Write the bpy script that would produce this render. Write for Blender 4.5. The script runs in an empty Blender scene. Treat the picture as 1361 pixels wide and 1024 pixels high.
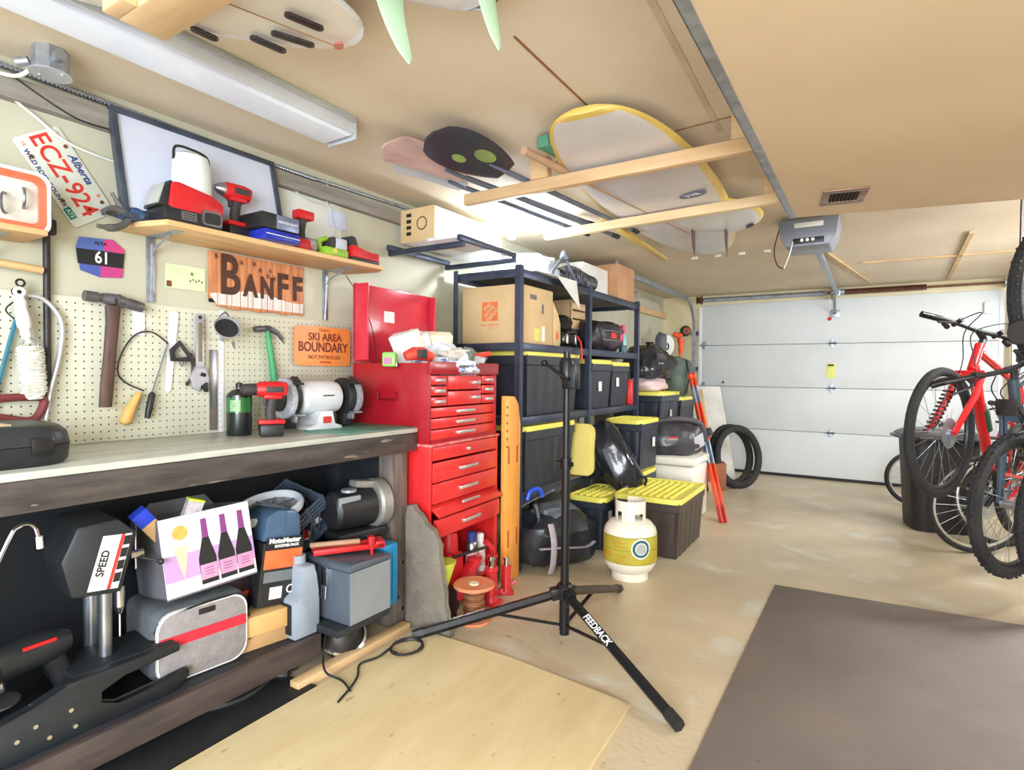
import bpy, bmesh, math, random
from mathutils import Vector as V, Matrix as M, noise as NZ
PI = math.pi
R = math.radians
S = bpy.context.scene
COL = S.collection
random.seed(7)

# ------------------------------------------------------------------ camera, world, lights, exposure
cam_data = bpy.data.cameras.new('camera')
cam = bpy.data.objects.new('camera', cam_data)
COL.objects.link(cam)
cam_data.sensor_fit = 'HORIZONTAL'
cam_data.sensor_width = 36.0
cam_data.lens = 760.0 / 1361.0 * 36.0
cam_data.clip_start = 0.02
_yaw, _pitch, _roll = R(32.3), R(-1.2), R(0.5)
_f = V((-math.sin(_yaw) * math.cos(_pitch), math.cos(_yaw) * math.cos(_pitch), math.sin(_pitch)))
_r0 = V((math.cos(_yaw), math.sin(_yaw), 0))
_u0 = _r0.cross(_f)
_r = _r0 * math.cos(_roll) + _u0 * math.sin(_roll)
_u = _r.cross(_f)
cam.matrix_world = M(((_r.x, _u.x, -_f.x, 0), (_r.y, _u.y, -_f.y, 0), (_r.z, _u.z, -_f.z, 1.2), (0, 0, 0, 1)))
S.camera = cam

world = bpy.data.worlds.new('world')
S.world = world
world.use_nodes = True
world.node_tree.nodes['Background'].inputs[0].default_value = (0.80, 0.91, 1.0, 1)
world.node_tree.nodes['Background'].inputs[1].default_value = 2.45

def area(name, loc, target, size, power, color, sy=None):
    l = bpy.data.lights.new(name, 'AREA')
    l.energy = power; l.color = color; l.size = size
    if sy: l.shape = 'RECTANGLE'; l.size_y = sy
    o = bpy.data.objects.new(name, l); COL.objects.link(o)
    o.location = loc
    o.rotation_euler = (V(target) - V(loc)).to_track_quat('-Z', 'Y').to_euler()
    return o
area('fill_behind_camera', (0.9, -2.2, 1.5), (-1.0, 3.0, 0.9), 2.2, 165, (0.90, 0.95, 1.0), 1.7)  # unseen fill lamp added behind the camera, no real doorway
area('fill_lamp_right', (1.25, 3.9, 2.1), (0.2, 4.4, 0.0), 0.6, 45, (0.97, 0.98, 1.0))  # added fill lamp out of view, brightens the back of the room
area('fill_lamp_far_side', (1.95, 5.4, 1.7), (-1.5, 6.2, 1.1), 1.2, 46, (0.92, 0.96, 1.0), 0.8)  # added fill lamp beyond the right edge, there is no window
bl = bpy.data.lights.new('bulb_light', 'POINT'); bl.energy = 17; bl.color = (0.80, 0.90, 1.0); bl.shadow_soft_size = 0.04
blo = bpy.data.objects.new('bulb_light', bl); COL.objects.link(blo); blo.location = (-1.965, 3.09, 1.99)
S.view_settings.view_transform = 'Standard'
S.view_settings.look = 'None'
S.view_settings.gamma = 1.0
S.view_settings.use_curve_mapping = False
S.view_settings.exposure = 0.72

# ------------------------------------------------------------------ helpers
def T(x=0, y=0, z=0): return M.Translation((x, y, z))
def RX(a): return M.Rotation(R(a), 4, 'X')
def RY(a): return M.Rotation(R(a), 4, 'Y')
def RZ(a): return M.Rotation(R(a), 4, 'Z')
def SC(x, y, z): return M.Diagonal((x, y, z, 1))
def lin(c):
    out = []
    for v in c[:3]:
        v = v / 255.0
        out.append(v / 12.92 if v <= 0.04045 else ((v + 0.055) / 1.055) ** 2.4)
    return tuple(out) + (1.0,)

MATS = {}
def mat(name, c, c2=None, scale=6, stretch=(1, 1, 1), rough=0.5, metal=0.0, bump=0.0, bscale=None, emit=0, trans=0, lo=0.35, hi=0.65, detail=4, coat=0, alpha=1.0):
    if name in MATS: return MATS[name]
    m = bpy.data.materials.new(name); m.use_nodes = True
    nt = m.node_tree; N = nt.nodes; L = nt.links
    b = N['Principled BSDF']
    b.inputs['Roughness'].default_value = rough
    b.inputs['Metallic'].default_value = metal
    b.inputs['Transmission Weight'].default_value = trans
    b.inputs['Coat Weight'].default_value = coat
    b.inputs['Alpha'].default_value = alpha
    if c2 is None: c2 = tuple(v * 0.9 for v in c[:3])
    tc = N.new('ShaderNodeTexCoord'); mp = N.new('ShaderNodeMapping')
    mp.inputs['Scale'].default_value = stretch
    no = N.new('ShaderNodeTexNoise'); no.inputs['Scale'].default_value = scale; no.inputs['Detail'].default_value = detail
    no.inputs['Roughness'].default_value = 0.6
    cr = N.new('ShaderNodeValToRGB')
    cr.color_ramp.elements[0].position = lo; cr.color_ramp.elements[1].position = hi
    cr.color_ramp.elements[0].color = lin(c); cr.color_ramp.elements[1].color = lin(c2)
    L.new(tc.outputs['Object'], mp.inputs[0]); L.new(mp.outputs[0], no.inputs['Vector']); L.new(no.outputs[0], cr.inputs[0])
    L.new(cr.outputs[0], b.inputs['Base Color'])
    if emit:
        L.new(cr.outputs[0], b.inputs['Emission Color']); b.inputs['Emission Strength'].default_value = emit
    if bump:
        n2 = N.new('ShaderNodeTexNoise'); n2.inputs['Scale'].default_value = bscale or scale * 3; n2.inputs['Detail'].default_value = 3
        bp = N.new('ShaderNodeBump'); bp.inputs['Strength'].default_value = bump; bp.inputs['Distance'].default_value = 0.02
        L.new(mp.outputs[0], n2.inputs['Vector']); L.new(n2.outputs[0], bp.inputs['Height']); L.new(bp.outputs[0], b.inputs['Normal'])
    MATS[name] = m
    return m

class G:
    """collects shapes into one mesh"""
    def __init__(s, m=None): s.b = bmesh.new(); s.m = m or M.Identity(4); s.mi = 0
    def raw(s, vs, fs, m=None, mi=None, bev=0, seg=2):
        mm = s.m @ m if m is not None else s.m
        bv = [s.b.verts.new(mm @ V(v)) for v in vs]
        nf = []
        for f in fs:
            try: fc = s.b.faces.new([bv[i] for i in f])
            except ValueError: continue
            fc.material_index = s.mi if mi is None else mi
            nf.append(fc)
        if bev:
            es = list({e for f in nf for e in f.edges})
            bmesh.ops.bevel(s.b, geom=es, offset=bev, segments=seg, affect='EDGES', profile=0.5, clamp_overlap=True, material=-1)
        return s
    def box(s, x0, x1, y0, y1, z0, z1, bev=0, m=None, mi=None, seg=2):
        vs = [(x0, y0, z0), (x1, y0, z0), (x1, y1, z0), (x0, y1, z0), (x0, y0, z1), (x1, y0, z1), (x1, y1, z1), (x0, y1, z1)]
        return s.raw(vs, [(0, 3, 2, 1), (4, 5, 6, 7), (0, 1, 5, 4), (1, 2, 6, 5), (2, 3, 7, 6), (3, 0, 4, 7)], m, mi, bev, seg)
    def cb(s, c, d, m=None, bev=0, mi=None):
        """box by centre and size with an optional local rotation about its centre"""
        mm = T(*c) @ (m or M.Identity(4))
        return s.box(-d[0] / 2, d[0] / 2, -d[1] / 2, d[1] / 2, -d[2] / 2, d[2] / 2, bev, mm, mi)
    def bar(s, p0, p1, w, h, bev=0, mi=None, up=(0, 0, 1)):
        p0, p1 = V(p0), V(p1); d = (p1 - p0); L = d.length; d.normalize(); u = V(up)
        if abs(d.dot(u)) > 0.99: u = V((0, 1, 0))
        x = d; y = u.cross(x).normalized(); z = x.cross(y)
        mm = M(((x.x, y.x, z.x, p0.x), (x.y, y.y, z.y, p0.y), (x.z, y.z, z.z, p0.z), (0, 0, 0, 1)))
        return s.box(0, L, -w / 2, w / 2, -h / 2, h / 2, bev, mm, mi)
    def rings(s, rs, closed=False, cap=True, m=None, mi=None):
        n = len(rs[0]); vs = [p for r in rs for p in r]; fs = []
        k = len(rs)
        for i in range(k if closed else k - 1):
            a = i * n; b2 = ((i + 1) % k) * n
            for j in range(n):
                j2 = (j + 1) % n
                fs.append((a + j, a + j2, b2 + j2, b2 + j))
        if cap and not closed:
            fs.append(tuple(range(n))[::-1]); fs.append(tuple((k - 1) * n + j for j in range(n)))
        return s.raw(vs, fs, m, mi)
    def tube(s, pts, r, n=8, closed=False, mi=None, m=None, flat=1.0, smooth=0):
        pts = [V(p) for p in pts]
        if smooth: pts = crv(pts, smooth, closed)
        k = len(pts); rs = []
        rad = r if isinstance(r, (list, tuple)) else [r] * k
        if len(rad) != k:
            rad = [rad[min(len(rad) - 1, int(i * (len(rad) - 1) / max(1, k - 1) + 0.5))] for i in range(k)]
        prev = None
        for i in range(k):
            if closed: d = pts[(i + 1) % k] - pts[i - 1]
            else: d = pts[min(i + 1, k - 1)] - pts[max(i - 1, 0)]
            if d.length < 1e-9: d = V((0, 0, 1))
            d.normalize()
            if prev is None:
                a = V((0, 0, 1)) if abs(d.z) < 0.9 else V((0, 1, 0))
                u = d.cross(a).normalized()
            else:
                u = (prev - d * prev.dot(d)).normalized()
            w = d.cross(u); prev = u
            rs.append([pts[i] + (u * math.cos(2 * PI * j / n) + w * math.sin(2 * PI * j / n) * flat) * rad[i] for j in range(n)])
        return s.rings(rs, closed, True, m, mi)
    def cyl(s, p0, p1, r0, r1=None, n=16, mi=None, m=None):
        return s.tube([p0, p1], [r0, r0 if r1 is None else r1], n, mi=mi, m=m)
    def lathe(s, prof, n=24, m=None, mi=None, sx=1, sy=1):
        rs = [[(max(r, 1e-4) * math.cos(2 * PI * j / n) * sx, max(r, 1e-4) * math.sin(2 * PI * j / n) * sy, z) for j in range(n)] for r, z in prof]
        return s.rings(rs, False, True, m, mi)
    def prism(s, pts, z0, z1, m=None, mi=None, bev=0):
        n = len(pts)
        vs = [(x, y, z0) for x, y in pts] + [(x, y, z1) for x, y in pts]
        fs = [tuple(range(n))[::-1], tuple(range(n, 2 * n))] + [(j, (j + 1) % n, n + (j + 1) % n, n + j) for j in range(n)]
        return s.raw(vs, fs, m, mi, bev)
    def wp(s, pts, y0, y1, m=None, mi=None, bev=0):
        """outline in local x,z extruded along local y (y0 is the front)"""
        n = len(pts)
        vs = [(x, y0, z) for x, z in pts] + [(x, y1, z) for x, z in pts]
        fs = [tuple(range(n)), tuple(range(n, 2 * n))[::-1]] + [((j + 1) % n, j, n + j, n + (j + 1) % n) for j in range(n)]
        return s.raw(vs, fs, m, mi, bev)
    def sph(s, c, r, n=16, mi=None, m=None):
        if not isinstance(r, (tuple, list)): r = (r, r, r)
        prof = [(math.sin(PI * i / (n // 2)), -math.cos(PI * i / (n // 2))) for i in range(n // 2 + 1)]
        mm = T(*c) @ (m or M.Identity(4)) @ SC(*r)
        return s.lathe(prof, n, mm, mi)
    def torus(s, c, Rr, r, n=32, k=8, m=None, mi=None, flat=1.0):
        mm = T(*c) @ (m or M.Identity(4))
        rs = []
        for i in range(n):
            a = 2 * PI * i / n
            rs.append([((Rr + r * math.cos(2 * PI * j / k)) * math.cos(a), (Rr + r * math.cos(2 * PI * j / k)) * math.sin(a), r * flat * math.sin(2 * PI * j / k)) for j in range(k)])
        return s.rings(rs, True, False, mm, mi)
    def lump(s, c, d, p=3.0, amp=0.08, freq=2.0, seed=0, n=28, m=None, mi=None, sag=0.0):
        """soft stuffed shape: superellipsoid of size d with wrinkles"""
        mm = T(*c) @ (m or M.Identity(4))
        rows = n // 2; rs = []
        def sp(v, e): return math.copysign(abs(v) ** e, v)
        e = 2.0 / p
        for i in range(rows + 1):
            ph = -PI / 2 + PI * i / rows; row = []
            for j in range(n):
                th = 2 * PI * j / n
                q = V((sp(math.cos(ph), e) * sp(math.cos(th), e), sp(math.cos(ph), e) * sp(math.sin(th), e), sp(math.sin(ph), e)))
                k = 1 + amp * NZ.noise(q * freq + V((seed * 3.1, seed * 1.7, seed))) + amp * 0.6 * abs(NZ.noise(q * freq * 2.7 + V((seed, 0, seed * 2))))
                q = q * k
                if sag: q.z -= sag * (q.x * q.x)
                row.append((q.x * d[0] / 2, q.y * d[1] / 2, q.z * d[2] / 2))
            rs.append(row)
        return s.rings(rs, False, True, mm, mi)
    def text(s, t, size, m, mi=None, off=0, ext=0.0006, sx=1.0, ax='CENTER', shear=0, sp=1.0):
        cu = bpy.data.curves.new('t', 'FONT'); cu.body = t; cu.size = size; cu.extrude = ext; cu.offset = off
        cu.align_x = ax; cu.align_y = 'CENTER'; cu.shear = shear; cu.space_character = sp; cu.resolution_u = 4
        o = bpy.data.objects.new('t', cu); me = bpy.data.meshes.new_from_object(o)
        vs = [v.co.copy() for v in me.vertices]; fs = [tuple(p.vertices) for p in me.polygons]
        bpy.data.objects.remove(o); bpy.data.curves.remove(cu); bpy.data.meshes.remove(me)
        return s.raw(vs, fs, m @ SC(sx, 1, 1), mi)
    def wt(s, t, size, x, y, z, mi=None, rot=0, **k):
        """text on a face that looks towards local -y"""
        return s.text(t, size, T(x, y, z) @ RX(90) @ RZ(rot), mi, **k)

def crv(pts, k=6, closed=False):
    pts = [V(p) for p in pts]; n = len(pts); out = []
    def g(i):
        if closed: return pts[i % n]
        if i < 0: return pts[0] * 2 - pts[1]
        if i >= n: return pts[-1] * 2 - pts[-2]
        return pts[i]
    for i in range(n if closed else n - 1):
        a, b, c, d = g(i - 1), g(i), g(i + 1), g(i + 2)
        for j in range(k):
            t = j / k
            out.append(0.5 * ((2 * b) + (c - a) * t + (2 * a - 5 * b + 4 * c - d) * t * t + (3 * b - a - 3 * c + d) * t ** 3))
    if not closed: out.append(pts[-1])
    return out

def obj(name, g, mats, parent=None, label=None, world=False, ang=35):
    if not isinstance(mats, (list, tuple)): mats = [mats]
    if world and parent is not None:
        inv = (M.Translation(parent.location) @ parent.rotation_euler.to_matrix().to_4x4()).inverted()
        g.b.transform(inv)
    bmesh.ops.recalc_face_normals(g.b, faces=g.b.faces)
    me = bpy.data.meshes.new(name); g.b.to_mesh(me); g.b.free()
    for mm in mats: me.materials.append(mm)
    for p in me.polygons: p.use_smooth = True
    me.set_sharp_from_angle(angle=R(ang))
    o = bpy.data.objects.new(name, me); COL.objects.link(o)
    if parent is not None: o.parent = parent
    if label: o['label'] = label
    return o
def thing(name, label, cat, loc=(0, 0, 0), rz=0, group=None, rot=None):
    o = bpy.data.objects.new(name, None); COL.objects.link(o)
    o.empty_display_size = 0.05
    o.location = loc; o.rotation_euler = rot if rot else (0, 0, R(rz))
    o['label'] = label; o['category'] = cat
    if group: o['group'] = group
    return o
def one(name, g, mats, label, cat, loc=None, rz=0, group=None, ang=35, rot=None):
    """a thing of a single mesh; without loc the shape is in room coordinates and its origin goes to its base"""
    if loc is None:
        xs = [v.co for v in g.b.verts]
        loc = ((min(v.x for v in xs) + max(v.x for v in xs)) / 2, (min(v.y for v in xs) + max(v.y for v in xs)) / 2, min(v.z for v in xs))
        g.b.transform(M.Translation(V(loc)).inverted())
    o = obj(name, g, mats, None, None, False, ang)
    o.location = loc; o.rotation_euler = rot if rot else (0, 0, R(rz))
    o['label'] = label; o['category'] = cat
    if group: o['group'] = group
    return o
def struct(name, g, mats, parent=None, ang=35):
    o = obj(name, g, mats, parent, None, False, ang)
    if parent is None: o['kind'] = 'structure'
    return o
def dup(root, loc, rz=None, label=None, rot=None):
    r = root.copy(); COL.objects.link(r); r.location = loc
    if rz is not None: r.rotation_euler = (0, 0, R(rz))
    if rot is not None: r.rotation_euler = rot
    if label: r['label'] = label
    for ch in list(root.children):
        c = ch.copy(); COL.objects.link(c); c.parent = r
        for h in list(ch.children):
            d = h.copy(); COL.objects.link(d); d.parent = c
    return r
# ------------------------------------------------------------------ common materials
m_black = mat('black_plastic', (26, 27, 30), (38, 39, 42), rough=0.45)
m_black_gloss = mat('black_gloss', (18, 19, 22), (30, 31, 35), rough=0.22)
m_rubber = mat('tire_rubber', (30, 30, 32), (44, 43, 44), rough=0.8, bump=0.3, bscale=60)
m_metal = mat('bare_steel', (165, 168, 174), (135, 138, 145), rough=0.32, metal=0.9)
m_chrome = mat('chrome', (225, 228, 235), (205, 208, 215), rough=0.12, metal=1.0)
m_alu = mat('galvanised_steel', (180, 186, 196), (150, 156, 168), scale=20, rough=0.4, metal=0.75)
m_dark_metal = mat('dark_steel', (70, 66, 64), (48, 45, 45), scale=12, rough=0.5, metal=0.6)
m_white = mat('white_paint', (232, 233, 236), (222, 223, 228), rough=0.45)
m_white_plastic = mat('white_plastic', (228, 228, 226), (214, 214, 212), rough=0.4)
m_red = mat('red_enamel', (208, 34, 36), (196, 28, 32), rough=0.35, coat=0.2)
m_red_plastic = mat('red_plastic', (205, 30, 34), (185, 26, 32), rough=0.45)
m_pine = mat('pine_wood', (220, 188, 144), (202, 164, 118), scale=2.5, stretch=(1, 9, 9), rough=0.6)
m_pine_y = mat('pine_wood_lengthwise', (218, 186, 144), (200, 164, 120), scale=2.5, stretch=(1, 6, 6), rough=0.6)
m_card = mat('cardboard', (196, 158, 110), (182, 144, 98), scale=4, rough=0.8)
m_print_black = mat('printed_black', (25, 25, 27), rough=0.6)
m_print_white = mat('printed_white', (238, 238, 238), rough=0.6)
m_print_red = mat('printed_red', (214, 54, 44), rough=0.6)
m_print_blue = mat('printed_blue', (44, 58, 130), rough=0.6)
m_print_orange = mat('printed_orange', (226, 110, 60), rough=0.7)
m_paper = mat('paper', (240, 240, 236), (228, 228, 224), rough=0.8)

# ------------------------------------------------------------------ room shell
WX = -2.37     # left wall
RXW = 2.05     # right wall
DY = 7.49      # garage door wall
CZ = 2.20      # ceiling
YB = -1.6      # the room runs on behind the camera
m_floor = mat('concrete_floor', (206, 190, 160), (180, 166, 140), scale=1.6, rough=0.38, bump=0.12, bscale=40, lo=0.3, hi=0.72, detail=8)
def stains(m, specs):
    nt = m.node_tree; N = nt.nodes; L = nt.links; b = N['Principled BSDF']
    src = b.inputs['Base Color'].links[0].from_socket
    for scale, c, lo, hi in specs:
        no = N.new('ShaderNodeTexNoise'); no.inputs['Scale'].default_value = scale; no.inputs['Detail'].default_value = 6
        no.inputs['Distortion'].default_value = 0.4
        L.new([n for n in N if n.type == 'MAPPING'][0].outputs[0], no.inputs['Vector'])
        cr = N.new('ShaderNodeValToRGB'); cr.color_ramp.elements[0].position = lo; cr.color_ramp.elements[1].position = hi
        mx = N.new('ShaderNodeMix'); mx.data_type = 'RGBA'
        L.new(no.outputs[0], cr.inputs[0]); L.new(cr.outputs[0], mx.inputs['Factor']); L.new(src, mx.inputs['A'])
        mx.inputs['B'].default_value = lin(c)
        src = mx.outputs['Result']
    L.new(src, b.inputs['Base Color'])
stains(m_floor, [(3.1, (206, 204, 190), 0.56, 0.72), (9.0, (128, 92, 66), 0.68, 0.80), (26.0, (112, 84, 62), 0.72, 0.80)])
g = G(); g.box(WX - 0.1, RXW + 0.1, YB, DY + 0.6, -0.1, 0); struct('floor', g, m_floor)
m_wall = mat('painted_wall', (196, 194, 174), (186, 184, 164), scale=2.5, rough=0.7)
g = G(); g.box(WX - 0.1, WX, YB, DY + 0.1, 0, CZ); struct('wall_left', g, m_wall)
m_wall_warm = mat('warm_plywood_wall', (220, 210, 176), (210, 198, 162), scale=2.0, rough=0.7)
g = G()
g.box(WX, -1.86, DY, DY + 0.1, 0, CZ); g.box(1.06, RXW, DY, DY + 0.1, 0, CZ); g.box(-1.86, 1.06, DY, DY + 0.1, 2.06, CZ)
struct('wall_far', g, m_wall_warm)
g = G(); g.box(RXW, RXW + 0.1, YB, DY + 0.1, 0, CZ); struct('wall_right', g, m_wall_warm)
m_ceil = mat('plywood_ceiling', (222, 207, 184), (210, 193, 168), scale=1.5, rough=0.75, detail=6)
g = G(); g.box(WX - 0.1, RXW + 0.1, YB, DY + 0.1, CZ, CZ + 0.08); struct('ceiling', g, m_ceil)
# sheet joints on the ceiling, as thin battens of dark gap
m_gap = mat('joint_gap', (150, 100, 60), rough=0.9)
g = G(); g.bar((-0.92, 1.45, CZ - 0.001), (-0.92, 2.30, CZ - 0.001), 0.007, 0.004); struct('trim_1', g, m_gap)
m_gap2 = mat('joint_tape', (212, 192, 164), rough=0.9)
g = G(); g.bar((-0.50, 0.8, CZ - 0.001), (-0.55, 2.45, CZ - 0.001), 0.022, 0.003); struct('trim_2', g, m_gap2)
g = G(); g.bar((-1.4, 2.42, CZ - 0.001), (-0.36, 2.32, CZ - 0.001), 0.005, 0.004); struct('trim_3', g, m_gap)
g = G(); g.bar((-0.36, 5.15, CZ - 0.008), (-0.05, 7.2, CZ - 0.008), 0.03, 0.014); struct('trim_4', g, mat('batten_wood', (206, 176, 130), rough=0.8))
g = G(); g.bar((0.55, 5.0, CZ - 0.008), (0.62, 7.3, CZ - 0.008), 0.03, 0.014); g.bar((-0.1, 5.9, CZ - 0.008), (2.0, 5.9, CZ - 0.008), 0.03, 0.014); struct('trim_5', g, MATS['batten_wood'])
# wall plate under the ceiling along the left wall
m_plate = mat('weathered_plate_wood', (150, 146, 140), (128, 120, 112), scale=4, stretch=(9, 1, 9), rough=0.8)
g = G(); g.box(WX, WX + 0.04, 0.0, 2.75, 2.06, 2.13); struct('trim_6', g, m_plate)
g = G(); g.box(WX, WX + 0.045, 5.0, DY, 1.93, 2.0); struct('trim_7', g, m_pine_y)
# dropped bulkhead on the right of the ceiling
m_bulk = mat('bulkhead_board', (216, 192, 160), (206, 182, 148), scale=0.9, rough=0.75, detail=3)
stains(m_bulk, [(11.0, (150, 96, 70), 0.76, 0.80)])
g = G(); g.prism([(-0.365, YB), (RXW, YB), (RXW, 3.62), (-0.365, 3.141)], 1.98, CZ); struct('ceiling_bulkhead', g, m_bulk)
g = G(); g.box(-0.367, -0.337, YB, 3.141, 1.977, 1.98); g.box(-0.3685, -0.3655, YB, 3.141, 1.977, 2.01); struct('trim_8', g, m_alu)
m_scr = mat('screw_heads', (120, 110, 100), rough=0.6)
# ceiling vent in the bulkhead
t = thing('ceiling_vent', 'small louvred metal register set in the bulkhead ceiling', 'vent', (-0.125, 2.875, 1.98), 8)
g = G(); g.box(-0.085, 0.085, -0.115, -0.07, -0.006, 0, 0.002); g.box(-0.085, 0.085, 0.07, 0.115, -0.006, 0, 0.002)
g.box(-0.085, -0.055, -0.07, 0.07, -0.006, 0, 0.002); g.box(0.055, 0.085, -0.07, 0.07, -0.006, 0, 0.002)
obj('frame', g, mat('vent_brown_metal', (150, 118, 100), rough=0.4, metal=0.5), t)
g = G(); g.box(-0.055, 0.055, -0.07, 0.07, -0.002, -0.0005)
obj('backing', g, mat('vent_dark', (30, 20, 20), rough=0.8), t)
for i in range(7):
    g = G(); g.cb((-0.045 + 0.015 * i, 0, -0.004), (0.003, 0.138, 0.009), RY(30)); obj('louver', g, mat('vent_louver', (70, 48, 44), rough=0.5, metal=0.5), t)

# ------------------------------------------------------------------ garage door
m_door = mat('white_door_panel', (208, 213, 214), (200, 205, 206), scale=1.5, rough=0.5)
dr = thing('door_1', 'white four-section overhead garage door with black weather seal', 'garage door', (-0.40, DY, 0))
dr['kind'] = 'structure'
del dr['label']; del dr['category']
for i in range(4):
    g = G()
    g.box(-1.455, 1.455, -0.03, 0.03, 0.035 + i * 0.512, 0.035 + (i + 1) * 0.512 - 0.004, 0.006)
    obj('door_section', g, m_door, dr)
for zz in (0.547, 1.059, 1.571):
    g = G()
    g.wp([(-0.045, 0), (0, 0.055), (0.045, 0), (0, -0.055)], -0.042, -0.03, T(0, 0, zz)); g.cyl((-0.04, -0.048, zz), (0.04, -0.048, zz), 0.008, n=10, mi=1)
    for q in (-0.02, 0.02): g.cyl((q, -0.046, zz + 0.018), (q, -0.036, zz + 0.018), 0.006, n=8, mi=1); g.cyl((q, -0.046, zz - 0.018), (q, -0.036, zz - 0.018), 0.006, n=8, mi=1)
    obj('hinge', g, [m_alu, m_dark_metal], dr)
    g = G(); g.box(-1.45, -1.40, -0.042, -0.03, zz - 0.045, zz + 0.045, 0.004); g.cyl((-1.47, -0.05, zz), (-1.40, -0.05, zz), 0.012, n=10)
    obj('roller_bracket', g, m_alu, dr)
g = G(); g.box(-1.45, 1.45, 0.031, 0.04, 0.0, 2.08); obj('backing', g, m_door, dr)  # added sheet, keeps outside light from showing through the section gaps
g = G(); g.box(-1.46, 1.46, -0.02, 0.03, 0.0, 0.035, 0.004); obj('weather_seal', g, m_rubber, dr)
g = G(); g.box(-0.06, 0.03, -0.034, -0.0302, 1.175, 1.345); obj('sticker', g, mat('yellow_sticker', (226, 226, 130), rough=0.6), dr, label='pale yellow warning sticker')
g = G(); g.box(-0.045, 0.015, -0.0355, -0.0342, 1.31, 1.33); obj('sticker_heading', g, m_print_black, dr)
g = G(); g.cyl((-1.19, -0.045, 1.11), (-1.19, -0.03, 1.11), 0.012, n=8); g.bar((-1.19, -0.045, 1.12), (-1.19, -0.045, 1.09), 0.006, 0.01); obj('lock_knob', g, m_dark_metal, dr)
m_cream = mat('cream_side_board', (232, 230, 222), rough=0.6)
g = G(); g.box(-1.90, -1.855, DY - 0.03, DY, 0, 2.06, 0.003); struct('trim_9', g, m_white)
g = G(); g.box(1.055, 1.10, DY - 0.03, DY, 0, 2.06, 0.003); struct('trim_10', g, m_white)

# track, springs, opener
m_brown_metal = mat('oxidised_shaft', (122, 82, 62), (92, 60, 48), scale=30, rough=0.35, metal=0.7)
def track(label, x, dirx):
    t = thing('door_track', label, 'track', (x, DY - 0.12, 0))
    g = G(); g.box(-0.02, 0.02, -0.035, -0.031, 0.05, 1.75); g.box(-0.02, -0.017, -0.031, 0.02, 0.05, 1.75); g.box(0.017, 0.02, -0.031, 0.02, 0.05, 1.75)
    obj('vertical_rail', g, m_alu, t)
    pts = [V((0, -0.4 * (1 - math.cos(a)), 1.75 + 0.37 * math.sin(a))) for a in [PI / 2 * k / 8 for k in range(9)]]
    g = G(); g.tube(pts, 0.022, 6); obj('curved_rail', g, m_alu, t)
    g = G(); g.box(-0.025, 0.025, -2.75, -0.40, 2.095, 2.145, 0.003); obj('horizontal_rail', g, m_alu, t)
    for zz in (0.55, 1.25, 1.7):
        g = G(); g.box(-0.035, 0.03, 0.0, 0.115, zz, zz + 0.05, 0.002)
        obj('jamb_bracket', g, m_dark_metal, t)
    g = G(); g.bar((0.0, -2.6, 2.12), (0.0, -2.6, CZ), 0.03, 0.004); obj('hanger_strap', g, m_alu, t)
    return t
track('curved steel door track left of the white garage door', -1.93, 1)
track('steel door track right of the garage door behind bicycles', 1.16, -1)
t = thing('torsion_shaft', 'steel torsion shaft with end drums above the garage door', 'door hardware', (-0.40, 7.36, 2.135))
g = G(); g.cyl((-1.50, 0, 0), (1.53, 0, 0), 0.0125, n=12); obj('shaft', g, m_brown_metal, t)
for sx in (-1.47, 1.50):
    g = G(m=T(sx, 0, 0) @ RY(90)); g.lathe([(0.0, -0.03), (0.05, -0.03), (0.05, -0.022), (0.036, -0.02), (0.04, 0.02), (0.055, 0.022), (0.055, 0.03), (0, 0.03)], 20); obj('cable_drum', g, m_brown_metal if sx < 0 else m_alu, t)
for sx, hw, hr in ((-1.42, 1.36, 0.024), (0.11, 0.74, 0.028)):
    g = G(); pts = []
    turns = int(hw / 0.011)
    for k in range(turns * 8 + 1):
        a = 2 * PI * k / 8; pts.append((sx + hw * k / (turns * 8), hr * math.cos(a), hr * math.sin(a)))
    g.tube(pts, 0.0048, 5); obj('spring', g, m_alu if sx < -1 else m_brown_metal, t)
g = G(); g.cyl((-0.02, 0, 0), (0.05, 0, 0), 0.03, n=14); g.box(0.0, 0.02, -0.01, 0.125, -0.07, 0.06); g.cyl((0.06, 0, 0), (0.11, 0, 0), 0.035, n=14)
obj('centre_bracket', g, m_alu, t)
t = thing('garage_door_opener', 'grey ceiling-hung garage door opener with its rail', 'door opener', (-0.36, 4.12, 2.0))
g = G(); pr = [(-0.17, 0.17), (-0.155, 0.06), (-0.12, 0.0), (0.12, 0.0), (0.155, 0.06), (0.17, 0.17)]
g.wp(pr, -0.16, 0.14, bev=0.008); obj('housing', g, mat('opener_grey', (128, 134, 146), rough=0.35), t)
g = G(); g.box(-0.08, 0.09, -0.167, -0.16, 0.015, 0.05, 0.002); obj('terminal_panel', g, m_black, t)
for q in (-0.03, 0.0, 0.03):
    g = G(); g.cyl((q, -0.172, 0.036), (q, -0.166, 0.036), 0.010, n=10); obj('button', g, m_print_white, t)
g = G(); g.box(-0.075, 0.085, -0.168, -0.160, 0.115, 0.145, 0.002); obj('lamp_lens', g, m_white_plastic, t)
g = G(); g.box(-0.02, 0.02, 0.14, 3.20, 0.10, 0.13, 0.003); g.box(-0.03, 0.03, 3.18, 3.24, 0.09, 0.17, 0.003); obj('rail', g, m_alu, t)
for q in (-0.14, 0.14):
    g = G(); g.bar((q, 0.0, 0.16), (q, 0.0, 0.199), 0.03, 0.004); obj('hanger', g, m_alu, t)
g = G(); g.tube([(-0.165, -0.12, 0.13), (-0.19, -0.14, 0.0), (-0.17, -0.15, -0.1), (-0.13, -0.16, -0.13)], 0.004, 6, smooth=6); g.tube([(-0.08, -0.17, 0.03), (-0.1, -0.18, -0.06), (-0.13, -0.16, -0.13)], 0.003, 6, smooth=6, mi=1)
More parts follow.
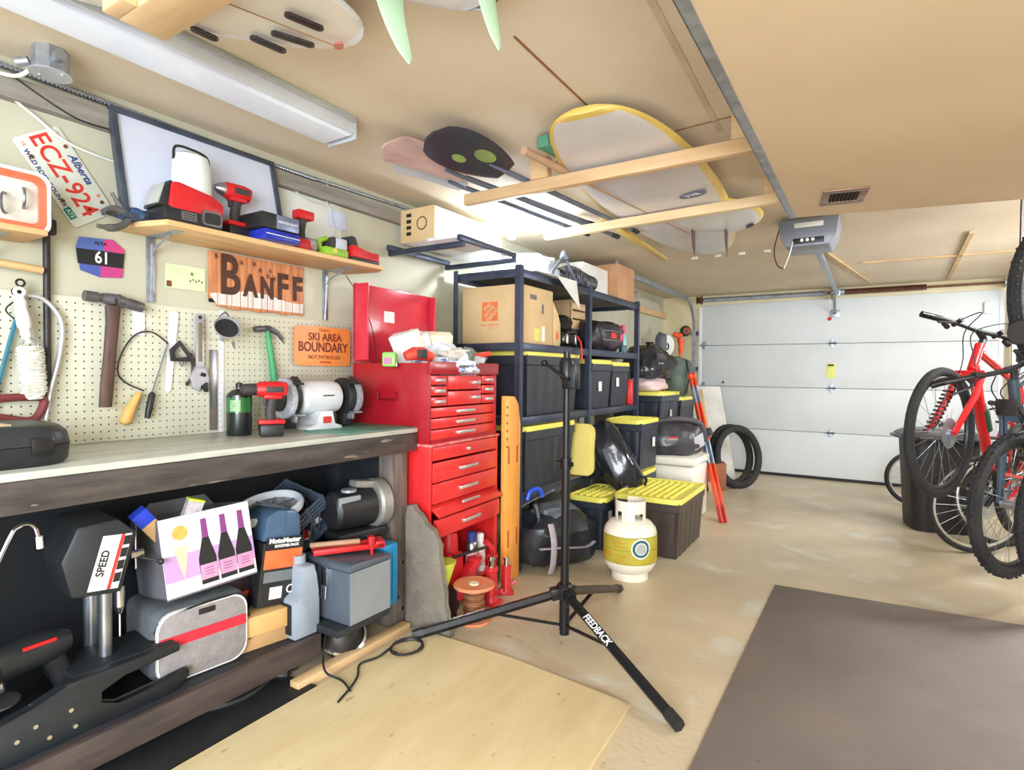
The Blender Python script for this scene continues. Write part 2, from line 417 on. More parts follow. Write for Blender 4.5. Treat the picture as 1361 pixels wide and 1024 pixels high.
obj('cord', g, [m_brown_metal, m_white_plastic], t)
t = thing('emergency_release', 'opener arm with red release tag on the door top', 'door hardware', (-0.385, 7.26, 1.83))
g = G(); g.bar((0, 0.0, 0.27), (0.0, 0.17, 0.07), 0.03, 0.006); g.box(-0.05, 0.05, 0.185, 0.2, 0.03, 0.12, 0.002); obj('arm', g, m_alu, t)
g = G(); g.cyl((-0.04, -0.02, 0.25), (-0.04, -0.02, 0.02), 0.0025, n=6); obj('cord', g, m_white_plastic, t)
g = G(); g.cyl((-0.06, -0.02, 0.0), (-0.02, -0.02, 0.0), 0.012, n=10); g.cyl((-0.04, -0.02, -0.02), (-0.04, -0.02, 0.02), 0.01, n=10); obj('handle', g, m_red_plastic, t)
g = G(); g.box(0.93, 1.0, DY - 0.06, DY - 0.031, 1.84, 1.96, 0.006); one('sensor_box', g, m_white_plastic, 'small white plastic box on the garage door upper right', 'box')
# ------------------------------------------------------------------ left wall: things hang with local x along the wall, -y into the room
def rrect(w, h, r, k=5):
    pts = []
    for cx, cz, a0 in ((w / 2 - r, h / 2 - r, 0), (-w / 2 + r, h / 2 - r, 90), (-w / 2 + r, -h / 2 + r, 180), (w / 2 - r, -h / 2 + r, 270)):
        for i in range(k + 1):
            a = R(a0 + 90 * i / k); pts.append((cx + r * math.cos(a), cz + r * math.sin(a)))
    return pts
def ell(rx, rz, n=24, cx=0, cz=0): return [(cx + rx * math.cos(2 * PI * i / n), cz + rz * math.sin(2 * PI * i / n)) for i in range(n)]

# pegboard with its holes in the material
m_peg = mat('pegboard', (214, 214, 196), (204, 204, 184), scale=3, rough=0.6)
nt = m_peg.node_tree; N = nt.nodes; L = nt.links
tc = [n for n in N if n.type == 'TEX_COORD'][0]; b = N['Principled BSDF']
sx = N.new('ShaderNodeSeparateXYZ'); L.new(tc.outputs['Object'], sx.inputs[0])
def fr(sock):
    a = N.new('ShaderNodeMath'); a.operation = 'DIVIDE'; a.inputs[1].default_value = 0.0254; L.new(sock, a.inputs[0])
    f = N.new('ShaderNodeMath'); f.operation = 'FRACT'; L.new(a.outputs[0], f.inputs[0])
    s_ = N.new('ShaderNodeMath'); s_.operation = 'SUBTRACT'; s_.inputs[1].default_value = 0.5; L.new(f.outputs[0], s_.inputs[0])
    q = N.new('ShaderNodeMath'); q.operation = 'MULTIPLY'; L.new(s_.outputs[0], q.inputs[0]); L.new(s_.outputs[0], q.inputs[1]); return q.outputs[0]
ad = N.new('ShaderNodeMath'); L.new(fr(sx.outputs['X']), ad.inputs[0]); L.new(fr(sx.outputs['Z']), ad.inputs[1])
lt = N.new('ShaderNodeMath'); lt.operation = 'LESS_THAN'; lt.inputs[1].default_value = 0.0125; L.new(ad.outputs[0], lt.inputs[0])
mx = N.new('ShaderNodeMix'); mx.data_type = 'RGBA'; L.new(lt.outputs[0], mx.inputs['Factor'])
L.new(b.inputs['Base Color'].links[0].from_socket, mx.inputs['A']); mx.inputs['B'].default_value = lin((52, 46, 38)); L.new(mx.outputs['Result'], b.inputs['Base Color'])
g = G(); g.box(-0.3, 2.15, -0.006, 0, 0, 0.518, 0.001)
one('pegboard', g, m_peg, 'cream pegboard panel on the wall above the workbench', 'pegboard', (WX + 0.0015, 0, 0.936), 90)
m_patch = mat('whitewash_patch', (226, 230, 226), (214, 216, 206), rough=0.7)
g = G(); g.box(1.68, 2.06, -0.004, 0, 1.80, 2.06, 0.001)
one('wall_board', g, m_patch, 'white painted board behind the shelf end, right of the whiteboard', 'board', (WX, 0, 0), 90)

# licence plate
PX = WX + 0.004
t = thing('license_plate', 'white licence plate with red characters ECZ-924, nailed up tilted', 'license plate', (PX, 0.853, 1.860), rot=(0, R(0), R(90)))
t.rotation_euler = (M.Rotation(R(90), 3, 'Z') @ M.Rotation(R(55.5), 3, 'Y')).to_euler()
g = G(); g.wp(rrect(0.305, 0.152, 0.012), -0.004, -0.001, bev=0.001); obj('plate', g, mat('plate_white', (222, 226, 216), rough=0.4), t)
g = G(); g.wt('ECZ', 0.082, -0.078, -0.0045, -0.002, sx=0.92, off=0.0012); g.wt('-', 0.08, 0.004, -0.0045, 0.0, off=0.002); g.wt('924', 0.082, 0.078, -0.0045, -0.002, sx=0.92, off=0.0012); obj('number', g, m_print_red, t)
g = G(); g.wt('Alberta', 0.034, -0.01, -0.0045, 0.057, off=0.0008, shear=0.3); g.wt('WILD ROSE COUNTRY', 0.02, -0.01, -0.0045, -0.06, off=0.0004); obj('lettering', g, m_print_blue, t)
g = G(); g.box(0.085, 0.125, -0.005, -0.004, -0.072, -0.048, mi=0); g.wt('A73', 0.018, 0.105, -0.0052, -0.060, 1); g.wt('YR', 0.014, -0.13, -0.0045, -0.055, 2); g.wt('FEB', 0.014, -0.125, -0.0045, 0.058, 2); obj('sticker', g, [mat('plate_teal', (20, 140, 120), rough=0.6), m_print_white, m_print_orange], t)
g = G(); g.wp([(0.085 + 0.008 * math.cos(R(k * 36)) * (1 if k % 2 else .5), 0.058 + 0.008 * math.sin(R(k * 36)) * (1 if k % 2 else .5)) for k in range(10)], -0.0048, -0.004); obj('rose', g, m_print_orange, t)
for q in ((-0.088, 0.058), (0.088 + 0.02, 0.055), (-0.088, -0.056), (0.062, -0.056)):
    g = G(); g.cyl((q[0], -0.007, q[1]), (q[0], -0.002, q[1]), 0.0065, n=10); obj('screw', g, mat('rusty_screw', (110, 74, 48), rough=0.7, metal=0.3), t)

# race number plate
t = thing('race_number_plate', 'small hexagonal race plate numbered 61 in blue, black and pink', 'number plate', (PX, 0.955, 1.60), 90)
o6 = [(-0.075, 0.03), (-0.065, 0.065), (0.04, 0.075), (0.078, 0.045), (0.07, -0.06), (0.0, -0.068), (-0.062, -0.05)]
g = G(); g.wp(o6, -0.003, 0); 
g.wp([(-0.0755, 0.025), (0.078, 0.03), (0.073, -0.025), (-0.070, -0.028)], -0.0035, -0.003, mi=1)
g.wp([(0.01, 0.03), (0.078, 0.03), (0.078, 0.045), (0.04, 0.074), (0.01, 0.07)], -0.0034, -0.003, mi=2)
g.wp([(0.0, -0.068), (0.07, -0.06), (0.073, -0.025), (0.0, -0.026)], -0.0034, -0.003, mi=2)
obj('plate', g, [mat('race_blue', (84, 112, 178), (70, 84, 160), rough=0.4), m_print_black, mat('race_pink', (206, 60, 120), (170, 60, 130), rough=0.4)], t)
g = G(); g.wt('61', 0.06, 0.005, -0.0037, 0.001, sx=0.8, off=0.001); obj('number', g, m_print_white, t)
g = G(); g.wt('ALTA', 0.016, 0.0, -0.0037, 0.053, off=0.0006); obj('lettering', g, m_print_black, t)

# green card
t = thing('trail_map_card', 'pale green printed map card pinned between the bracket and the Banff sign', 'card', (PX, 1.258, 1.575), 90)
g = G(); g.box(-0.08, 0.08, -0.001, 0, -0.048, 0.048); obj('card', g, mat('card_green', (196, 214, 168), (220, 224, 190), scale=18, rough=0.7), t)
g = G(); g.box(-0.075, -0.055, -0.0016, -0.001, -0.043, -0.02, mi=0)
for k in range(5): g.box(0.015 + 0.012 * k, 0.022 + 0.012 * k, -0.0016, -0.001, -0.015 + 0.006 * (k % 2), -0.007 + 0.006 * (k % 2), mi=1)
g.box(0.02, 0.03, -0.0016, -0.001, 0.012, 0.024, mi=1); obj('print', g, [mat('card_brown', (120, 70, 50), rough=.7), mat('card_olive', (120, 130, 80), rough=.7)], t)

# BANFF sign, slats of wood
m_ban = mat('banff_wood', (206, 140, 96), (184, 116, 76), scale=4, stretch=(10, 1, 1.5), rough=0.7)
m_ban_w = mat('banff_snow_paint', (228, 222, 220), (206, 196, 190), scale=6, stretch=(10, 1, 1), rough=0.7)
t = thing('banff_sign', 'handmade wooden sign with BANFF in burnt brown letters over white hills', 'sign', (PX, 1.582, 1.468), 90)
n = 14; xs = [-0.232]
for i in range(n): xs.append(xs[-1] + 0.464 / n * (1 + 0.35 * math.sin(i * 2.3)))
k = 0.464 / (xs[-1] - xs[0]); xs = [-0.232 + (x + 0.232) * k for x in xs]
g = G()
for i in range(n):
    zb = 0.035 * max(0, 1 - i) + 0.01 * math.sin(i * 1.7) * 0.4
    g.box(xs[i], xs[i + 1] - 0.0016, -0.012 - 0.001 * (i % 3), 0, zb, 0.235, 0.001)
obj('board', g, m_ban, t)
g = G(); g.box(-0.23, 0.23, -0.003, 0, 0.02, 0.22); obj('backing', g, m_dark_metal, t)
g = G()
for i in range(n):
    x0, x1 = xs[i] + .001, xs[i + 1] - 0.0026
    h0 = 0.07 + 0.014 * math.sin(x0 * 14 + 2); h1 = 0.07 + 0.014 * math.sin(x1 * 14 + 2)
    g.wp([(x0, 0.012 if i else 0.045), (x1, 0.012), (x1, h1), (x0, h0)], -0.0152, -0.0145)
obj('snow_hills', g, m_ban_w, t)
m_burn = mat('burnt_lettering', (66, 42, 34), (84, 50, 38), scale=20, rough=0.8)
def blet(g, ch, x, z, size, sx): g.text(ch, size, T(x, -0.0158, z) @ RX(90) @ SC(1, 1, 1), sx=sx, off=0.006)
g = G(); blet(g, 'B', -0.145, 0.135, 0.235, 0.72); blet(g, 'A', -0.048, 0.105, 0.13, 0.72); blet(g, 'N', 0.034, 0.105, 0.13, 0.7); blet(g, 'F', 0.115, 0.12, 0.165, 0.8); blet(g, 'F', 0.195, 0.12, 0.155, 0.8)
obj('letters', g, m_burn, t)
g = G()
for i, (x, z) in enumerate(((-0.205, 0.215), (-0.09, 0.205), (-0.03, 0.21), (0.0, 0.185), (0.05, 0.19), (0.04, 0.165), (0.07, 0.158))):
    for a in (20, 70, 130): g.cb((x, -0.0152, z), (0.026, 0.001, 0.002), RY(a))
obj('birds', g, m_burn, t)

# shelf with brackets
g = G(); g.prism([(0.98, 0.0), (1.06, -0.26), (2.09, -0.275), (2.13, -0.20), (2.09, 0.0)], 0, 0.02, bev=0.002)
one('wooden_shelf', g, mat('shelf_pine', (222, 184, 134), (208, 164, 112), scale=3, stretch=(1, 8, 8), rough=0.55), 'pine shelf board carrying power tools above the pegboard', 'shelf', (WX, 0, 1.712), 90)
def bracket(label, y, z, h, d):
    t = thing('shelf_bracket', label, 'bracket', (WX + 0.003, y, z), 90)
    g = G(); g.box(-0.016, 0.016, -0.004, 0, -h, -0.004, 0.001); g.tube([(0, -0.003, -h), (0, -0.012, -h * 0.6), (0, -0.014, -0.03)], 0.006, 6); g.box(-0.016, 0.016, -d, 0, -0.004, 0, 0.001)
    g.tube([(0, -0.004, -h * 0.35), (0, -0.03, -0.05), (0, -d * 0.7, -0.006)], 0.005, 6)
    obj('arm', g, m_alu, t)
    for q in (-h * 0.9, -h * 0.2):
        g = G(); g.cyl((0.008, -0.008, q), (0.008, -0.003, q), 0.005, n=8); obj('screw', g, m_chrome, t)
    return t
bracket('steel bracket under the left end of the pine shelf', 1.125, 1.712, 0.25, 0.21)
bracket('steel bracket under the right end of the pine shelf', 1.955, 1.712, 0.25, 0.21)
# left little shelf with the bin, cut by the frame
g = G(); g.box(0.30, 0.735, -0.20, -0.0, 0, 0.018, 0.002); one('wooden_shelf', g, MATS['shelf_pine'], 'short wooden shelf at the left edge holding an orange-rimmed bin', 'shelf', (WX, 0, 1.612), 90)
bracket('steel bracket under the short shelf at the left edge', 0.64, 1.612, 0.14, 0.15)
g = G(); g.cyl((0.45, -0.05, 0), (0.78, -0.05, -0.02), 0.012, n=12); one('wooden_dowel', g, MATS['shelf_pine'], 'thin wooden dowel rail below the short shelf at the left edge', 'dowel', (WX, -0.01, 1.545), 90)
t = thing('parts_bin', 'clear plastic bin with orange rim full of hardware, on the short left shelf', 'bin', (WX + 0.06, 0.585, 1.632), 90)
m_clear = mat('cloudy_clear_plastic', (222, 222, 216), (206, 206, 200), rough=0.3, alpha=0.5)
g = G(); g.wp(rrect(0.30, 0.155, 0.02), -0.10, -0.088, T(0, 0, 0.08)); g.wp(rrect(0.29, 0.15, 0.02), 0.03, 0.035, T(0, 0, 0.08)); g.box(-0.145, 0.145, -0.09, 0.03, 0.0, 0.006)
obj('tub', g, mat('bin_milky', (224, 220, 212), (196, 190, 182), scale=14, rough=0.4), t)
g = G(); o_, i_ = rrect(0.315, 0.17, 0.03), rrect(0.275, 0.13, 0.02)
def ring_wp(g, o_, i_, y0, y1, m=None, mi=None):
    n = len(o_); vs = [(x, y0, z) for x, z in o_] + [(x, y0, z) for x, z in i_] + [(x, y1, z) for x, z in o_] + [(x, y1, z) for x, z in i_]; fs = []
    for j in range(n):
        k = (j + 1) % n
        fs += [(j, k, n + k, n + j), (2 * n + j, 3 * n + j, 3 * n + k, 2 * n + k), (j, 2 * n + j, 2 * n + k, k), (n + j, n + k, 3 * n + k, 3 * n + j)]
    g.raw(vs, fs, m, mi)
ring_wp(g, o_, i_, -0.112, -0.10, T(0, 0, 0.08)); obj('rim', g, mat('rim_clear_orange', (232, 96, 64), (226, 120, 92), rough=0.3), t)
g = G(); ring_wp(g, rrect(0.335, 0.19, 0.035), o_, -0.114, -0.102, T(0, 0, 0.08)); obj('outer_lip', g, m_white_plastic, t)
g = G()
for k in range(5): g.torus((-0.08 + 0.045 * k, -0.105, 0.07 + 0.02 * math.sin(k * 2)), 0.03, 0.004, 16, 6, RX(90) @ RY(20 * k))
obj('wire_coils', g, m_metal, t)

# whiteboard leaning on the shelf
t = thing('whiteboard', 'large black-framed whiteboard leaning on the wall behind the power tools', 'whiteboard', (WX + 0.135, 1.30, 1.732), rot=(0, 0, 0))
t.rotation_euler = (M.Rotation(R(90), 3, 'Z') @ M.Rotation(R(-14), 3, 'X')).to_euler()
bw, bh = 0.66, 0.425
g = G(); g.box(-bw / 2 + .01, bw / 2 - .01, -0.008, 0.004, 0.01, bh - 0.01); obj('panel', g, mat('whiteboard_face', (206, 212, 230), (200, 206, 226), rough=0.12), t)
m_frame = mat('frame_charcoal', (70, 78, 92), (48, 54, 66), scale=10, rough=0.3)
for nm, a in (('frame_rail', (-bw / 2, bw / 2, -0.02, 0.012, bh - 0.02, bh)), ('frame_rail', (-bw / 2, bw / 2, -0.02, 0.012, 0, 0.02)), ('frame_stile', (-bw / 2, -bw / 2 + 0.02, -0.02, 0.012, 0.02, bh - 0.02)), ('frame_stile', (bw / 2 - 0.02, bw / 2, -0.02, 0.012, 0.02, bh - 0.02))):
    g = G(); g.box(*a, 0.003); obj(nm, g, m_frame, t)

# ---- on the shelf (top z 1.732)
SZ = 1.732
m_lant = mat('lantern_red', (200, 34, 40), (184, 28, 36), rough=0.35)
t = thing('jobsite_lantern', 'red and black jobsite light with a tall white globe on the shelf', 'work light', (-2.185, 1.165, SZ), 90)
g = G(); g.box(-0.115, 0.105, -0.07, 0.07, 0.0, 0.055, 0.012); obj('base', g, m_black, t)
g = G(); g.wp([(-0.095, 0.045), (0.105, 0.045), (0.105, 0.10), (0.06, 0.125), (-0.06, 0.145), (-0.085, 0.14)], -0.072, 0.07, bev=0.010); obj('body', g, m_lant, t)
g = G(); g.wp([(-0.124, 0.05), (-0.095, 0.05), (-0.078, 0.145), (-0.088, 0.145)], -0.06, 0.06, bev=0.004); obj('side_bezel', g, m_black, t)
g = G(); g.wp([(-0.129, 0.058), (-0.118, 0.058), (-0.096, 0.136), (-0.103, 0.136)], -0.045, 0.045, bev=0.003); obj('side_lens', g, mat('lens_frost', (176, 178, 172), rough=0.3), t)
g = G(); g.lathe([(0.0, 0.10), (0.072, 0.10), (0.07, 0.16), (0.065, 0.24), (0.058, 0.268), (0.03, 0.283), (0, 0.285)], 28, T(0.02, 0, 0), sy=0.85); obj('globe', g, mat('globe_white', (222, 228, 222), (214, 220, 216), rough=0.35), t)
g = G(); g.tube([(-0.046, 0, 0.245), (-0.038, 0, 0.292), (0.02, -0.0, 0.298), (0.078, 0, 0.285), (0.086, 0, 0.24)], 0.005, 8, smooth=4); obj('handle', g, m_black, t)
g = G(); g.wp(rrect(0.075, 0.055, 0.012), -0.080, -0.07, T(0.055, 0, 0.035)); g.wp(rrect(0.06, 0.04, 0.01), -0.082, -0.079, T(0.055, 0, 0.035), mi=1); obj('socket', g, [m_metal, m_black], t)
g = G(); g.box(-0.055, 0.0, -0.0735, -0.070, 0.012, 0.042, mi=0)
for k in range(3): g.box(-0.05, -0.006, -0.0742, -0.0735, 0.017 + 0.008 * k, 0.020 + 0.008 * k, mi=1)
obj('label', g, [m_metal, m_print_black], t)

m_dk = mat('tool_grey_rubber', (58, 54, 54), (44, 42, 44), rough=0.6)
def drill(label, loc, rz, chuck=True, rot=None, nose=m_metal):
    """cordless driver: nose towards local -x, battery at the bottom"""
    t = thing('cordless_drill', label, 'drill', loc, rz, rot=rot)
    g = G(); g.box(-0.035, 0.055, -0.038, 0.038, 0, 0.05, 0.008); obj('battery', g, m_black, t)
    g = G(); g.box(-0.040, 0.06, -0.036, 0.036, 0.05, 0.068, 0.006); obj('foot', g, m_red_plastic, t)
    g = G(); g.rings([[(cx + dx, dy, z) for dx, dy in [(0.02 * math.cos(a), 0.016 * math.sin(a)) for a in [2 * PI * k / 12 for k in range(12)]]] for cx, z in ((0.008, 0.065), (0.006, 0.10), (0.012, 0.14), (0.022, 0.17))]); obj('grip', g, m_dk, t)
    g = G(); g.tube([(-0.045, 0, 0.19), (-0.03, 0, 0.19), (0.04, 0, 0.19), (0.065, 0, 0.188), (0.072, 0, 0.187)], [0.026, 0.032, 0.034, 0.03, 0.018], 14); g.box(-0.02, 0.05, -0.022, 0.022, 0.15, 0.175, 0.008); obj('motor_housing', g, m_red_plastic, t)
    g = G(); g.box(-0.012, 0.055, -0.0345, 0.0345, 0.178, 0.202, 0.004); obj('side_panel', g, m_dk, t)
    g = G(); g.box(-0.02, -0.008, -0.008, 0.008, 0.125, 0.158, 0.004); obj('trigger', g, m_dk, t)
    g = G()
    if chuck: g.tube([(-0.042, 0, 0.19), (-0.05, 0, 0.19), (-0.09, 0, 0.19), (-0.105, 0, 0.19)], [0.02, 0.025, 0.023, 0.009], 14)
    else: g.tube([(-0.042, 0, 0.19), (-0.062, 0, 0.19), (-0.075, 0, 0.19)], [0.028, 0.02, 0.01], 14)
    obj('chuck', g, m_dk if chuck else nose, t)
    return t
drill('red impact driver standing on the shelf behind the white-globed lantern', (-2.20, 1.36, SZ), 88, False)
# upside-down driver standing on its side with its head down
t = thing('cordless_screwdriver', 'slim red cordless driver lying head down with battery in the air', 'driver', (-2.15, 1.655, SZ), 90)
g = G(); g.box(-0.06, 0.025, -0.034, 0.034, 0.0, 0.052, 0.014); obj('motor_housing', g, m_red_plastic, t)
g = G(); g.cyl((0.02, 0, 0.032), (0.055, -0.008, 0.032), 0.031, n=20); obj('round_end', g, mat('end_cap_grey', (160, 160, 164), (130, 110, 112), scale=20, rough=0.4), t)
g = G(); g.tube([(-0.01, 0, 0.05), (-0.008, 0, 0.09), (0.0, 0, 0.14)], [0.02, 0.016, 0.018], 12); obj('grip', g, m_dk, t)
g = G(); g.box(-0.04, 0.045, -0.026, 0.026, 0.138, 0.178, 0.008); obj('battery', g, m_red_plastic, t)
# cases
t = thing('drill_bit_case', 'flat black bit case with silver end on top of the blue case', 'case', (-2.13, 1.475, SZ + 0.042), 90)
g = G(); g.box(-0.085, 0.085, -0.075, 0.09, 0, 0.062, 0.004); obj('shell', g, m_black, t)
g = G(); g.box(0.0845, 0.088, -0.073, 0.088, 0.003, 0.059, 0.001); g.box(-0.02, 0.086, -0.0785, -0.075, 0.003, 0.059, 0.001); obj('end_label', g, mat('steel_blue_label', (140, 150, 176), (120, 130, 160), rough=0.3, metal=0.4), t)
g = G(); g.wt('MASTERCRAFT', 0.014, 0.033, -0.0792, 0.032); obj('lettering', g, m_print_white, t)
t = thing('socket_set_case', 'flat blue case lying under the black bit case on the shelf', 'case', (-2.13, 1.48, SZ), 90)
g = G(); g.box(-0.075, 0.09, -0.075, 0.09, 0, 0.04, 0.005); obj('shell', g, mat('case_blue', (34, 52, 170), (28, 44, 150), rough=0.35), t)
g = G(); g.box(-0.07, 0.088, -0.0765, -0.075, 0.018, 0.021); obj('seam', g, m_print_white, t)
# planer/green tool and charger
m_lime = mat('lime_plastic', (150, 196, 60), (128, 176, 50), rough=0.4)
t = thing('cordless_inflator', 'lime green and black power tool between driver and red charger', 'power tool', (-2.15, 1.805, SZ), 90)
g = G(); g.box(-0.06, 0.075, -0.045, 0.04, 0.0, 0.04, 0.01); obj('base', g, m_lime, t)
g = G(); g.box(-0.02, 0.04, -0.04, 0.04, 0.038, 0.09, 0.012); obj('motor', g, m_dk, t)
g = G(); g.box(0.0, 0.065, -0.046, 0.0, 0.036, 0.088, 0.008); obj('battery', g, mat('battery_silver', (190, 194, 206), rough=0.4), t)
g = G(); g.tube([(-0.055, 0, 0.03), (-0.065, 0, 0.06), (-0.02, 0, 0.085)], 0.012, 10, smooth=4); obj('handle', g, m_lime, t)
g = G(); g.cyl((-0.01, -0.05, 0.022), (-0.01, -0.04, 0.022), 0.012, n=14); obj('dial', g, mat('yellow_dial', (230, 200, 80), rough=.4), t)
t = thing('battery_charger', 'ribbed red battery charger at the right end of the pine shelf', 'charger', (-2.16, 1.985, SZ), 92)
g = G(); g.box(-0.085, 0.095, -0.055, 0.05, 0.0, 0.018, 0.005); obj('base', g, m_dk, t)
g = G(); g.wp([(-0.085, 0.018), (0.095, 0.018), (0.092, 0.052), (-0.03, 0.058), (-0.075, 0.075), (-0.085, 0.07)], -0.055, 0.05, bev=0.005)
for k in range(10): g.box(-0.02 + 0.011 * k, -0.014 + 0.011 * k, -0.058, -0.05, 0.03, 0.055, 0.001)
obj('body', g, m_red_plastic, t)
g = G(); g.wp([(-0.085, 0.06), (-0.03, 0.06), (-0.05, 0.115), (-0.075, 0.12)], -0.04, 0.04, bev=0.006); obj('battery', g, m_dk, t)
# pliers and gloves heap at shelf's left end
t = thing('work_glove', 'dark blue work glove lying on the left end of the shelf', 'glove', (-2.26, 1.03, SZ), 90)
g = G(); g.lump((0, 0, 0.022), (0.13, 0.09, 0.05), 2.4, 0.25, 2.2, 3); obj('palm', g, mat('glove_blue', (36, 86, 136), (50, 60, 72), scale=14, rough=0.8, bump=0.3), t)
for k in range(4):
    g = G(); g.tube([(-0.05, -0.03 + 0.02 * k, 0.02), (-0.09, -0.035 + 0.022 * k, 0.024), (-0.12 + 0.008 * k, -0.04 + 0.022 * k, 0.01)], [0.011, 0.011, 0.007], 8, smooth=3); obj('finger', g, mat('glove_grey', (96, 96, 92), (70, 72, 72), scale=20, rough=0.8), t)
t = thing('tin_snips', 'dark steel snips hooked over the shelf corner beside the plate', 'snips', (-2.25, 0.985, SZ - 0.02), 90)
g = G(); g.tube([(0.015, -0.01, 0.03), (-0.005, -0.015, 0.0), (-0.05, -0.03, -0.025), (-0.10, -0.04, -0.03)], [0.008, 0.012, 0.013, 0.008], 8, smooth=3); obj('lower_handle', g, mat('snips_grey', (104, 104, 98), (84, 84, 80), rough=0.5), t)
g = G(); g.tube([(0.015, -0.01, 0.03), (-0.012, -0.01, 0.05), (-0.045, -0.01, 0.10)], [0.008, 0.011, 0.007], 8, smooth=3); obj('upper_handle', g, MATS['snips_grey'], t)
g = G(); g.prism([(0.01, -0.01), (0.08, -0.02), (0.09, 0.0), (0.01, 0.01)], 0.026, 0.034); obj('blade', g, m_metal, t)

# ------------------------------------------------------------------ on the pegboard
HX = WX + 0.012
# long black steel bar
t = thing('breaker_bar', 'long black steel breaker bar hanging upright on the left of the pegboard', 'breaker bar', (HX + 0.012, 0.79, 1.09), 90)
g = G(); g.cyl((0, 0, 0), (0, 0, 0.56), 0.0105, n=14); obj('shaft', g, m_dark_metal, t)
g = G(); g.box(-0.022, 0.026, -0.014, 0.014, 0.56, 0.612, 0.006); g.box(-0.01, 0.014, -0.01, 0.01, 0.612, 0.635, 0.003); obj('head', g, m_black, t)
# bow saw (grey C frame) hung from a nail, blue blade handle
t = thing('hacksaw', 'hacksaw with white arched frame, teal back bar and dark red pistol grip', 'hacksaw', (HX + 0.02, 0.76, 1.03), 90)
g = G(); g.tube([(-0.035, 0, 0.41), (0.02, 0, 0.40), (0.065, 0, 0.33), (0.06, 0, 0.22), (0.035, 0, 0.10), (0.02, 0, 0.0)], 0.010, 10, smooth=6, flat=0.7); obj('frame', g, mat('frame_white', (216, 216, 224), rough=0.3, metal=0.3), t)
g = G(); g.bar((-0.035, 0.008, 0.41), (-0.13, 0.008, -0.02), 0.008, 0.02, 0.002, up=(0, 1, 0)); obj('back_bar', g, mat('teal_paint', (28, 112, 140), (24, 92, 116), rough=0.4), t)
g = G(); g.tube([(-0.11, -0.01, 0.075), (-0.04, -0.01, 0.078), (0.012, -0.01, 0.07), (0.0, -0.01, 0.02), (-0.03, -0.01, 0.0), (-0.11, -0.01, 0.018)], 0.013, 10, smooth=4); obj('grip', g, mat('grip_maroon', (126, 50, 52), (96, 40, 44), rough=0.5), t)
g = G(); g.tube([(-0.045, 0, 0.43), (-0.05, -0.01, 0.40), (-0.08, 0, 0.36), (-0.06, 0, 0.33)], 0.0025, 6, smooth=5); g.torus((-0.045, -0.008, 0.447), 0.011, 0.0035, 16, 6, RX(90)); g.sph((-0.048, 0, 0.418), (0.02, 0.012, 0.016), 12); obj('hanging_hook', g, m_dark_metal, t)
# white brush
t = thing('bench_brush', 'white scrubbing brush with thick bristles hung on the pegboard', 'brush', (HX + 0.04, 0.745, 1.10), 90)
t.rotation_euler = (M.Rotation(R(90), 3, 'Z') @ M.Rotation(R(-4), 3, 'Y')).to_euler()
g = G(); g.tube([(-0.012, 0, 0.335), (-0.012, 0, 0.30), (-0.008, 0, 0.25), (-0.006, 0, 0.21), (0, 0, 0.185)], [0.013, 0.017, 0.020, 0.014, 0.008], 12, smooth=4); g.torus((-0.012, 0, 0.348), 0.012, 0.006, 16, 8, RX(90)); obj('handle', g, m_white_plastic, t)
g = G(); g.tube([(0, 0, 0.21), (-0.02, 0, 0.18), (-0.024, 0, 0.165)], 0.003, 6, smooth=3); g.tube([(0, 0, 0.21), (0.02, 0, 0.18), (0.024, 0, 0.165)], 0.003, 6, smooth=3); obj('wire_neck', g, m_metal, t)
g = G(); rnd = random.Random(3)
for i in range(26):
    z = 0.005 + 0.165 * i / 25; w = 0.034 * (1 - 0.5 * max(0, (0.03 - z) / 0.03))
    g.lump((0, -0.004, z), (w * 2 + rnd.uniform(-.002, .002), 0.052, 0.0105), 2.6, 0.25, 5, i, 20)
obj('bristles', g, mat('bristle_white', (232, 232, 222), (204, 204, 190), scale=60, rough=0.9), t)
# sledge / big ball pein hammer
m_oldwood = mat('old_dark_handle', (92, 66, 54), (58, 42, 38), scale=5, stretch=(6, 6, 1), rough=0.6)
t = thing('sledge_hammer', 'heavy hammer with worn dark handle and rusty steel head', 'hammer', (HX + 0.03, 0.975, 1.065), 90)
g = G(); g.rings([[(cx + w * math.cos(a), 0.013 * math.sin(a), z) for a in [2 * PI * k / 14 for k in range(14)]] for cx, w, z in ((-0.022, 0.021, 0), (-0.016, 0.023, 0.08), (-0.006, 0.021, 0.2), (0.002, 0.023, 0.3), (0.004, 0.026, 0.365))]); obj('handle', g, m_oldwood, t)
m_oldsteel = mat('rusty_steel', (92, 82, 76), (120, 124, 134), scale=9, rough=0.4, metal=0.6)
g = G(); g.cyl((-0.085, 0, 0.392), (-0.045, 0, 0.39), 0.019, n=16); g.cyl((-0.045, 0, 0.39), (-0.03, 0, 0.39), 0.014, n=16); g.tube([(-0.032, 0, 0.39), (-0.01, 0, 0.388), (0.02, 0, 0.386)], [0.017, 0.022, 0.022], 16); g.tube([(0.02, 0, 0.386), (0.045, 0, 0.382), (0.055, 0, 0.38), (0.085, 0, 0.372), (0.103, 0, 0.368)], [0.025, 0.017, 0.02, 0.02, 0.018], 16)
obj('head', g, m_oldsteel, t)
g = G(); g.tube([(0.005, 0.012, 0.37), (0.005, -0.02, 0.372), (0.005, -0.024, 0.39)], 0.004, 6); obj('peg_hook', g, m_dark_metal, t)
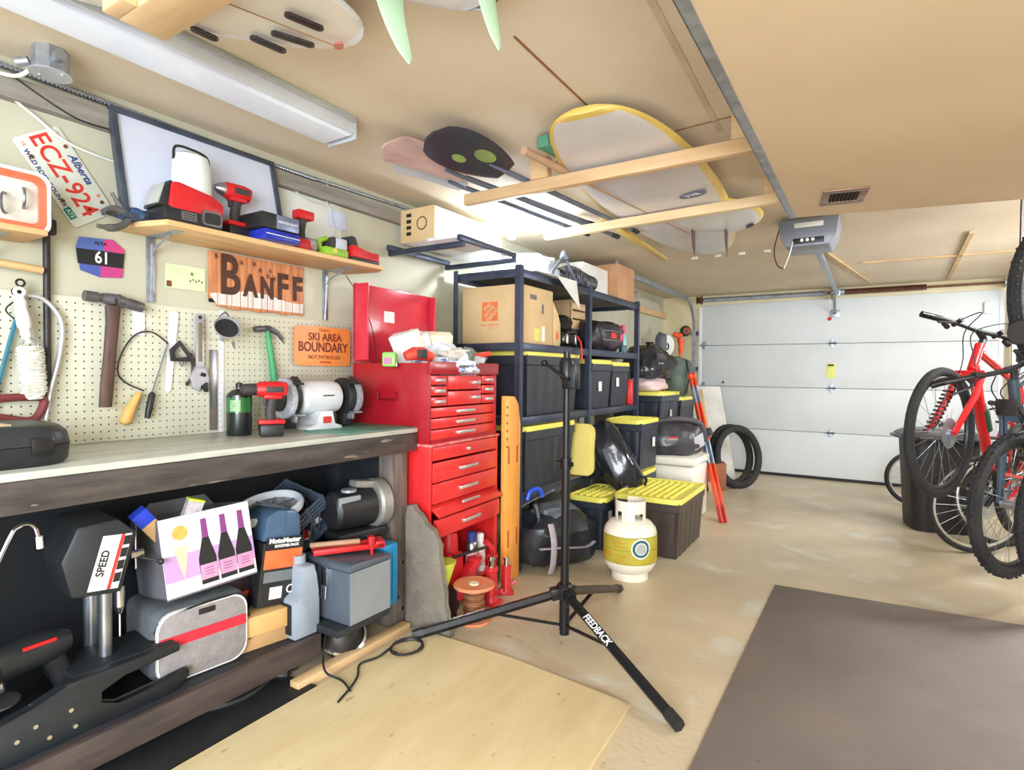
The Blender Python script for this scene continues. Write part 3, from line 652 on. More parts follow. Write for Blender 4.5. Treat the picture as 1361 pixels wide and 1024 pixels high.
# coping / fret saw of wire with wooden handle
t = thing('coping_saw', 'coping saw with thin wire bow and pale wooden handle', 'coping saw', (HX + 0.01, 1.06, 1.0), 90)
g = G(); g.tube([(0.12, 0, 0.305), (0.06, 0, 0.345), (0.0, 0, 0.33), (-0.045, 0, 0.26), (-0.058, 0, 0.19), (-0.03, 0, 0.15), (0.03, 0, 0.12)], 0.003, 6, smooth=5); obj('bow', g, m_dark_metal, t)
g = G(); g.bar((0.12, 0, 0.305), (0.055, 0, 0.10), 0.0015, 0.005); obj('blade', g, m_metal, t)
g = G(); g.tube([(-0.045, -0.006, 0.0), (-0.035, -0.006, 0.012), (-0.02, -0.006, 0.055), (0.005, -0.006, 0.10), (0.012, -0.006, 0.115)], [0.014, 0.021, 0.018, 0.012, 0.008], 12); obj('handle', g, mat('handle_yellow_wood', (224, 180, 106), (206, 158, 84), scale=8, rough=0.5), t)
t = thing('needle_file', 'thin file with a black handle beside the coping saw handle', 'file', (HX + 0.02, 1.115, 1.015), 90)
g = G(); g.tube([(-0.018, 0, 0.0), (-0.012, 0, 0.03), (0.0, 0, 0.09), (0.002, 0, 0.10)], [0.009, 0.012, 0.012, 0.006], 12); obj('handle', g, m_black, t)
g = G(); g.cyl((0.002, 0, 0.1), (0.05, 0, 0.27), 0.0025, 0.001, 6); obj('blade', g, m_metal, t)
g = G(); g.box(-0.02, 0.02, -0.006, 0, 0, 0.10, 0.001); g.box(-0.006, 0.006, -0.03, 0, 0.02, 0.03); one('white_bracket_plate', g, m_white, 'white hook plate above the coping saw bow', 'hook', (HX - 0.004, 1.08, 1.33), 90)
# drywall saw / long white blade
t = thing('hand_saw_blade', 'slim white painted saw blade hanging left of the adjustable wrench', 'saw blade', (HX, 1.19, 1.11), 90)
g = G(); g.wp([(-0.018, 0.01), (-0.008, 0.0), (0.004, 0.012), (0.034, 0.31), (0.026, 0.325), (0.0, 0.32)], -0.004, 0); obj('blade', g, m_white, t)
# black clamp / caliper
t = thing('spring_clamp', 'small black spring clamp hung below the saw blade', 'clamp', (HX + 0.015, 1.225, 1.235), 90)
g = G(); g.wp([(-0.04, 0.0), (-0.045, 0.045), (-0.005, 0.085), (0.0, 0.07), (-0.03, 0.035), (-0.025, 0.01), (0.03, 0.02), (0.035, 0.0)], -0.012, 0.0, bev=0.002); obj('jaw', g, m_black, t)
g = G(); g.wp([(-0.005, 0.08), (0.05, 0.01), (0.052, -0.02), (0.04, -0.015), (0.036, 0.005), (-0.002, 0.055)], -0.014, -0.004, bev=0.002); obj('lever', g, m_dk, t)
g = G(); g.tube([(-0.01, -0.006, 0.03), (0.0, -0.006, -0.02), (0.02, -0.006, 0.02)], 0.003, 6, smooth=3); obj('spring', g, m_metal, t)
t = thing('wire_hook_tool', 'bent dark wire hook hanging beside the adjustable wrench', 'hook', (HX + 0.01, 1.262, 1.14), 90)
g = G(); g.tube([(0.008, 0, 0.13), (0.012, 0, 0.05), (-0.005, 0, 0.01), (-0.012, -0.005, 0.0), (-0.016, -0.01, 0.012)], 0.005, 8, smooth=5); obj('wire', g, m_oldwood, t)
# adjustable wrench
t = thing('adjustable_wrench', 'large chrome adjustable wrench hanging jaw down', 'wrench', (HX + 0.012, 1.30, 1.11), 90)
g = G(); ow = [(-0.022, 0.33), (0.022, 0.33), (0.018, 0.28), (0.016, 0.09), (0.0, 0.06), (-0.016, 0.09), (-0.020, 0.28)]
g.wp([(-0.018, 0.305), (-0.012, 0.322), (0.012, 0.322), (0.018, 0.305), (0.017, 0.12), (0.02, 0.09), (-0.022, 0.09), (-0.016, 0.12)], -0.010, 0, bev=0.002)
obj('handle', g, mat('wrench_steel', (196, 196, 206), (170, 170, 182), rough=0.45, metal=0.5), t)
g = G(); g.wp([(-0.009, 0.285), (0.009, 0.285), (0.009, 0.125), (-0.008, 0.125)], -0.0108, -0.0095, bev=0.0004); obj('handle_recess', g, mat('recess_tan', (150, 140, 112), rough=0.6, metal=0.4), t)
g = G(); g.wp([(-0.022, 0.10), (0.022, 0.10), (0.038, 0.06), (0.036, 0.03), (0.022, 0.045), (-0.002, 0.028), (0.0, 0.0), (-0.03, 0.02), (-0.04, 0.06)], -0.014, 0, bev=0.003); obj('fixed_jaw', g, MATS['wrench_steel'], t)
g = G(); g.wp([(0.006, 0.03), (0.03, 0.04), (0.032, 0.0), (0.02, 0.0), (0.016, 0.016), (0.004, 0.01)], -0.013, -0.001, bev=0.002); obj('moving_jaw', g, m_dark_metal, t)
g = G(); g.cyl((0.0, -0.015, 0.075), (0.018, -0.015, 0.07), 0.008, n=10); obj('worm_screw', g, m_dark_metal, t)
g = G(); g.cyl((0, -0.0115, 0.307), (0, -0.0095, 0.307), 0.008, n=14); obj('hanging_hole', g, m_black, t)
# vise-like air horn / funnel
t = thing('metal_funnel', 'dull silver funnel with a dark open mouth hung mouth out', 'funnel', (HX + 0.01, 1.37, 1.29), 90)
mm = T(0, -0.085, 0.085) @ RX(62) @ RY(-16)
g = G(); g.lathe([(0.006, -0.095), (0.010, -0.095), (0.013, -0.04), (0.048, 0.0), (0.052, 0.012), (0.049, 0.012), (0.044, 0.0), (0.009, -0.038), (0.005, -0.08)], 24, mm); obj('cone', g, mat('funnel_silver', (196, 198, 204), rough=0.35, metal=0.6), t)
g = G(); g.lathe([(0, -0.004), (0.043, -0.002), (0.044, 0.002), (0, 0.0)], 24, mm); obj('dark_filter', g, m_black, t)
g = G(); g.tube([(-0.02, -0.06, 0.13), (0.0, -0.075, 0.15), (0.025, -0.06, 0.135)], 0.004, 6, smooth=4); g.cyl((0.03, -0.08, 0.03), (0.035, -0.085, -0.0), 0.007, 0.003, 8); obj('hanging_ring', g, m_metal, t)
# rulers
t = thing('steel_ruler', 'wide steel straightedge standing behind the wrench and green cylinder', 'ruler', (HX - 0.002, 1.368, 0.948), 90)
g = G(); g.box(-0.017, 0.017, -0.003, 0, 0, 0.34, 0.0008); obj('blade', g, m_metal, t)
g = G(); g.box(-0.015, 0.015, -0.0036, -0.003, 0.0, 0.1); obj('stained_end', g, mat('ruler_stain', (120, 110, 100), (90, 86, 84), scale=20, rough=0.6), t)
g = G(); g.box(-0.01, 0.01, -0.003, 0, 0, 0.52, 0.0008)
for k in range(20): g.box(-0.01, -0.004 if k % 2 else 0.0, -0.0034, -0.003, 0.02 + 0.024 * k, 0.0215 + 0.024 * k, mi=1)
one('yardstick', g, [m_white, m_print_black], 'narrow white yardstick upright beside the steel straightedge', 'ruler', (HX - 0.003, 1.405, 0.937), 90)
# green claw hammer
t = thing('claw_hammer', 'claw hammer with a green handle hanging behind the red drill', 'hammer', (HX + 0.02, 1.62, 1.06), 90)
g = G(); g.tube([(0.03, 0, 0.0), (0.022, 0, 0.12), (0.002, 0, 0.24), (-0.012, 0, 0.325)], [0.018, 0.016, 0.014, 0.011], 12, smooth=4); obj('handle', g, mat('mint_handle', (66, 160, 104), (50, 140, 90), rough=0.45), t)
g = G(); g.cyl((-0.075, 0, 0.325), (-0.04, 0, 0.33), 0.014, n=14); g.tube([(-0.045, 0, 0.33), (-0.01, 0, 0.332), (0.02, 0, 0.325), (0.055, 0, 0.30), (0.075, 0, 0.27)], [0.012, 0.015, 0.012, 0.009, 0.004], 12, smooth=3); obj('head', g, m_oldsteel, t)
g = G(); g.cyl((-0.015, -0.014, 0.335), (-0.015, -0.02, 0.335), 0.01, n=10); obj('peg_tip', g, m_black, t)
# sign
t = thing('ski_boundary_sign', 'orange rounded metal sign reading SKI AREA BOUNDARY', 'sign', (HX + 0.01, 1.93, 1.325), 90)
g = G(); g.wp(rrect(0.345, 0.195, 0.025), -0.004, 0); obj('plate', g, mat('sign_orange', (236, 130, 62), (242, 158, 84), scale=3, rough=0.35), t)
g = G(); g.wt('SKI AREA', 0.052, 0.01, -0.005, 0.045, sx=0.98, off=0.0012); g.wt('BOUNDARY', 0.066, 0.0, -0.005, -0.006, sx=0.84, off=0.0016); obj('lettering', g, mat('sign_brown_text', (128, 60, 50), rough=0.6), t)
g = G(); g.wt('NOT PATROLLED', 0.026, 0.005, -0.005, -0.055, sx=0.98, off=0.0004); g.wt('Caution', 0.02, 0.0, -0.005, 0.082, shear=.3); obj('small_lettering', g, mat('sign_dark_orange', (160, 78, 50), rough=0.6), t)
g = G(); g.box(-0.025, 0.045, -0.0055, -0.004, -0.082, -0.075, 0.001); obj('underline', g, m_print_red, t)

# conduit, cables and junction box at the ceiling line
t = thing('flexible_conduit', 'ribbed metal conduit running along the top of the left wall', 'conduit', (WX + 0.016, 0.0, 2.145), 90)
g = G(); g.tube([(0.3, 0, 0.022), (1.0, 0, 0.018), (1.35, 0.0, 0.01), (1.7, -0.0, 0.004), (2.6, 0.0, 0.025)], 0.009, 10); obj('tube', g, m_alu, t)
g = G()
for k in range(130): g.torus((0.33 + k * 0.012, 0, 0.022 - 0.018 * min(1, k / 110)), 0.009, 0.0022, 10, 4, RY(90))
obj('ribs', g, m_metal, t)
t = thing('junction_box', 'octagonal steel ceiling junction box with a blank cover', 'junction box', (-2.20, 0.755, 2.125))
g = G(); g.lathe([(0.0, 0.0), (0.052, 0.0), (0.052, 0.008), (0.048, 0.01), (0.048, 0.075), (0, 0.075)], 8, RZ(22.5)); obj('box', g, m_alu, t)
g = G(); g.lathe([(0, -0.003), (0.056, -0.003), (0.056, 0.0), (0, 0.0)], 24); obj('cover', g, mat('cover_steel', (205, 212, 222), rough=0.3, metal=0.5), t)
for q in ((-0.03, -0.02), (0.03, 0.02)):
    g = G(); g.cyl((q[0], q[1], -0.006), (q[0], q[1], 0), 0.006, n=8); obj('screw', g, m_chrome, t)
g = G(); g.cyl((0.045, 0.0, 0.04), (0.075, 0.0, 0.04), 0.016, n=12); obj('connector', g, m_alu, t)
g = G(); g.cyl((-0.03, -0.045, 0.03), (-0.05, -0.07, 0.02), 0.014, n=12); obj('connector', g, m_alu, t)
g = G(); g.tube([(-2.23, 0.72, 2.14), (-2.26, 0.70, 2.115), (-2.31, 0.68, 2.12), (-2.335, 0.62, 2.13), (-2.34, 0.4, 2.14)], 0.006, 8, smooth=6); one('cable', g, m_white_plastic, 'grey-white cable looping out of the junction box', 'cable')
g = G(); g.tube([(-2.35, 0.45, 2.12), (-2.355, 0.66, 2.085), (-2.35, 0.75, 2.04), (-2.355, 0.84, 1.985), (-2.355, 0.92, 1.965), (-2.355, 1.03, 1.955)], 0.0045, 8, smooth=6); one('cable', g, m_white_plastic, 'white cable sagging down behind the licence plate to the whiteboard', 'cable')
g = G(); g.tube([(-2.33, 0.70, 2.13), (-2.33, 0.8, 2.085), (-2.33, 0.88, 2.06), (-2.33, 0.98, 2.06)], 0.003, 6, smooth=5); one('cable', g, m_black, 'thin black cable below the ribbed conduit', 'cable')
g = G(); g.tube([(-2.352, 1.68, 2.10), (-2.352, 1.83, 2.04), (-2.352, 1.96, 2.04), (-2.35, 1.985, 1.97), (-2.352, 2.0, 1.9), (-2.352, 1.9, 1.86), (-2.352, 1.8, 1.855)], 0.0025, 6, smooth=5); g.tube([(-2.352, 1.955, 2.04), (-2.352, 1.96, 2.17)], 0.003, 6); one('cable', g, m_white_plastic, 'thin wire hanging on the white board right of the whiteboard', 'cable')
g = G(); g.box(1.97, 2.09, -0.006, 0, 1.94, 2.03, 0.002); one('paper_note', g, mat('pale_blue_paper', (206, 214, 240), rough=.8), 'pale blue paper pinned on the wall above the red charger', 'paper', (WX + 0.002, 0, 0), 90)
g = G(); g.tube([(-2.33, 2.06, 1.70), (-2.3, 2.10, 1.62), (-2.22, 2.13, 1.45), (-2.18, 2.13, 1.26)], 0.0025, 6, smooth=5); one('cable', g, m_black, 'thin black cord hanging in front of the red chest lid', 'cable')
# ------------------------------------------------------------------ workbench (local x along the wall, -y into the room), origin at the wall foot
m_btop = mat('bench_top_board', (200, 204, 194), (172, 176, 168), scale=3, stretch=(1, 5, 5), rough=0.35)
m_bwood = mat('stained_bench_wood', (84, 76, 72), (46, 43, 46), scale=3.5, stretch=(1.2, 8, 8), rough=0.5, detail=8)
stains(m_bwood, [(7.0, (150, 136, 122), 0.66, 0.74)])
m_bleg = mat('bench_leg_wood', (122, 112, 104), (84, 76, 74), scale=4, stretch=(8, 8, 1), rough=0.6)
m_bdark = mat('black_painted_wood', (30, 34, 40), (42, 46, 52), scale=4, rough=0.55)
wb = thing('workbench', 'long dark-stained wooden workbench with a pale top and a lower shelf', 'workbench', (WX + 0.008, 0.5, 0), 90)
def wy(y): return y - 0.5
g = G(); g.box(wy(-0.6), wy(2.065), -0.527, 0, 0.913, 0.935, 0.004); obj('worktop', g, m_btop, wb)
g = G(); g.box(wy(-0.6), wy(2.06), -0.530, -0.492, 0.828, 0.9125, 0.004); obj('front_rail', g, m_bwood, wb)
for y in (1.985, 0.25):
    g = G(); g.box(wy(y) - 0.05, wy(y) + 0.05, -0.490, -0.40, 0.0, 0.912, 0.004); obj('leg', g, m_bleg, wb)
for y in (2.0, 0.25):
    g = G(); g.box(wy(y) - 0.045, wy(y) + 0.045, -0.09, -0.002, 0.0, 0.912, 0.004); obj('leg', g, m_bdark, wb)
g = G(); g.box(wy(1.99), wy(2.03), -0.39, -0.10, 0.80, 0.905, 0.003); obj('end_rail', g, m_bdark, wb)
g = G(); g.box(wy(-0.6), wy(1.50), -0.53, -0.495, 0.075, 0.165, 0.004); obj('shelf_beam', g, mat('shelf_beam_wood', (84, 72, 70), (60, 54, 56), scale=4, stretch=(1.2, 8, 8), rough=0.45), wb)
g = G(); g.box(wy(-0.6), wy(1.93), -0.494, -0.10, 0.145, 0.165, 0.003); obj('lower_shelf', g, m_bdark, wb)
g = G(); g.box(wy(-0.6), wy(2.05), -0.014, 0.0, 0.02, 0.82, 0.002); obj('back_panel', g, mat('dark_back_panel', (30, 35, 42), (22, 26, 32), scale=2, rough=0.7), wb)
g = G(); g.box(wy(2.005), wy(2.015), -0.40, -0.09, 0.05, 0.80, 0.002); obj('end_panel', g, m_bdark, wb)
for q in ((1.945, -0.5335, 0.895), (1.965, -0.5335, 0.86), (2.0, -0.493, 0.30), (1.97, -0.493, 0.14), (2.0, -0.493, 0.08)):
    g = G(); g.cyl((wy(q[0]), q[1] - 0.001, q[2]), (wy(q[0]), q[1] + 0.006, q[2]), 0.008, n=10); obj('bolt', g, m_chrome, wb)
g = G(); g.box(1.66, 2.11, 0.035, 0.52, 0, 0.004, 0.001, m=M.Identity(4))
g2 = G(); g2.prism([(1.60, -0.30), (1.66, -0.5), (2.10, -0.51), (2.08, -0.03), (1.78, -0.03)], 0, 0.004, bev=0.001); g.b.free()
one('green_mat', g2, mat('green_cutting_mat', (96, 150, 132), (84, 136, 120), rough=0.5), 'dull green mat lying under the bench grinder', 'mat', (WX + 0.01, 0, 0.9355), 90)
BZ = 0.9355
# black tool case at the left edge
t = thing('tool_case', 'large black moulded tool case with rounded corner at the bench left end', 'case', (-2.06, 0.50, BZ), 90)
g = G(); g.rings([[(x * s_, y * s_, z) for x, y in rrect(0.44, 0.34, 0.11, 8)] for z, s_ in ((0.0, 0.93), (0.012, 0.98), (0.055, 1.0))]); obj('lower_shell', g, m_black, t)
g = G(); g.rings([[(x * s_, y * s_, z) for x, y in rrect(0.44, 0.34, 0.11, 8)] for z, s_ in ((0.057, 1.0), (0.09, 0.97), (0.105, 0.90), (0.11, 0.86))]); obj('upper_shell', g, mat('case_dark_grey', (48, 52, 58), (40, 44, 48), rough=0.4), t)
g = G(); g.box(0.205, 0.228, -0.035, 0.02, 0.03, 0.075, 0.004); g.box(0.10, 0.15, -0.176, -0.165, 0.03, 0.08, 0.003); obj('latch', g, m_black_gloss, t)
g = G(); g.box(-0.16, 0.08, -0.10, 0.06, 0.108, 0.114, 0.002); obj('label', g, mat('label_cream_orange', (222, 206, 170), (206, 170, 130), scale=6, rough=0.6), t)
# green gas cylinder
t = thing('gas_cylinder', 'small dark green camping gas cylinder standing on the bench', 'gas cylinder', (-2.20, 1.385, BZ))
m_gas = mat('cylinder_green', (40, 110, 56), (34, 96, 50), rough=0.25, coat=0.4)
g = G(); g.lathe([(0, 0), (0.047, 0.0), (0.049, 0.006), (0.049, 0.095), (0, 0.095)], 28); obj('lower_body', g, mat('cylinder_dark', (24, 34, 34), rough=0.25, coat=0.4), t)
g = G(); g.lathe([(0.049, 0.095), (0.049, 0.155), (0, 0.155)], 28); obj('upper_body', g, m_gas, t)
g = G(); g.lathe([(0.049, 0.155), (0.048, 0.165), (0.03, 0.184), (0.014, 0.19), (0.013, 0.2), (0, 0.2)], 28); obj('shoulder', g, mat('cylinder_dark', (24, 34, 34)), t)
g = G(); g.lathe([(0.014, 0.195), (0.014, 0.212), (0.008, 0.216), (0, 0.216)], 14); obj('cap', g, m_dark_metal, t)
g = G(); g.rings([[(0.0497 * math.cos(a), 0.0497 * math.sin(a), z) for z in (0.1, 0.145)] for a in [R(-75 + 6 * k) for k in range(9)]], cap=False); obj('label', g, mat('cylinder_label', (160, 190, 150), (120, 160, 120), scale=40, rough=.5), t)
# red drill on bench
drill('red and black cordless drill standing on the bench by the grinder', (-2.07, 1.43, BZ), 62)
# grinder
t = thing('bench_grinder', 'white and black double-wheel bench grinder on the workbench', 'bench grinder', (-2.17, 1.74, BZ), 84)
g = G(); pr = [(0.0, -0.115), (0.055, -0.11), (0.075, -0.085), (0.078, 0.06), (0.07, 0.09), (0.05, 0.105), (0, 0.11)]
g.lathe(pr, 28, T(0.01, 0, 0.145) @ RY(90)); obj('motor_body', g, mat('grinder_white', (214, 218, 222), (200, 204, 210), rough=0.35), t)
g = G(); g.wp([(-0.085, 0), (0.095, 0), (0.09, 0.018), (0.05, 0.024), (0.045, 0.085), (-0.025, 0.085), (-0.04, 0.024), (-0.08, 0.018)], -0.075, 0.07, bev=0.004); obj('base', g, MATS['grinder_white'], t)
g = G(); g.wp(rrect(0.04, 0.03, 0.004), -0.079, -0.074, T(0.012, 0, 0.045)); obj('badge', g, m_print_red, t)
g = G(); g.wt('MASTERCRAFT', 0.009, 0.02, -0.080, 0.155, off=0.0003); obj('lettering', g, m_print_black, t)
for sx in (-1, 1):
    x = 0.01 + sx * 0.148
    g = G(); g.lathe([(0, -0.026), (0.085, -0.026), (0.09, -0.018), (0.09, 0.018), (0.085, 0.026), (0, 0.026)], 28, T(x, 0.006, 0.145) @ RY(90)); g.box(x - 0.026, x + 0.026, -0.03, 0.03, 0.01, 0.10, 0.004); obj('wheel_guard', g, m_black, t)
    g = G(); g.lathe([(0, -0.012), (0.088, -0.012), (0.09, -0.008), (0.09, 0.008), (0.088, 0.012), (0, 0.012)], 32, T(x + sx * 0.022, -0.014, 0.145) @ RY(90)); obj('grinding_wheel', g, mat('abrasive_grey', (150, 150, 156), (128, 126, 132), scale=60, rough=0.9) if sx > 0 else mat('abrasive_rim', (186, 190, 200), (160, 160, 168), scale=60, rough=0.8), t)
    g = G(); g.lathe([(0, 0.0), (0.062, 0.0), (0.058, 0.016 * sx), (0.02, 0.02 * sx), (0, 0.022 * sx)], 28, T(x + sx * 0.026, 0.006, 0.145) @ RY(90)); obj('side_cover', g, m_black_gloss, t)
    g = G(); g.box(x - 0.02, x + 0.02, -0.115, -0.06, 0.07, 0.078, 0.002); g.box(x - 0.006, x + 0.006, -0.07, -0.02, 0.04, 0.07, 0.001); obj('tool_rest', g, m_alu, t)
    g = G(); g.box(x - 0.02, x + 0.02, -0.10, -0.04, 0.205, 0.215, 0.002, m=RX(0)); g.bar((x, -0.095, 0.21), (x, -0.05, 0.24), 0.03, 0.004); obj('spark_guard', g, m_black, t)
# ------------------------------------------------------------------ under the bench (shelf top z 0.166)
UZ = 0.1665
# drill-press head labelled SPEED
m_dpress = mat('machine_charcoal', (32, 37, 42), (25, 29, 33), scale=5, rough=0.5)
t = thing('drill_press', 'dark drill press with a white and red SPEED chart under the bench', 'drill press', (-2.05, 0.80, UZ + 0.075), 84)
t.scale = (0.8, 0.8, 0.8)
g = G(); g.box(-0.12, 0.13, -0.10, 0.16, 0.0, 0.03, 0.008); obj('foot', g, m_dpress, t)
g = G(); g.cyl((0.02, 0.08, 0.03), (0.02, 0.08, 0.33), 0.028, n=18); obj('column', g, m_metal, t)
g = G(); g.wp([(-0.10, 0.36), (0.06, 0.34), (0.115, 0.56), (0.05, 0.63), (-0.08, 0.62), (-0.13, 0.50)], -0.13, 0.17, bev=0.015); obj('head', g, m_dpress, t)
g = G(); g.wp([(-0.052, 0.375), (0.045, 0.365), (0.095, 0.565), (0.0, 0.572)], -0.1335, -0.1305); obj('speed_chart', g, m_print_white, t)
g = G(); g.wp([(0.008, 0.369), (0.020, 0.368), (0.072, 0.567), (0.06, 0.568)], -0.1345, -0.1335); obj('red_stripe', g, m_print_red, t)
g = G(); g.text('SPEED', 0.036, T(-0.002, -0.1345, 0.47) @ RX(90) @ RZ(75), sx=1.0, off=0.001); obj('lettering', g, m_print_black, t)
g = G(); ang = 75
for k in range(4):
    z0 = 0.39 + 0.045 * k; x0 = 0.028 + 0.0115 * k
    g.wp([(x0, z0), (x0 + 0.022, z0), (x0 + 0.030, z0 + 0.034), (x0 + 0.008, z0 + 0.034)], -0.1345, -0.1335)
obj('speed_table', g, m_print_black, t)
g = G(); g.cyl((0.11, -0.06, 0.46), (0.155, -0.06, 0.46), 0.018, n=14); g.cyl((0.13, -0.06, 0.40), (0.13, -0.06, 0.58), 0.0035, n=8); obj('feed_hub', g, m_chrome, t)
g = G(); g.cyl((0.13, -0.06, 0.45), (0.19, -0.13, 0.43), 0.006, n=8); g.sph((0.195, -0.135, 0.428), 0.013, 10); obj('feed_lever', g, m_black, t)
g = G(); g.cyl((0.07, -0.07, 0.35), (0.07, -0.07, 0.27), 0.018, n=14); g.cyl((0.07, -0.07, 0.27), (0.07, -0.07, 0.24), 0.018, 0.008, 14); g.cyl((0.07, -0.07, 0.24), (0.07, -0.07, 0.15), 0.004, n=8); obj('chuck', g, m_chrome, t)
g = G(); g.cyl((0.02, -0.08, 0.345), (0.02, -0.08, 0.07), 0.022, n=16); obj('steel_tube', g, m_metal, t)
# black machine base plate in front
t = thing('machine_base', 'dark slotted cast machine base lying on the lower shelf front', 'machine base', (-2.0, 0.72, UZ), 90)
g = G(); g.wp([(-0.28, 0.0), (0.24, 0.0), (0.29, 0.03), (0.29, 0.055), (0.23, 0.04), (0.08, 0.035), (0.03, 0.06), (0.03, 0.10), (0.10, 0.125), (0.26, 0.125), (0.26, 0.15), (-0.05, 0.155), (-0.12, 0.12), (-0.28, 0.10)], -0.12, -0.085, bev=0.006); obj('front_web', g, m_dpress, t)
g = G(); g.box(-0.02, 0.26, -0.085, 0.10, 0.13, 0.155, 0.008); g.box(-0.28, -0.06, -0.085, 0.06, 0.0, 0.10, 0.006); obj('table', g, m_dpress, t)
for q in ((-0.24, 0.03), (-0.16, 0.055), (-0.12, 0.075), (-0.09, 0.03), (-0.04, 0.08), (-0.03, 0.03)):
    g = G(); g.cyl((q[0], -0.124, q[1]), (q[0], -0.119, q[1]), 0.006, n=8); obj('screw', g, m_chrome, t)
# corded drill, jumble
t = thing('power_drill', 'black corded power drill lying below the drill press head', 'power drill', (-2.0, 0.62, UZ + 0.055), 96)
g = G(); g.tube([(-0.13, 0, 0.16), (-0.08, 0, 0.17), (0.0, 0, 0.18), (0.06, 0, 0.18), (0.10, 0, 0.175)], [0.03, 0.045, 0.05, 0.048, 0.03], 16); obj('motor_housing', g, m_dpress, t)
g = G(); g.tube([(0.05, 0, 0.17), (0.08, 0, 0.10), (0.10, 0, 0.03)], [0.03, 0.026, 0.03], 12); obj('grip', g, m_black, t)
g = G(); g.tube([(-0.12, -0.03, 0.18), (-0.14, -0.05, 0.10), (-0.12, -0.06, 0.04)], 0.018, 10, smooth=3); obj('side_handle', g, m_black_gloss, t)
g = G(); g.cyl((-0.13, 0, 0.16), (-0.19, 0, 0.15), 0.022, 0.012, 14); obj('chuck', g, m_chrome, t)
g = G(); g.box(-0.03, 0.05, -0.053, -0.045, 0.205, 0.215, 0.002); g.box(0.06, 0.13, -0.035, -0.028, 0.0, 0.012, 0.002); obj('red_trim', g, m_red_plastic, t)
t = thing('angle_grinder', 'dark angle grinder with a steel nose at the lower shelf left edge', 'angle grinder', (-2.02, 0.43, UZ + 0.05), 70)
g = G(); g.tube([(-0.12, 0, 0.10), (0.0, 0, 0.11), (0.08, 0, 0.12)], [0.03, 0.034, 0.032], 14); obj('body', g, m_dpress, t)
g = G(); g.cyl((0.08, 0, 0.12), (0.14, 0, 0.13), 0.03, 0.02, 14); g.lathe([(0, 0), (0.055, 0.0), (0.055, 0.006), (0, 0.006)], 24, T(0.12, 0, 0.08)); obj('gear_head', g, m_metal, t)
g = G(); g.tube([(0.10, -0.03, 0.14), (0.13, -0.09, 0.18), (0.12, -0.12, 0.26)], 0.015, 10, smooth=3); obj('side_handle', g, m_black, t)
t = thing('hose_nozzle', 'chrome hooked tube like a tap spout rising at the lower left', 'spout', (-1.93, 0.53, UZ + 0.165), 90)
g = G(); g.tube([(-0.10, 0, 0.0), (-0.04, 0, 0.22), (0.03, 0, 0.41), (0.055, 0, 0.445), (0.085, 0, 0.44), (0.098, 0, 0.40)], 0.005, 10, smooth=6); obj('tube', g, m_chrome, t)
g = G(); g.cyl((0.098, 0, 0.408), (0.100, 0, 0.375), 0.008, n=12); obj('tip', g, m_white_plastic, t)
g = G(); g.cyl((-0.10, 0, 0.01), (-0.11, 0, -0.10), 0.03, n=14); g.lathe([(0, 0), (0.05, 0), (0.045, 0.02), (0, 0.025)], 16, T(-0.11, 0, -0.128)); obj('base', g, m_black, t)
# grey soft cooler bag
m_bag = mat('bag_grey_fabric', (150, 144, 144), (134, 128, 130), scale=30, rough=0.85, bump=0.2)
m_bag_d = mat('bag_dark_side', (88, 94, 98), (76, 82, 88), scale=30, rough=0.8)
t = thing('cooler_bag', 'soft grey cooler bag with a red stripe on the lower shelf', 'cooler bag', (-2.03, 1.09, UZ), 84)
g = G(); g.box(-0.155, 0.155, -0.10, 0.16, 0.005, 0.245, 0.035, seg=3); obj('body', g, m_bag_d, t)
g = G(); g.wp(rrect(0.285, 0.225, 0.05), -0.118, -0.098, T(0.0, 0, 0.122), bev=0.005); obj('front_pocket', g, m_bag, t)
g = G(); g.box(-0.142, 0.142, -0.1205, -0.118, 0.125, 0.160); obj('red_stripe', g, mat('stripe_red', (206, 40, 58), (196, 34, 52), rough=0.7), t)
g = G(); ring_wp(g, rrect(0.295, 0.235, 0.055), rrect(0.283, 0.223, 0.05), -0.117, -0.104, T(0, 0, 0.122)); obj('piping', g, m_white_plastic, t)
g = G(); g.tube([(-0.15, -0.10, 0.18), (-0.12, -0.112, 0.225), (0, -0.115, 0.24), (0.12, -0.112, 0.235), (0.152, -0.10, 0.20)], 0.004, 6, smooth=5); obj('zip', g, m_black, t)
g = G(); g.box(-0.02, 0.035, -0.122, -0.116, 0.205, 0.225, 0.003); obj('buckle', g, m_black, t)
g = G(); g.tube([(0.155, -0.05, 0.20), (0.175, -0.08, 0.12), (0.165, -0.10, 0.05)], 0.006, 8, smooth=4, flat=0.5); obj('strap', g, m_black, t)
# prosecco box tilted on the bag
t = thing('wine_box', 'white and lilac wine carton printed with three bottles, tilted, open top', 'box', (-2.04, 1.13, UZ + 0.262), 84)
t.rotation_euler = (M.Rotation(R(84), 3, 'Z') @ M.Rotation(R(-3), 3, 'Y') @ M.Rotation(R(-10), 3, 'X')).to_euler()
m_wb = mat('carton_white', (232, 226, 232), rough=0.6); m_lil = mat('carton_lilac', (196, 156, 210), rough=0.6)
w, d, h = 0.30, 0.26, 0.265
g = G(); g.box(-w / 2, w / 2, -d / 2, -d / 2 + 0.006, 0, h, mi=0); g.box(-w / 2, -w / 2 + 0.006, -d / 2 + .006, d / 2, 0, h, mi=1); g.box(w / 2 - 0.006, w / 2, -d / 2 + .006, d / 2, 0, h, mi=1); g.box(-w / 2, w / 2, d / 2 - 0.006, d / 2, 0, h, mi=1); g.box(-w / 2, w / 2, -d / 2, d / 2, 0, 0.006, mi=1)
obj('carton', g, [m_wb, mat('carton_inside_grey', (104, 104, 112), rough=0.7)], t)
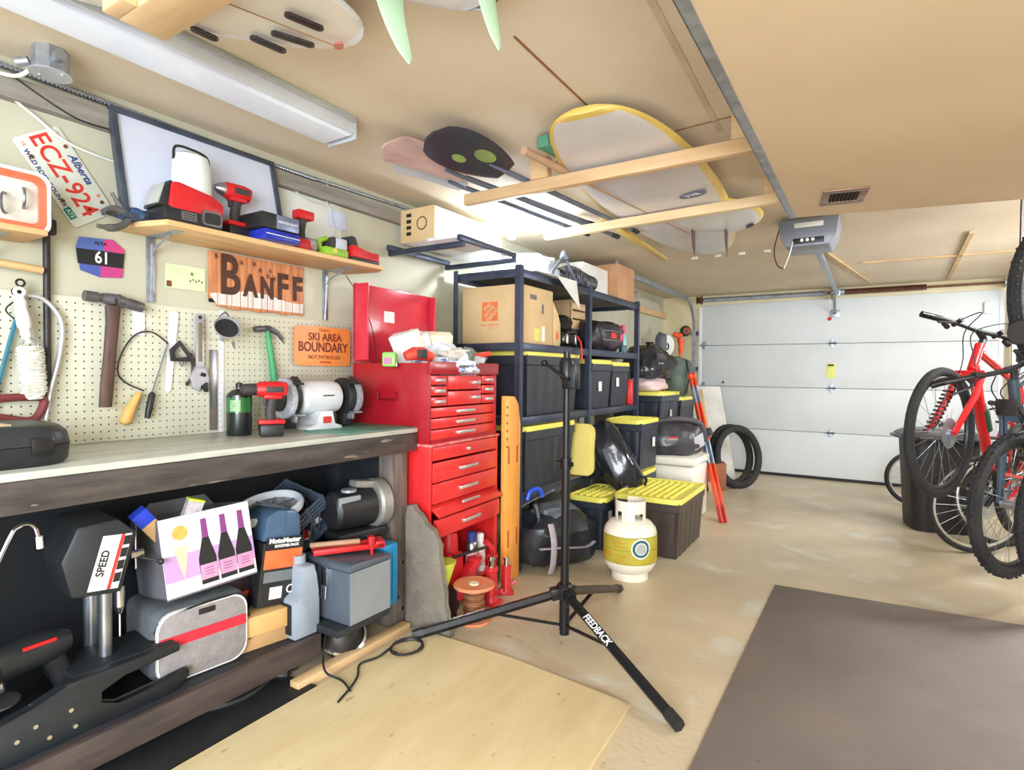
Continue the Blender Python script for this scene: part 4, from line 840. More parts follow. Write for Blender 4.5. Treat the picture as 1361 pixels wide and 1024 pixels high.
g = G(); g.box(-w / 2, w / 2, -d / 2 - 0.0008, -d / 2, 0.055, 0.14); obj('lilac_band', g, m_lil, t)
def bot(x):
    g = G(); q = -d / 2 - 0.0016
    g.wp([(x - 0.028, 0.02), (x + 0.028, 0.02), (x + 0.028, 0.105), (x + 0.011, 0.175), (x - 0.011, 0.175), (x - 0.030, 0.105)], q, q + 0.0008)
    g.wp([(x - 0.011, 0.175), (x + 0.011, 0.175), (x + 0.009, 0.24), (x - 0.009, 0.24)], q, q + 0.0008, mi=1)
    g.wp([(x - 0.028, 0.035), (x + 0.028, 0.035), (x + 0.028, 0.085), (x - 0.028, 0.085)], q - 0.0006, q, mi=2)
    for k in range(3): g.box(x - 0.015, x + 0.015, q - 0.0009, q - 0.0006, 0.05 + 0.01 * k, 0.0525 + 0.01 * k, mi=1)
    obj('printed_bottle', g, [m_print_black, mat('foil_purple', (132, 60, 130), rough=0.5), mat('label_pink', (204, 150, 186), rough=0.6)], t)
for x in (-0.012, 0.052, 0.114): bot(x)
g = G(); g.wp(ell(0.024, 0.024, 20, -0.09, 0.21), -d / 2 - 0.0016, -d / 2 - 0.0008, mi=0); g.wp([(-0.115, 0.165), (-0.07, 0.165), (-0.088, 0.07), (-0.096, 0.07)], -d / 2 - 0.0016, -d / 2 - 0.0008, mi=1); g.box(-0.0935, -0.0905, -d / 2 - 0.0016, -d / 2 - 0.0008, 0.035, 0.07, mi=1); obj('printed_glass', g, [mat('print_gold', (212, 180, 90), (190, 150, 70), scale=30, rough=0.5), mat('print_champagne', (226, 210, 170), rough=0.6)], t)
g = G(); g.wp([(-w / 2 + 0.01, h), (w / 2 - 0.02, h), (w / 2 - 0.05, h + 0.045), (-w / 2 + 0.06, h + 0.05)], 0.10, 0.106); obj('flap', g, mat('carton_inside_grey', (104, 104, 112)), t)
for nm, lab, x, y, m1, m2, rr in (('small_box', 'small blue carton sticking out of the wine box', -0.12, -0.07, mat('carton_blue', (34, 66, 206), rough=0.5), m_card, (10, 38)), ('small_box', 'small white carton with a lime green end, standing in the wine box', -0.062, -0.085, mat('carton_lime', (206, 226, 70), rough=0.5), mat('carton_grey_print', (196, 194, 206), (160, 150, 150), scale=40, rough=0.5), (4, -18))):
    p = t.rotation_euler.to_matrix() @ V((x, y, 0.20)) + V(t.location)
    s_ = thing(nm, lab, 'box', tuple(p), rot=(M.Rotation(R(78), 3, 'Z') @ M.Rotation(R(-rr[1]), 3, 'Y') @ M.Rotation(R(rr[0]), 3, 'X')).to_euler())
    g = G(); g.box(-0.025, 0.025, -0.018, 0.018, 0.0, 0.12, 0.001); obj('carton', g, m2, s_)
    g = G(); g.box(-0.026, 0.026, -0.019, 0.019, 0.085 if rr[1] > 0 else 0.116, 0.135 if rr[1] > 0 else 0.124, 0.001); obj('coloured_end', g, m1, s_)
# cardboard box, booster pack, jug
t = thing('cardboard_box', 'plain kraft cardboard box on the lower shelf right of the cooler bag', 'box', (-2.02, 1.32, UZ), 80)
g = G(); g.box(-0.10, 0.10, -0.11, 0.12, 0, 0.085, 0.002); obj('carton', g, m_card, t)
g = G(); g.box(-0.112, 0.112, -0.122, 0.13, 0.055, 0.128, 0.003); obj('lid', g, mat('kraft_lid', (212, 172, 114), (200, 158, 100), scale=4, rough=0.8), t)
t = thing('booster_pack', 'black and steel-blue power pack carton with orange band leaning under the bench', 'battery pack', (-2.02, 1.375, UZ + 0.13), rot=(M.Rotation(R(84), 3, 'Z') @ M.Rotation(R(7), 3, 'Y')).to_euler())
m_sb = mat('steel_blue_plastic', (74, 100, 128), (60, 84, 112), rough=0.3)
g = G(); g.box(-0.085, 0.085, -0.10, 0.09, 0.0, 0.245, 0.012); obj('body', g, m_black, t)
g = G(); g.wp([(-0.085, 0.245), (0.08, 0.245), (0.065, 0.345), (0.035, 0.365), (-0.04, 0.365), (-0.075, 0.34)], -0.09, 0.08, bev=0.014); g.box(-0.006, 0.0, -0.093, -0.08, 0.25, 0.36); obj('top_housing', g, m_sb, t)
g = G(); g.box(-0.075, 0.08, -0.102, -0.1, 0.145, 0.215, 0.0); obj('orange_label', g, mat('label_orange_red', (232, 88, 50), (236, 120, 66), scale=10, rough=0.5), t)
g = G(); g.box(-0.07, 0.078, -0.102, -0.1, 0.095, 0.135); obj('grey_label', g, mat('label_grey', (110, 116, 122), rough=0.5), t)
g = G(); g.box(-0.075, 0.075, -0.1022, -0.1, 0.222, 0.262); obj('name_label', g, m_print_black, t)
g = G(); g.wt('MotoMaster', 0.026, 0, -0.1035, 0.25, off=0.001); g.wt('BOOSTER PACK', 0.014, 0.01, -0.1035, 0.23, off=0.0005); obj('lettering', g, m_print_white, t)
g = G(); g.box(-0.04, 0.01, -0.1025, -0.1, 0.03, 0.075); g.torus((0.045, -0.1015, 0.06), 0.014, 0.003, 20, 6, RX(90)); obj('certification_label', g, m_print_white, t)
t = thing('carton_with_red_print', 'black and dark red printed carton behind the wine box', 'box', (-2.12, 1.25, UZ + 0.13), 84)
g = G(); g.box(-0.08, 0.06, -0.12, 0.06, 0, 0.25, 0.002); obj('carton', g, mat('carton_black_red', (60, 24, 40), (26, 22, 30), scale=14, stretch=(1, 1, 4), rough=0.5), t)
g = G(); g.box(-0.07, 0.055, -0.1215, -0.12, 0.055, 0.07); g.box(-0.07, 0.03, -0.1215, -0.12, 0.15, 0.16); obj('red_lines', g, m_print_red, t)
t = thing('oil_jug', 'grey plastic oil jug with a handle at the lower shelf end', 'jug', (-1.915, 1.445, UZ), 88)
m_jug = mat('jug_grey', (150, 160, 174), (138, 148, 162), rough=0.4)
g = G(); g.wp([(-0.055, 0.0), (0.055, 0.0), (0.06, 0.02), (0.06, 0.14), (0.045, 0.165), (0.042, 0.24), (0.038, 0.275), (-0.015, 0.275), (-0.02, 0.26), (-0.022, 0.17), (-0.055, 0.15)], -0.07, 0.07, bev=0.014); obj('body', g, m_jug, t)
g = G(); g.cyl((0.012, 0, 0.27), (0.012, 0, 0.305), 0.026, n=16); obj('cap', g, m_jug, t)
g = G(); g.box(-0.062, -0.055, -0.05, 0.05, 0.02, 0.135, 0.001); obj('label', g, m_print_black, t)
g = G(); g.text('14.0', 0.028, T(-0.0625, 0.0, 0.10) @ RZ(-90) @ RX(90)); obj('lettering', g, m_print_white, t)
# folding crate with white tray
t = thing('folding_crate', 'grey-blue slatted plastic crate tipped towards the room', 'crate', (-2.17, 1.62, UZ + 0.30), rot=(M.Rotation(R(86), 3, 'Z') @ M.Rotation(R(-32), 3, 'Y') @ M.Rotation(R(14), 3, 'X')).to_euler())
m_cr = mat('crate_blue_grey', (80, 94, 112), (66, 78, 96), rough=0.4)
cw, cd, ch = 0.28, 0.24, 0.18
g = G(); g.box(-cw / 2, cw / 2, -cd / 2, cd / 2, 0, 0.008); obj('floor', g, m_cr, t)
for a in (0, 90, 180, 270):
    ww, dd = (cw, cd) if a % 180 == 0 else (cd, cw)
    g = G(m=RZ(a)); y = -dd / 2
    for k in range(4): g.box(-ww / 2, ww / 2, y, y + 0.006, ch - 0.012 - 0.019 * k, ch - 0.003 - 0.019 * k)
    g.box(-ww / 2, ww / 2, y, y + 0.008, 0, 0.012)
    for q in (-ww / 2 + 0.007, -ww / 6, ww / 6, ww / 2 - 0.007): g.box(q - 0.006, q + 0.006, y - 0.002, y + 0.008, 0, ch)
    for k in range(6): g.bar((-ww / 2 + ww / 6 * k, y + 0.003, 0.01), (-ww / 2 + ww / 6 * (k + 1), y + 0.003, ch - 0.075), 0.004, 0.006); 
    obj('slatted_side', g, m_cr, t)
g = G(); rnd = random.Random(5)
for k in range(26):
    g.cb((rnd.uniform(-.10, .10), rnd.uniform(-.09, .09), 0.03 + rnd.uniform(0, 0.05)), (0.04, 0.012, 0.02), RZ(rnd.uniform(0, 180)) @ RX(rnd.uniform(0, 90)), 0, mi=k % 3)
o = obj('small_red_and_white_parts', g, [m_red_plastic, m_white_plastic, m_dark_metal], t); o['kind'] = 'stuff'
t = thing('tray_frame', 'white-rimmed shallow tray with a mesh bottom lying on the crate', 'tray', (-2.08, 1.44, UZ + 0.455), rot=(M.Rotation(R(84), 3, 'Z') @ M.Rotation(R(-12), 3, 'Y') @ M.Rotation(R(10), 3, 'X')).to_euler())
g = G(); g.torus((0, 0, 0.02), 0.13, 0.014, 40, 8, SC(1.0, 0.82, 1.4)); obj('rim', g, mat('tray_white', (214, 220, 230), (196, 204, 216), rough=0.35), t)
g = G(); g.lathe([(0, 0), (0.12, 0), (0.124, 0.012), (0, 0.012)], 32, SC(1, 0.82, 1)); obj('mesh_bottom', g, mat('mesh_grey', (150, 152, 156), (96, 98, 102), scale=40, rough=0.5), t)
g = G()
for a in (0, 45, 90, 135): g.bar(V((-0.12, 0, 0.016)), V((0.12, 0, 0.016)), 0.004, 0.004) if a == 0 else g.cb((0, 0, 0.016), (0.2, 0.004, 0.004), RZ(a))
obj('ribs', g, m_cr, t)
# steel ammo/tool box, vise grinder, clamp, blue case
t = thing('steel_tool_box', 'grey steel box with sloping top and latch under the bench right end', 'toolbox', (-1.85, 1.645, UZ - 0.085), 90)
m_tb = mat('steel_box_light', (150, 156, 164), (140, 146, 154), rough=0.4, metal=0.3); m_tb2 = mat('steel_box_grey', (96, 106, 118), (86, 96, 108), rough=0.4, metal=0.3)
g = G(); g.box(-0.11, 0.11, -0.14, 0.14, 0.12, 0.33, 0.008); obj('body', g, m_tb2, t)
g = G(); g.wp([(-0.115, 0.332), (0.115, 0.332), (0.115, 0.352), (-0.10, 0.362), (-0.115, 0.35)], -0.145, 0.145, bev=0.006); obj('lid', g, m_tb2, t)
g = G(); g.box(-0.108, 0.108, -0.143, -0.1395, 0.125, 0.33); obj('bright_end', g, m_tb, t)
g = G(); g.box(-0.122, -0.11, -0.02, 0.015, 0.26, 0.335, 0.003); g.tube([(-0.12, -0.015, 0.26), (-0.124, -0.015, 0.21), (-0.124, 0.01, 0.21), (-0.12, 0.01, 0.26)], 0.003, 6); obj('latch', g, m_chrome, t)
g = G(); g.box(-0.16, 0.12, -0.13, 0.14, 0.09, 0.118, 0.002); obj('wooden_skid', g, m_bdark, t)
t = thing('bar_clamp', 'red bar clamp lying across the steel toolbox', 'clamp', (-1.83, 1.66, UZ + 0.285), 58)
g = G(); g.box(-0.16, 0.13, -0.02, 0.015, 0.0, 0.022, 0.003); g.box(-0.16, 0.13, 0.04, 0.065, 0.0, 0.022, 0.003); g.box(0.09, 0.13, -0.02, 0.065, 0.0, 0.03, 0.004); obj('beam', g, m_red_plastic, t)
g = G(); g.cyl((-0.17, 0.02, 0.035), (0.03, 0.02, 0.03), 0.011, n=12); obj('screw_handle', g, mat('clamp_wood', (176, 140, 112), rough=0.6), t)
g = G(); g.box(0.06, 0.085, -0.03, 0.01, -0.0, 0.055, 0.004); g.cyl((0.07, -0.033, 0.05), (0.07, -0.04, -0.10), 0.006, n=10); obj('sliding_jaw', g, m_red_plastic, t)
t = thing('bench_motor', 'black machine with a pale cast wheel cover above the steel toolbox', 'machine', (-1.96, 1.81, UZ + 0.29), 80)
t.scale = (1.12, 1.12, 1.12)
g = G(); g.lathe([(0, -0.11), (0.06, -0.11), (0.075, -0.095), (0.08, 0.06), (0, 0.06)], 24, T(-0.02, 0, 0.12) @ RY(90)); obj('motor', g, m_black, t)
g = G(); g.box(-0.12, 0.10, -0.06, 0.06, 0.0, 0.035, 0.008); obj('base', g, m_black, t)
m_cast = mat('cast_aluminium', (160, 158, 152), (134, 130, 126), scale=10, rough=0.5, metal=0.4)
g = G(); g.lathe([(0, -0.02), (0.09, -0.02), (0.10, -0.01), (0.10, 0.03), (0.09, 0.04), (0, 0.04)], 28, T(0.07, 0, 0.125) @ RY(90)); g.box(-0.06, 0.08, -0.03, 0.03, 0.195, 0.225, 0.01, m=RY(8)); obj('wheel_cover', g, m_cast, t)
g = G(); g.cyl((0.115, 0, 0.06), (0.15, 0, 0.05), 0.014, n=12); g.sph((0.155, 0, 0.05), 0.014, 12, mi=1); obj('arbor', g, [m_black, m_cast], t)
g = G(); g.box(-0.125, -0.03, -0.065, -0.05, 0.13, 0.18, 0.004); g.lathe([(0, 0), (0.03, 0), (0.03, 0.01), (0, 0.01)], 16, T(-0.07, -0.04, 0.195)); obj('switch_plate', g, m_tb, t)
t = thing('blue_case', 'bright blue plastic case standing beside the bench leg', 'case', (-1.90, 1.835, UZ + 0.001), 90)
g = G(); g.box(-0.045, 0.045, -0.12, 0.13, 0.0, 0.275, 0.012); obj('shell', g, mat('case_sky_blue', (34, 140, 196), (28, 124, 180), rough=0.35), t)
g = G(); g.box(-0.045, -0.03, -0.125, -0.119, 0.03, 0.25, 0.002); g.box(0.005, 0.02, -0.125, -0.119, 0.03, 0.25, 0.002); obj('rib', g, MATS['case_sky_blue'], t)
g = G(); g.box(-0.04, -0.015, -0.128, -0.12, 0.14, 0.17, 0.002); obj('latch', g, m_red_plastic, t)
g = G(); g.prism([(-0.6, -0.62), (1.42, -0.60), (1.36, -0.02), (-0.6, -0.02)], 0, 0.012, bev=0.002); one('dark_floor_sheet', g, mat('sheet_black', (34, 35, 38), (26, 27, 30), rough=0.7), 'black sheet added for the dark on the floor below the bench shelf', 'dark sheet', (WX + 0.012, 0, 0.0), 90)  # black sheet put in to darken the floor gap under the bench
# floor things at the bench foot
t = thing('work_lamp', 'round chrome-rimmed work lamp lying on the floor under the shelf end', 'lamp', (-1.90, 1.66, 0.03), 70)
g = G(); g.torus((0, 0, 0.05), 0.095, 0.014, 36, 8, RX(38)); obj('rim', g, m_chrome, t)
g = G(); g.lathe([(0, 0.07), (0.04, 0.065), (0.08, 0.03), (0.095, 0.0), (0, -0.002)], 28, T(0, 0, 0.05) @ RX(38)); obj('reflector', g, m_dark_metal, t)
g = G(); g.tube([(-0.11, 0, 0.045), (-0.13, -0.02, 0.10), (-0.05, -0.03, 0.16), (0.08, -0.02, 0.15), (0.12, 0, 0.06)], 0.006, 8, smooth=5); obj('stand_bracket', g, m_black, t)
g = G(); g.box(-0.06, 0.06, 0.03, 0.12, -0.028, 0.05, 0.01); obj('housing', g, m_black, t)
g = G(); g.box(1.36, 1.98, -0.03, 0.02, 0, 0.035, 0.003); one('wood_offcut', g, m_pine, 'pale length of lumber lying on the floor along the bench foot', 'lumber', (-1.80, 0, 0.0), 90.8)
pts = [(-1.71, 1.86)]
g = G(); c = V((-1.655, 1.80, 0.028)); pp = []
for k in range(40): a = 2 * PI * k / 14; pp.append(c + V((0.062 * math.cos(a) * (1 + 0.06 * math.sin(k)), 0.075 * math.sin(a), 0.004 * (k / 14))))
g.tube(pp, 0.0045, 6)
g.tube([c + V((-0.06, -0.03, 0)), (-1.70, 1.68, 0.027), (-1.72, 1.60, 0.027), (-1.66, 1.53, 0.027), (-1.62, 1.46, 0.027), (-1.585, 1.37, 0.027)], 0.0045, 6, smooth=6)
g.tube([(-1.60, 1.44, 0.03), (-1.68, 1.47, 0.03), (-1.76, 1.46, 0.045), (-1.82, 1.50, 0.09), (-1.86, 1.55, 0.16)], 0.0045, 6, smooth=6)
one('extension_cord', g, m_black, 'black power cord coiled on the plywood at the bench foot', 'cord')
g = G(); g.tube([(-2.0, 0.55, 0.03), (-1.95, 0.8, 0.02), (-1.98, 1.0, 0.02), (-1.9, 1.2, 0.02), (-1.95, 1.4, 0.02), (-1.88, 1.42, 0.05)], 0.014, 8, smooth=6); g.tube([(-1.93, 1.2, 0.03), (-1.99, 1.3, 0.05), (-1.9, 1.38, 0.03), (-2.0, 1.42, 0.03)], 0.02, 8, smooth=6); one('black_hose', g, m_black, 'black hose lying in the dark gap below the lower shelf', 'hose')
# ------------------------------------------------------------------ red tool chest
m_chest_side = m_red
ch = thing('tool_chest', 'tall red steel tool chest with chrome-handled drawers and open lid', 'tool chest', (-2.03, 2.365, 0), 93)
cw = 0.62; hw = cw / 2; fy = -0.255; by = 0.245
g = G()
for s_ in (-1, 1): g.box(s_ * hw - (0.012 if s_ > 0 else 0), s_ * hw + (0.012 if s_ < 0 else 0), fy, by, 0.0, 0.845, 0.002)
g.box(-hw, hw, by - 0.01, by, 0.0, 0.845); g.box(-hw + .012, hw - .012, fy + 0.02, by - .01, 0.08, 0.10); g.box(-hw + .012, hw - .012, fy + 0.01, by - .01, 0.39, 0.40)
g.box(hw - 0.035, hw - .012, fy, fy + 0.02, 0.0, 0.40); g.box(-hw + .012, -hw + 0.035, fy, fy + 0.02, 0.0, 0.40)
obj('cabinet', g, m_red, ch)
g = G(); g.box(-hw - 0.006, hw + 0.006, fy - 0.008, by, 0.845, 0.858, 0.003); obj('cabinet_rim', g, mat('worn_red_edge', (226, 140, 140), (210, 60, 60), scale=40, rough=0.4), ch)
g = G()
for s_ in (-1, 1): g.box(s_ * (hw - 0.004) - (0.012 if s_ > 0 else 0), s_ * (hw - 0.004) + (0.012 if s_ < 0 else 0), fy + 0.01, by, 0.858, 1.245, 0.002)
g.box(-hw, hw, by - 0.01, by, 0.858, 1.245); g.box(-hw + .01, hw - .01, fy + 0.03, by - .01, 1.15, 1.16); g.box(-hw, hw, fy + .01, fy + 0.03, 0.858, 0.875)
g.box(-hw - 0.004, hw + 0.004, fy + 0.0, fy + 0.02, 1.19, 1.252, 0.003)
obj('top_chest', g, mat('top_chest_shaded_red', (168, 24, 38), (154, 20, 34), rough=0.3, coat=0.2), ch)  # red darkened, shade of the chest side painted into the colour
g = G(); g.box(-hw, hw, by - 0.02, by + 0.0, 1.25, 1.655, 0.006); g.box(-hw, -hw + 0.012, by - 0.10, by, 1.26, 1.65, 0.002); g.box(hw - 0.012, hw, by - 0.06, by, 1.25, 1.65, 0.002)
obj('lid', g, mat('lid_glare_red', (206, 50, 68), (196, 42, 60), rough=0.25, coat=0.2), ch)  # red lightened towards pink, paints in the glare on the lid
g = G(); g.box(-0.10, -0.02, by - 0.024, by - 0.02, 1.47, 1.53, 0.0); obj('lid_label', g, m_print_white, ch)
g = G(); g.tube([(-hw - 0.004, -0.05, 1.10), (-hw - 0.012, -0.05, 1.10), (-hw - 0.014, -0.05, 1.065), (-hw - 0.014, 0.06, 1.065), (-hw - 0.012, 0.06, 1.10), (-hw - 0.004, 0.06, 1.10)], 0.004, 6); obj('side_handle', g, mat('dark_red_metal', (120, 16, 26), rough=0.4), ch)
m_dr = mat('drawer_red', (222, 50, 50), (212, 44, 46), rough=0.3, coat=0.2)
def drawer(x0, x1, z0, z1, hx=None, hwid=0.16, y=fy, out=0.0):
    g = G(); g.box(x0 + .002, x1 - .002, y - out - 0.006, y - out + 0.014, z0 + .002, z1 - .002, 0.002)
    if out: g.box(x0 + .01, x1 - .01, y - out, y + 0.3, z0 + .004, z0 + 0.012); g.box(x0 + .006, x0 + .012, y - out, y + 0.3, z0 + .004, z1 - 0.02); g.box(x1 - .012, x1 - .006, y - out, y + 0.3, z0 + .004, z1 - 0.02)
    d = obj('drawer', g, m_dr, ch)
    c = (x0 + x1) / 2 if hx is None else hx; z = (z0 + z1) / 2
    g = G(); g.box(c - hwid / 2, c + hwid / 2, y - out - 0.022, y - out - 0.013, z - 0.008, z + 0.008, 0.003)
    g.box(c - hwid / 2, c - hwid / 2 + 0.010, y - out - 0.018, y - out - 0.004, z - 0.008, z + 0.008, 0.001); g.box(c + hwid / 2 - 0.010, c + hwid / 2, y - out - 0.018, y - out - 0.004, z - 0.008, z + 0.008, 0.001)
    obj('handle', g, mat('handle_satin', (212, 204, 200), (196, 188, 186), rough=0.3, metal=0.6), d, label='satin metal pull handle')
X0, X1 = -hw + 0.016, hw - 0.016; WW = X1 - X0
for k in range(3):
    drawer(X0, X0 + .23 * WW, 1.138 - 0.052 * k, 1.186 - 0.052 * k, hwid=0.07, y=fy + .02)
    drawer(X0 + .77 * WW, X1, 1.138 - 0.052 * k, 1.186 - 0.052 * k, hwid=0.07, y=fy + .02)
for k in range(2):
    drawer(X0 + .24 * WW, X0 + .76 * WW, 1.112 - 0.078 * k, 1.186 - 0.078 * k, hx=X0 + (.66, .66)[k] * WW, hwid=0.07, y=fy + .02)
drawer(X0, X1, 0.98, 1.030, y=fy + .02); drawer(X0, X1, 0.925, 0.978, y=fy + .02); drawer(X0, X1, 0.872, 0.923, y=fy + .02)
drawer(X0, X1, 0.775, 0.843, hwid=0.02, y=fy + 0.002)
drawer(X0, X1, 0.670, 0.768); drawer(X0, X1, 0.568, 0.667)
# one drawer face fallen forward
g = G(); g.cb((0, fy - 0.012, 0.535), (WW, 0.012, 0.075), RX(-55), 0.002); d = obj('drawer', g, m_dr, ch)
g = G(); g.cb((0, fy - 0.028, 0.548), (0.16, 0.012, 0.014), RX(-55), 0.003); obj('handle', g, MATS['handle_satin'], d)
drawer(X0, X1, 0.408, 0.498, out=0.02)
# clutter on top of the chest (top surface z 1.16 inside, rim 1.25)
def W2(t_, x, y, z): return t_
CT = 1.252
g = G(); g.lump((0, 0, 0.05), (0.38, 0.30, 0.20), 2.6, 0.6, 1.8, 4); one('rag_heap', g, mat('white_rag', (236, 236, 240), (206, 210, 222), scale=8, rough=0.9), 'heap of white rags in the open top of the tool chest', 'rags', (-1.98, 2.42, 1.19), 60)
g = G(); g.lump((0, 0, 0.04), (0.3, 0.18, 0.08), 2.4, 0.6, 2.0, 9); one('cloth', g, mat('blue_print_cloth', (228, 232, 240), (90, 110, 170), scale=26, rough=0.9, lo=0.5, hi=0.62), 'white and blue crumpled cloth beside the rags on the chest', 'cloth', (-1.88, 2.30, 1.20), 40)
t = thing('tape_measure', 'lime green tape measure hanging over the left chest edge', 'tape measure', (-1.985, 2.03, 1.225), 20)
g = G(); g.box(-0.035, 0.035, -0.022, 0.022, 0, 0.072, 0.012); obj('case', g, mat('tape_lime', (150, 214, 110), (136, 200, 96), rough=0.4), t)
g = G(); g.box(-0.022, 0.02, -0.0235, -0.022, 0.012, 0.045, 0.0); obj('label', g, mat('tape_label_lilac', (140, 120, 190), (210, 120, 130), scale=50, rough=0.5), t)
g = G(); g.box(0.03, 0.04, -0.01, 0.01, 0.0, 0.02, 0.002); obj('hook', g, m_metal, t)
t = thing('cordless_jigsaw', 'coral red tool with dark window lying on the chest corner', 'power tool', (-1.87, 2.11, 1.255), 60)
g = G(); g.tube([(-0.07, 0, 0.02), (-0.03, 0, 0.035), (0.02, 0, 0.035), (0.07, 0, 0.02)], [0.022, 0.032, 0.034, 0.022], 12); obj('body', g, mat('coral_plastic', (224, 74, 60), (208, 62, 52), rough=0.4), t)
g = G(); g.box(-0.02, 0.03, -0.038, -0.025, 0.012, 0.055, 0.004); obj('window', g, m_dk, t)
t = thing('work_glove', 'grey and cream work glove draped over the front edge of the tool chest', 'glove', (-1.80, 2.33, 1.257), 20)
g = G(); g.lump((0, 0, 0.035), (0.15, 0.10, 0.06), 2.4, 0.3, 2, 2); obj('palm', g, mat('glove_cream', (226, 220, 208), (176, 172, 164), scale=16, rough=0.9), t)
g = G(); g.lump((0.045, 0.0, 0.02), (0.075, 0.075, 0.10), 2.6, 0.25, 2, 6, m=RY(30)); g.wp(ell(0.02, 0.028), -0.045, -0.036, T(0.045, 0, 0.02) @ RY(-20), mi=1); obj('cuff', g, [mat('glove_grey_green', (128, 130, 120), (104, 106, 98), rough=0.9), m_print_white], t)
for k in range(4):
    g = G(); g.tube([(-0.05, -0.03 + 0.02 * k, 0.03), (-0.09, -0.035 + 0.022 * k, 0.045), (-0.12, -0.04 + 0.02 * k, 0.03)], [0.013, 0.012, 0.009], 8, smooth=3); obj('finger', g, MATS['glove_cream'], t)
t = thing('caulking_gun', 'orange-red tube tool lying at the right of the chest top', 'tube', (-1.86, 2.56, 1.262), 60)
g = G(); g.tube([(-0.12, 0, 0.01), (0.0, 0, 0.03), (0.09, 0, 0.045)], [0.012, 0.017, 0.014], 12); obj('barrel', g, mat('coral_plastic', (224, 74, 60)), t)
g = G(); g.lathe([(0, 0), (0.02, 0), (0.02, 0.04), (0.008, 0.055), (0.006, 0.08), (0, 0.08)], 14, T(0.0, 0.05, -0.005)); obj('blue_nozzle', g, m_print_blue, t)
for i, (x, y, z, r, m_) in enumerate(((-2.08, 2.22, 1.20, 20, 'paper'), (-2.08, 2.45, 1.21, 55, 'cardboard'), (-2.12, 2.34, 1.21, -15, 'paper'))):
    g = G(); g.cb((0, 0, 0.08), (0.15, 0.07, 0.16), RX(24) @ RY(12 * (i - 1)), 0.008)
    one('paper_packet', g, MATS[m_] if m_ == 'paper' else mat('packet_cream', (236, 226, 200), (220, 206, 176), rough=0.8), ['white paper packet leaning in the left of the chest top', 'cream carton standing in the right of the chest top', 'white folded packet in the middle back of the chest top'][i], 'packet', (x + 0.04, y, z + 0.05), r)
# orange plastic board
t = thing('orange_rescue_board', 'tall narrow orange plastic board with slots standing right of the tool chest', 'board', (-1.785, 2.785, 0.0), 90)
g = G(); g.wp([(-0.075, 0), (0.08, 0), (0.08, 0.9), (0.06, 1.02), (0.02, 1.065), (-0.075, 1.07)], -0.035, 0.0, bev=0.006); obj('panel', g, mat('board_orange', (246, 172, 84), (242, 160, 70), rough=0.4), t)
for z in (0.20, 0.68):
    for x in (-0.045, 0.045):
        g = G(); g.box(x - 0.008, x + 0.008, -0.0365, -0.033, z, z + 0.10, 0.003); obj('slot', g, mat('slot_brown', (176, 88, 34), rough=0.6), t)
for k in range(6):
    g = G(); g.sph((-0.065, -0.034, 0.78 + 0.045 * k), 0.008, 8); obj('rivet', g, MATS['slot_brown'], t)
# stone slab
g = G(); g.wp([(-0.13, 0.0), (0.125, 0.0), (0.112, 0.05), (0.108, 0.10), (0.092, 0.14), (0.094, 0.20), (0.078, 0.25), (0.072, 0.31), (0.060, 0.36), (0.064, 0.41), (0.040, 0.45), (0.028, 0.475), (-0.02, 0.50), (-0.04, 0.535), (-0.075, 0.555), (-0.09, 0.58), (-0.122, 0.575), (-0.13, 0.52)], -0.018, 0.014, m=RX(0), bev=0.002)
one('stone_slab', g, mat('stone_grey', (132, 124, 112), (116, 108, 98), scale=12, rough=0.9, bump=0.4), 'broken grey stone slab standing between the bench leg and chest', 'stone slab', (-1.715, 2.02, 0.001), 4)
# things on the floor under / before the chest
t = thing('wire_spool', 'copper-coloured wire on an orange-topped spool before the tool chest', 'spool', (-1.61, 2.22, 0.0))
g = G(); g.lathe([(0, 0), (0.075, 0), (0.08, 0.006), (0.075, 0.012), (0.045, 0.012), (0.05, 0.02)], 28); g.lathe([(0.05, 0.165), (0.10, 0.172), (0.102, 0.18), (0.095, 0.186), (0, 0.18)], 28, mi=0); obj('flange', g, mat('spool_orange', (226, 112, 74), (216, 150, 110), scale=12, rough=0.5), t)
g = G()
for k in range(14): g.torus((0, 0, 0.018 + 0.0105 * k), 0.045 + 0.004 * math.sin(k * 1.9), 0.0062, 28, 6)
g.cyl((0, 0, 0.01), (0, 0, 0.168), 0.045, n=20); obj('wire', g, mat('wire_copper', (170, 112, 78), (120, 76, 54), scale=30, rough=0.5, metal=0.4), t)
g = G(); g.lathe([(0, 0.180), (0.025, 0.181), (0.024, 0.187), (0, 0.187)], 16); obj('hub', g, mat('packet_cream', (236, 226, 200)), t)
def bjack(label, loc, h, s_=1.0, rz=0):
    t = thing('bottle_jack', label, 'jack', loc, rz)
    g = G(); g.box(-0.055 * s_, 0.055 * s_, -0.05 * s_, 0.05 * s_, 0, 0.018, 0.004); g.lathe([(0, 0.018), (0.045 * s_, 0.018), (0.036 * s_, 0.05), (0.034 * s_, h * 0.68), (0.04 * s_, h * 0.70), (0.04 * s_, h * 0.76), (0, h * 0.78)], 20); obj('body', g, mat('jack_red', (216, 44, 54), (196, 34, 46), rough=0.35, coat=.3), t)
    g = G(); g.cyl((0, 0, h * 0.76), (0, 0, h * 0.93), 0.018 * s_, n=14); g.cyl((0, 0, h * 0.93), (0, 0, h), 0.026 * s_, n=14); obj('ram', g, m_chrome, t)
    g = G(); g.cyl((0.04 * s_, 0, h * 0.25), (0.075 * s_, 0, h * 0.33), 0.012 * s_, n=10); obj('pump_socket', g, MATS['jack_red'], t)
    return t
bjack('small red bottle jack on the floor behind the copper wire spool', (-1.66, 2.44, 0), 0.25, 0.9)
bjack('short red bottle jack on the floor nearest the orange board', (-1.67, 2.60, 0), 0.2, 0.7, 40)
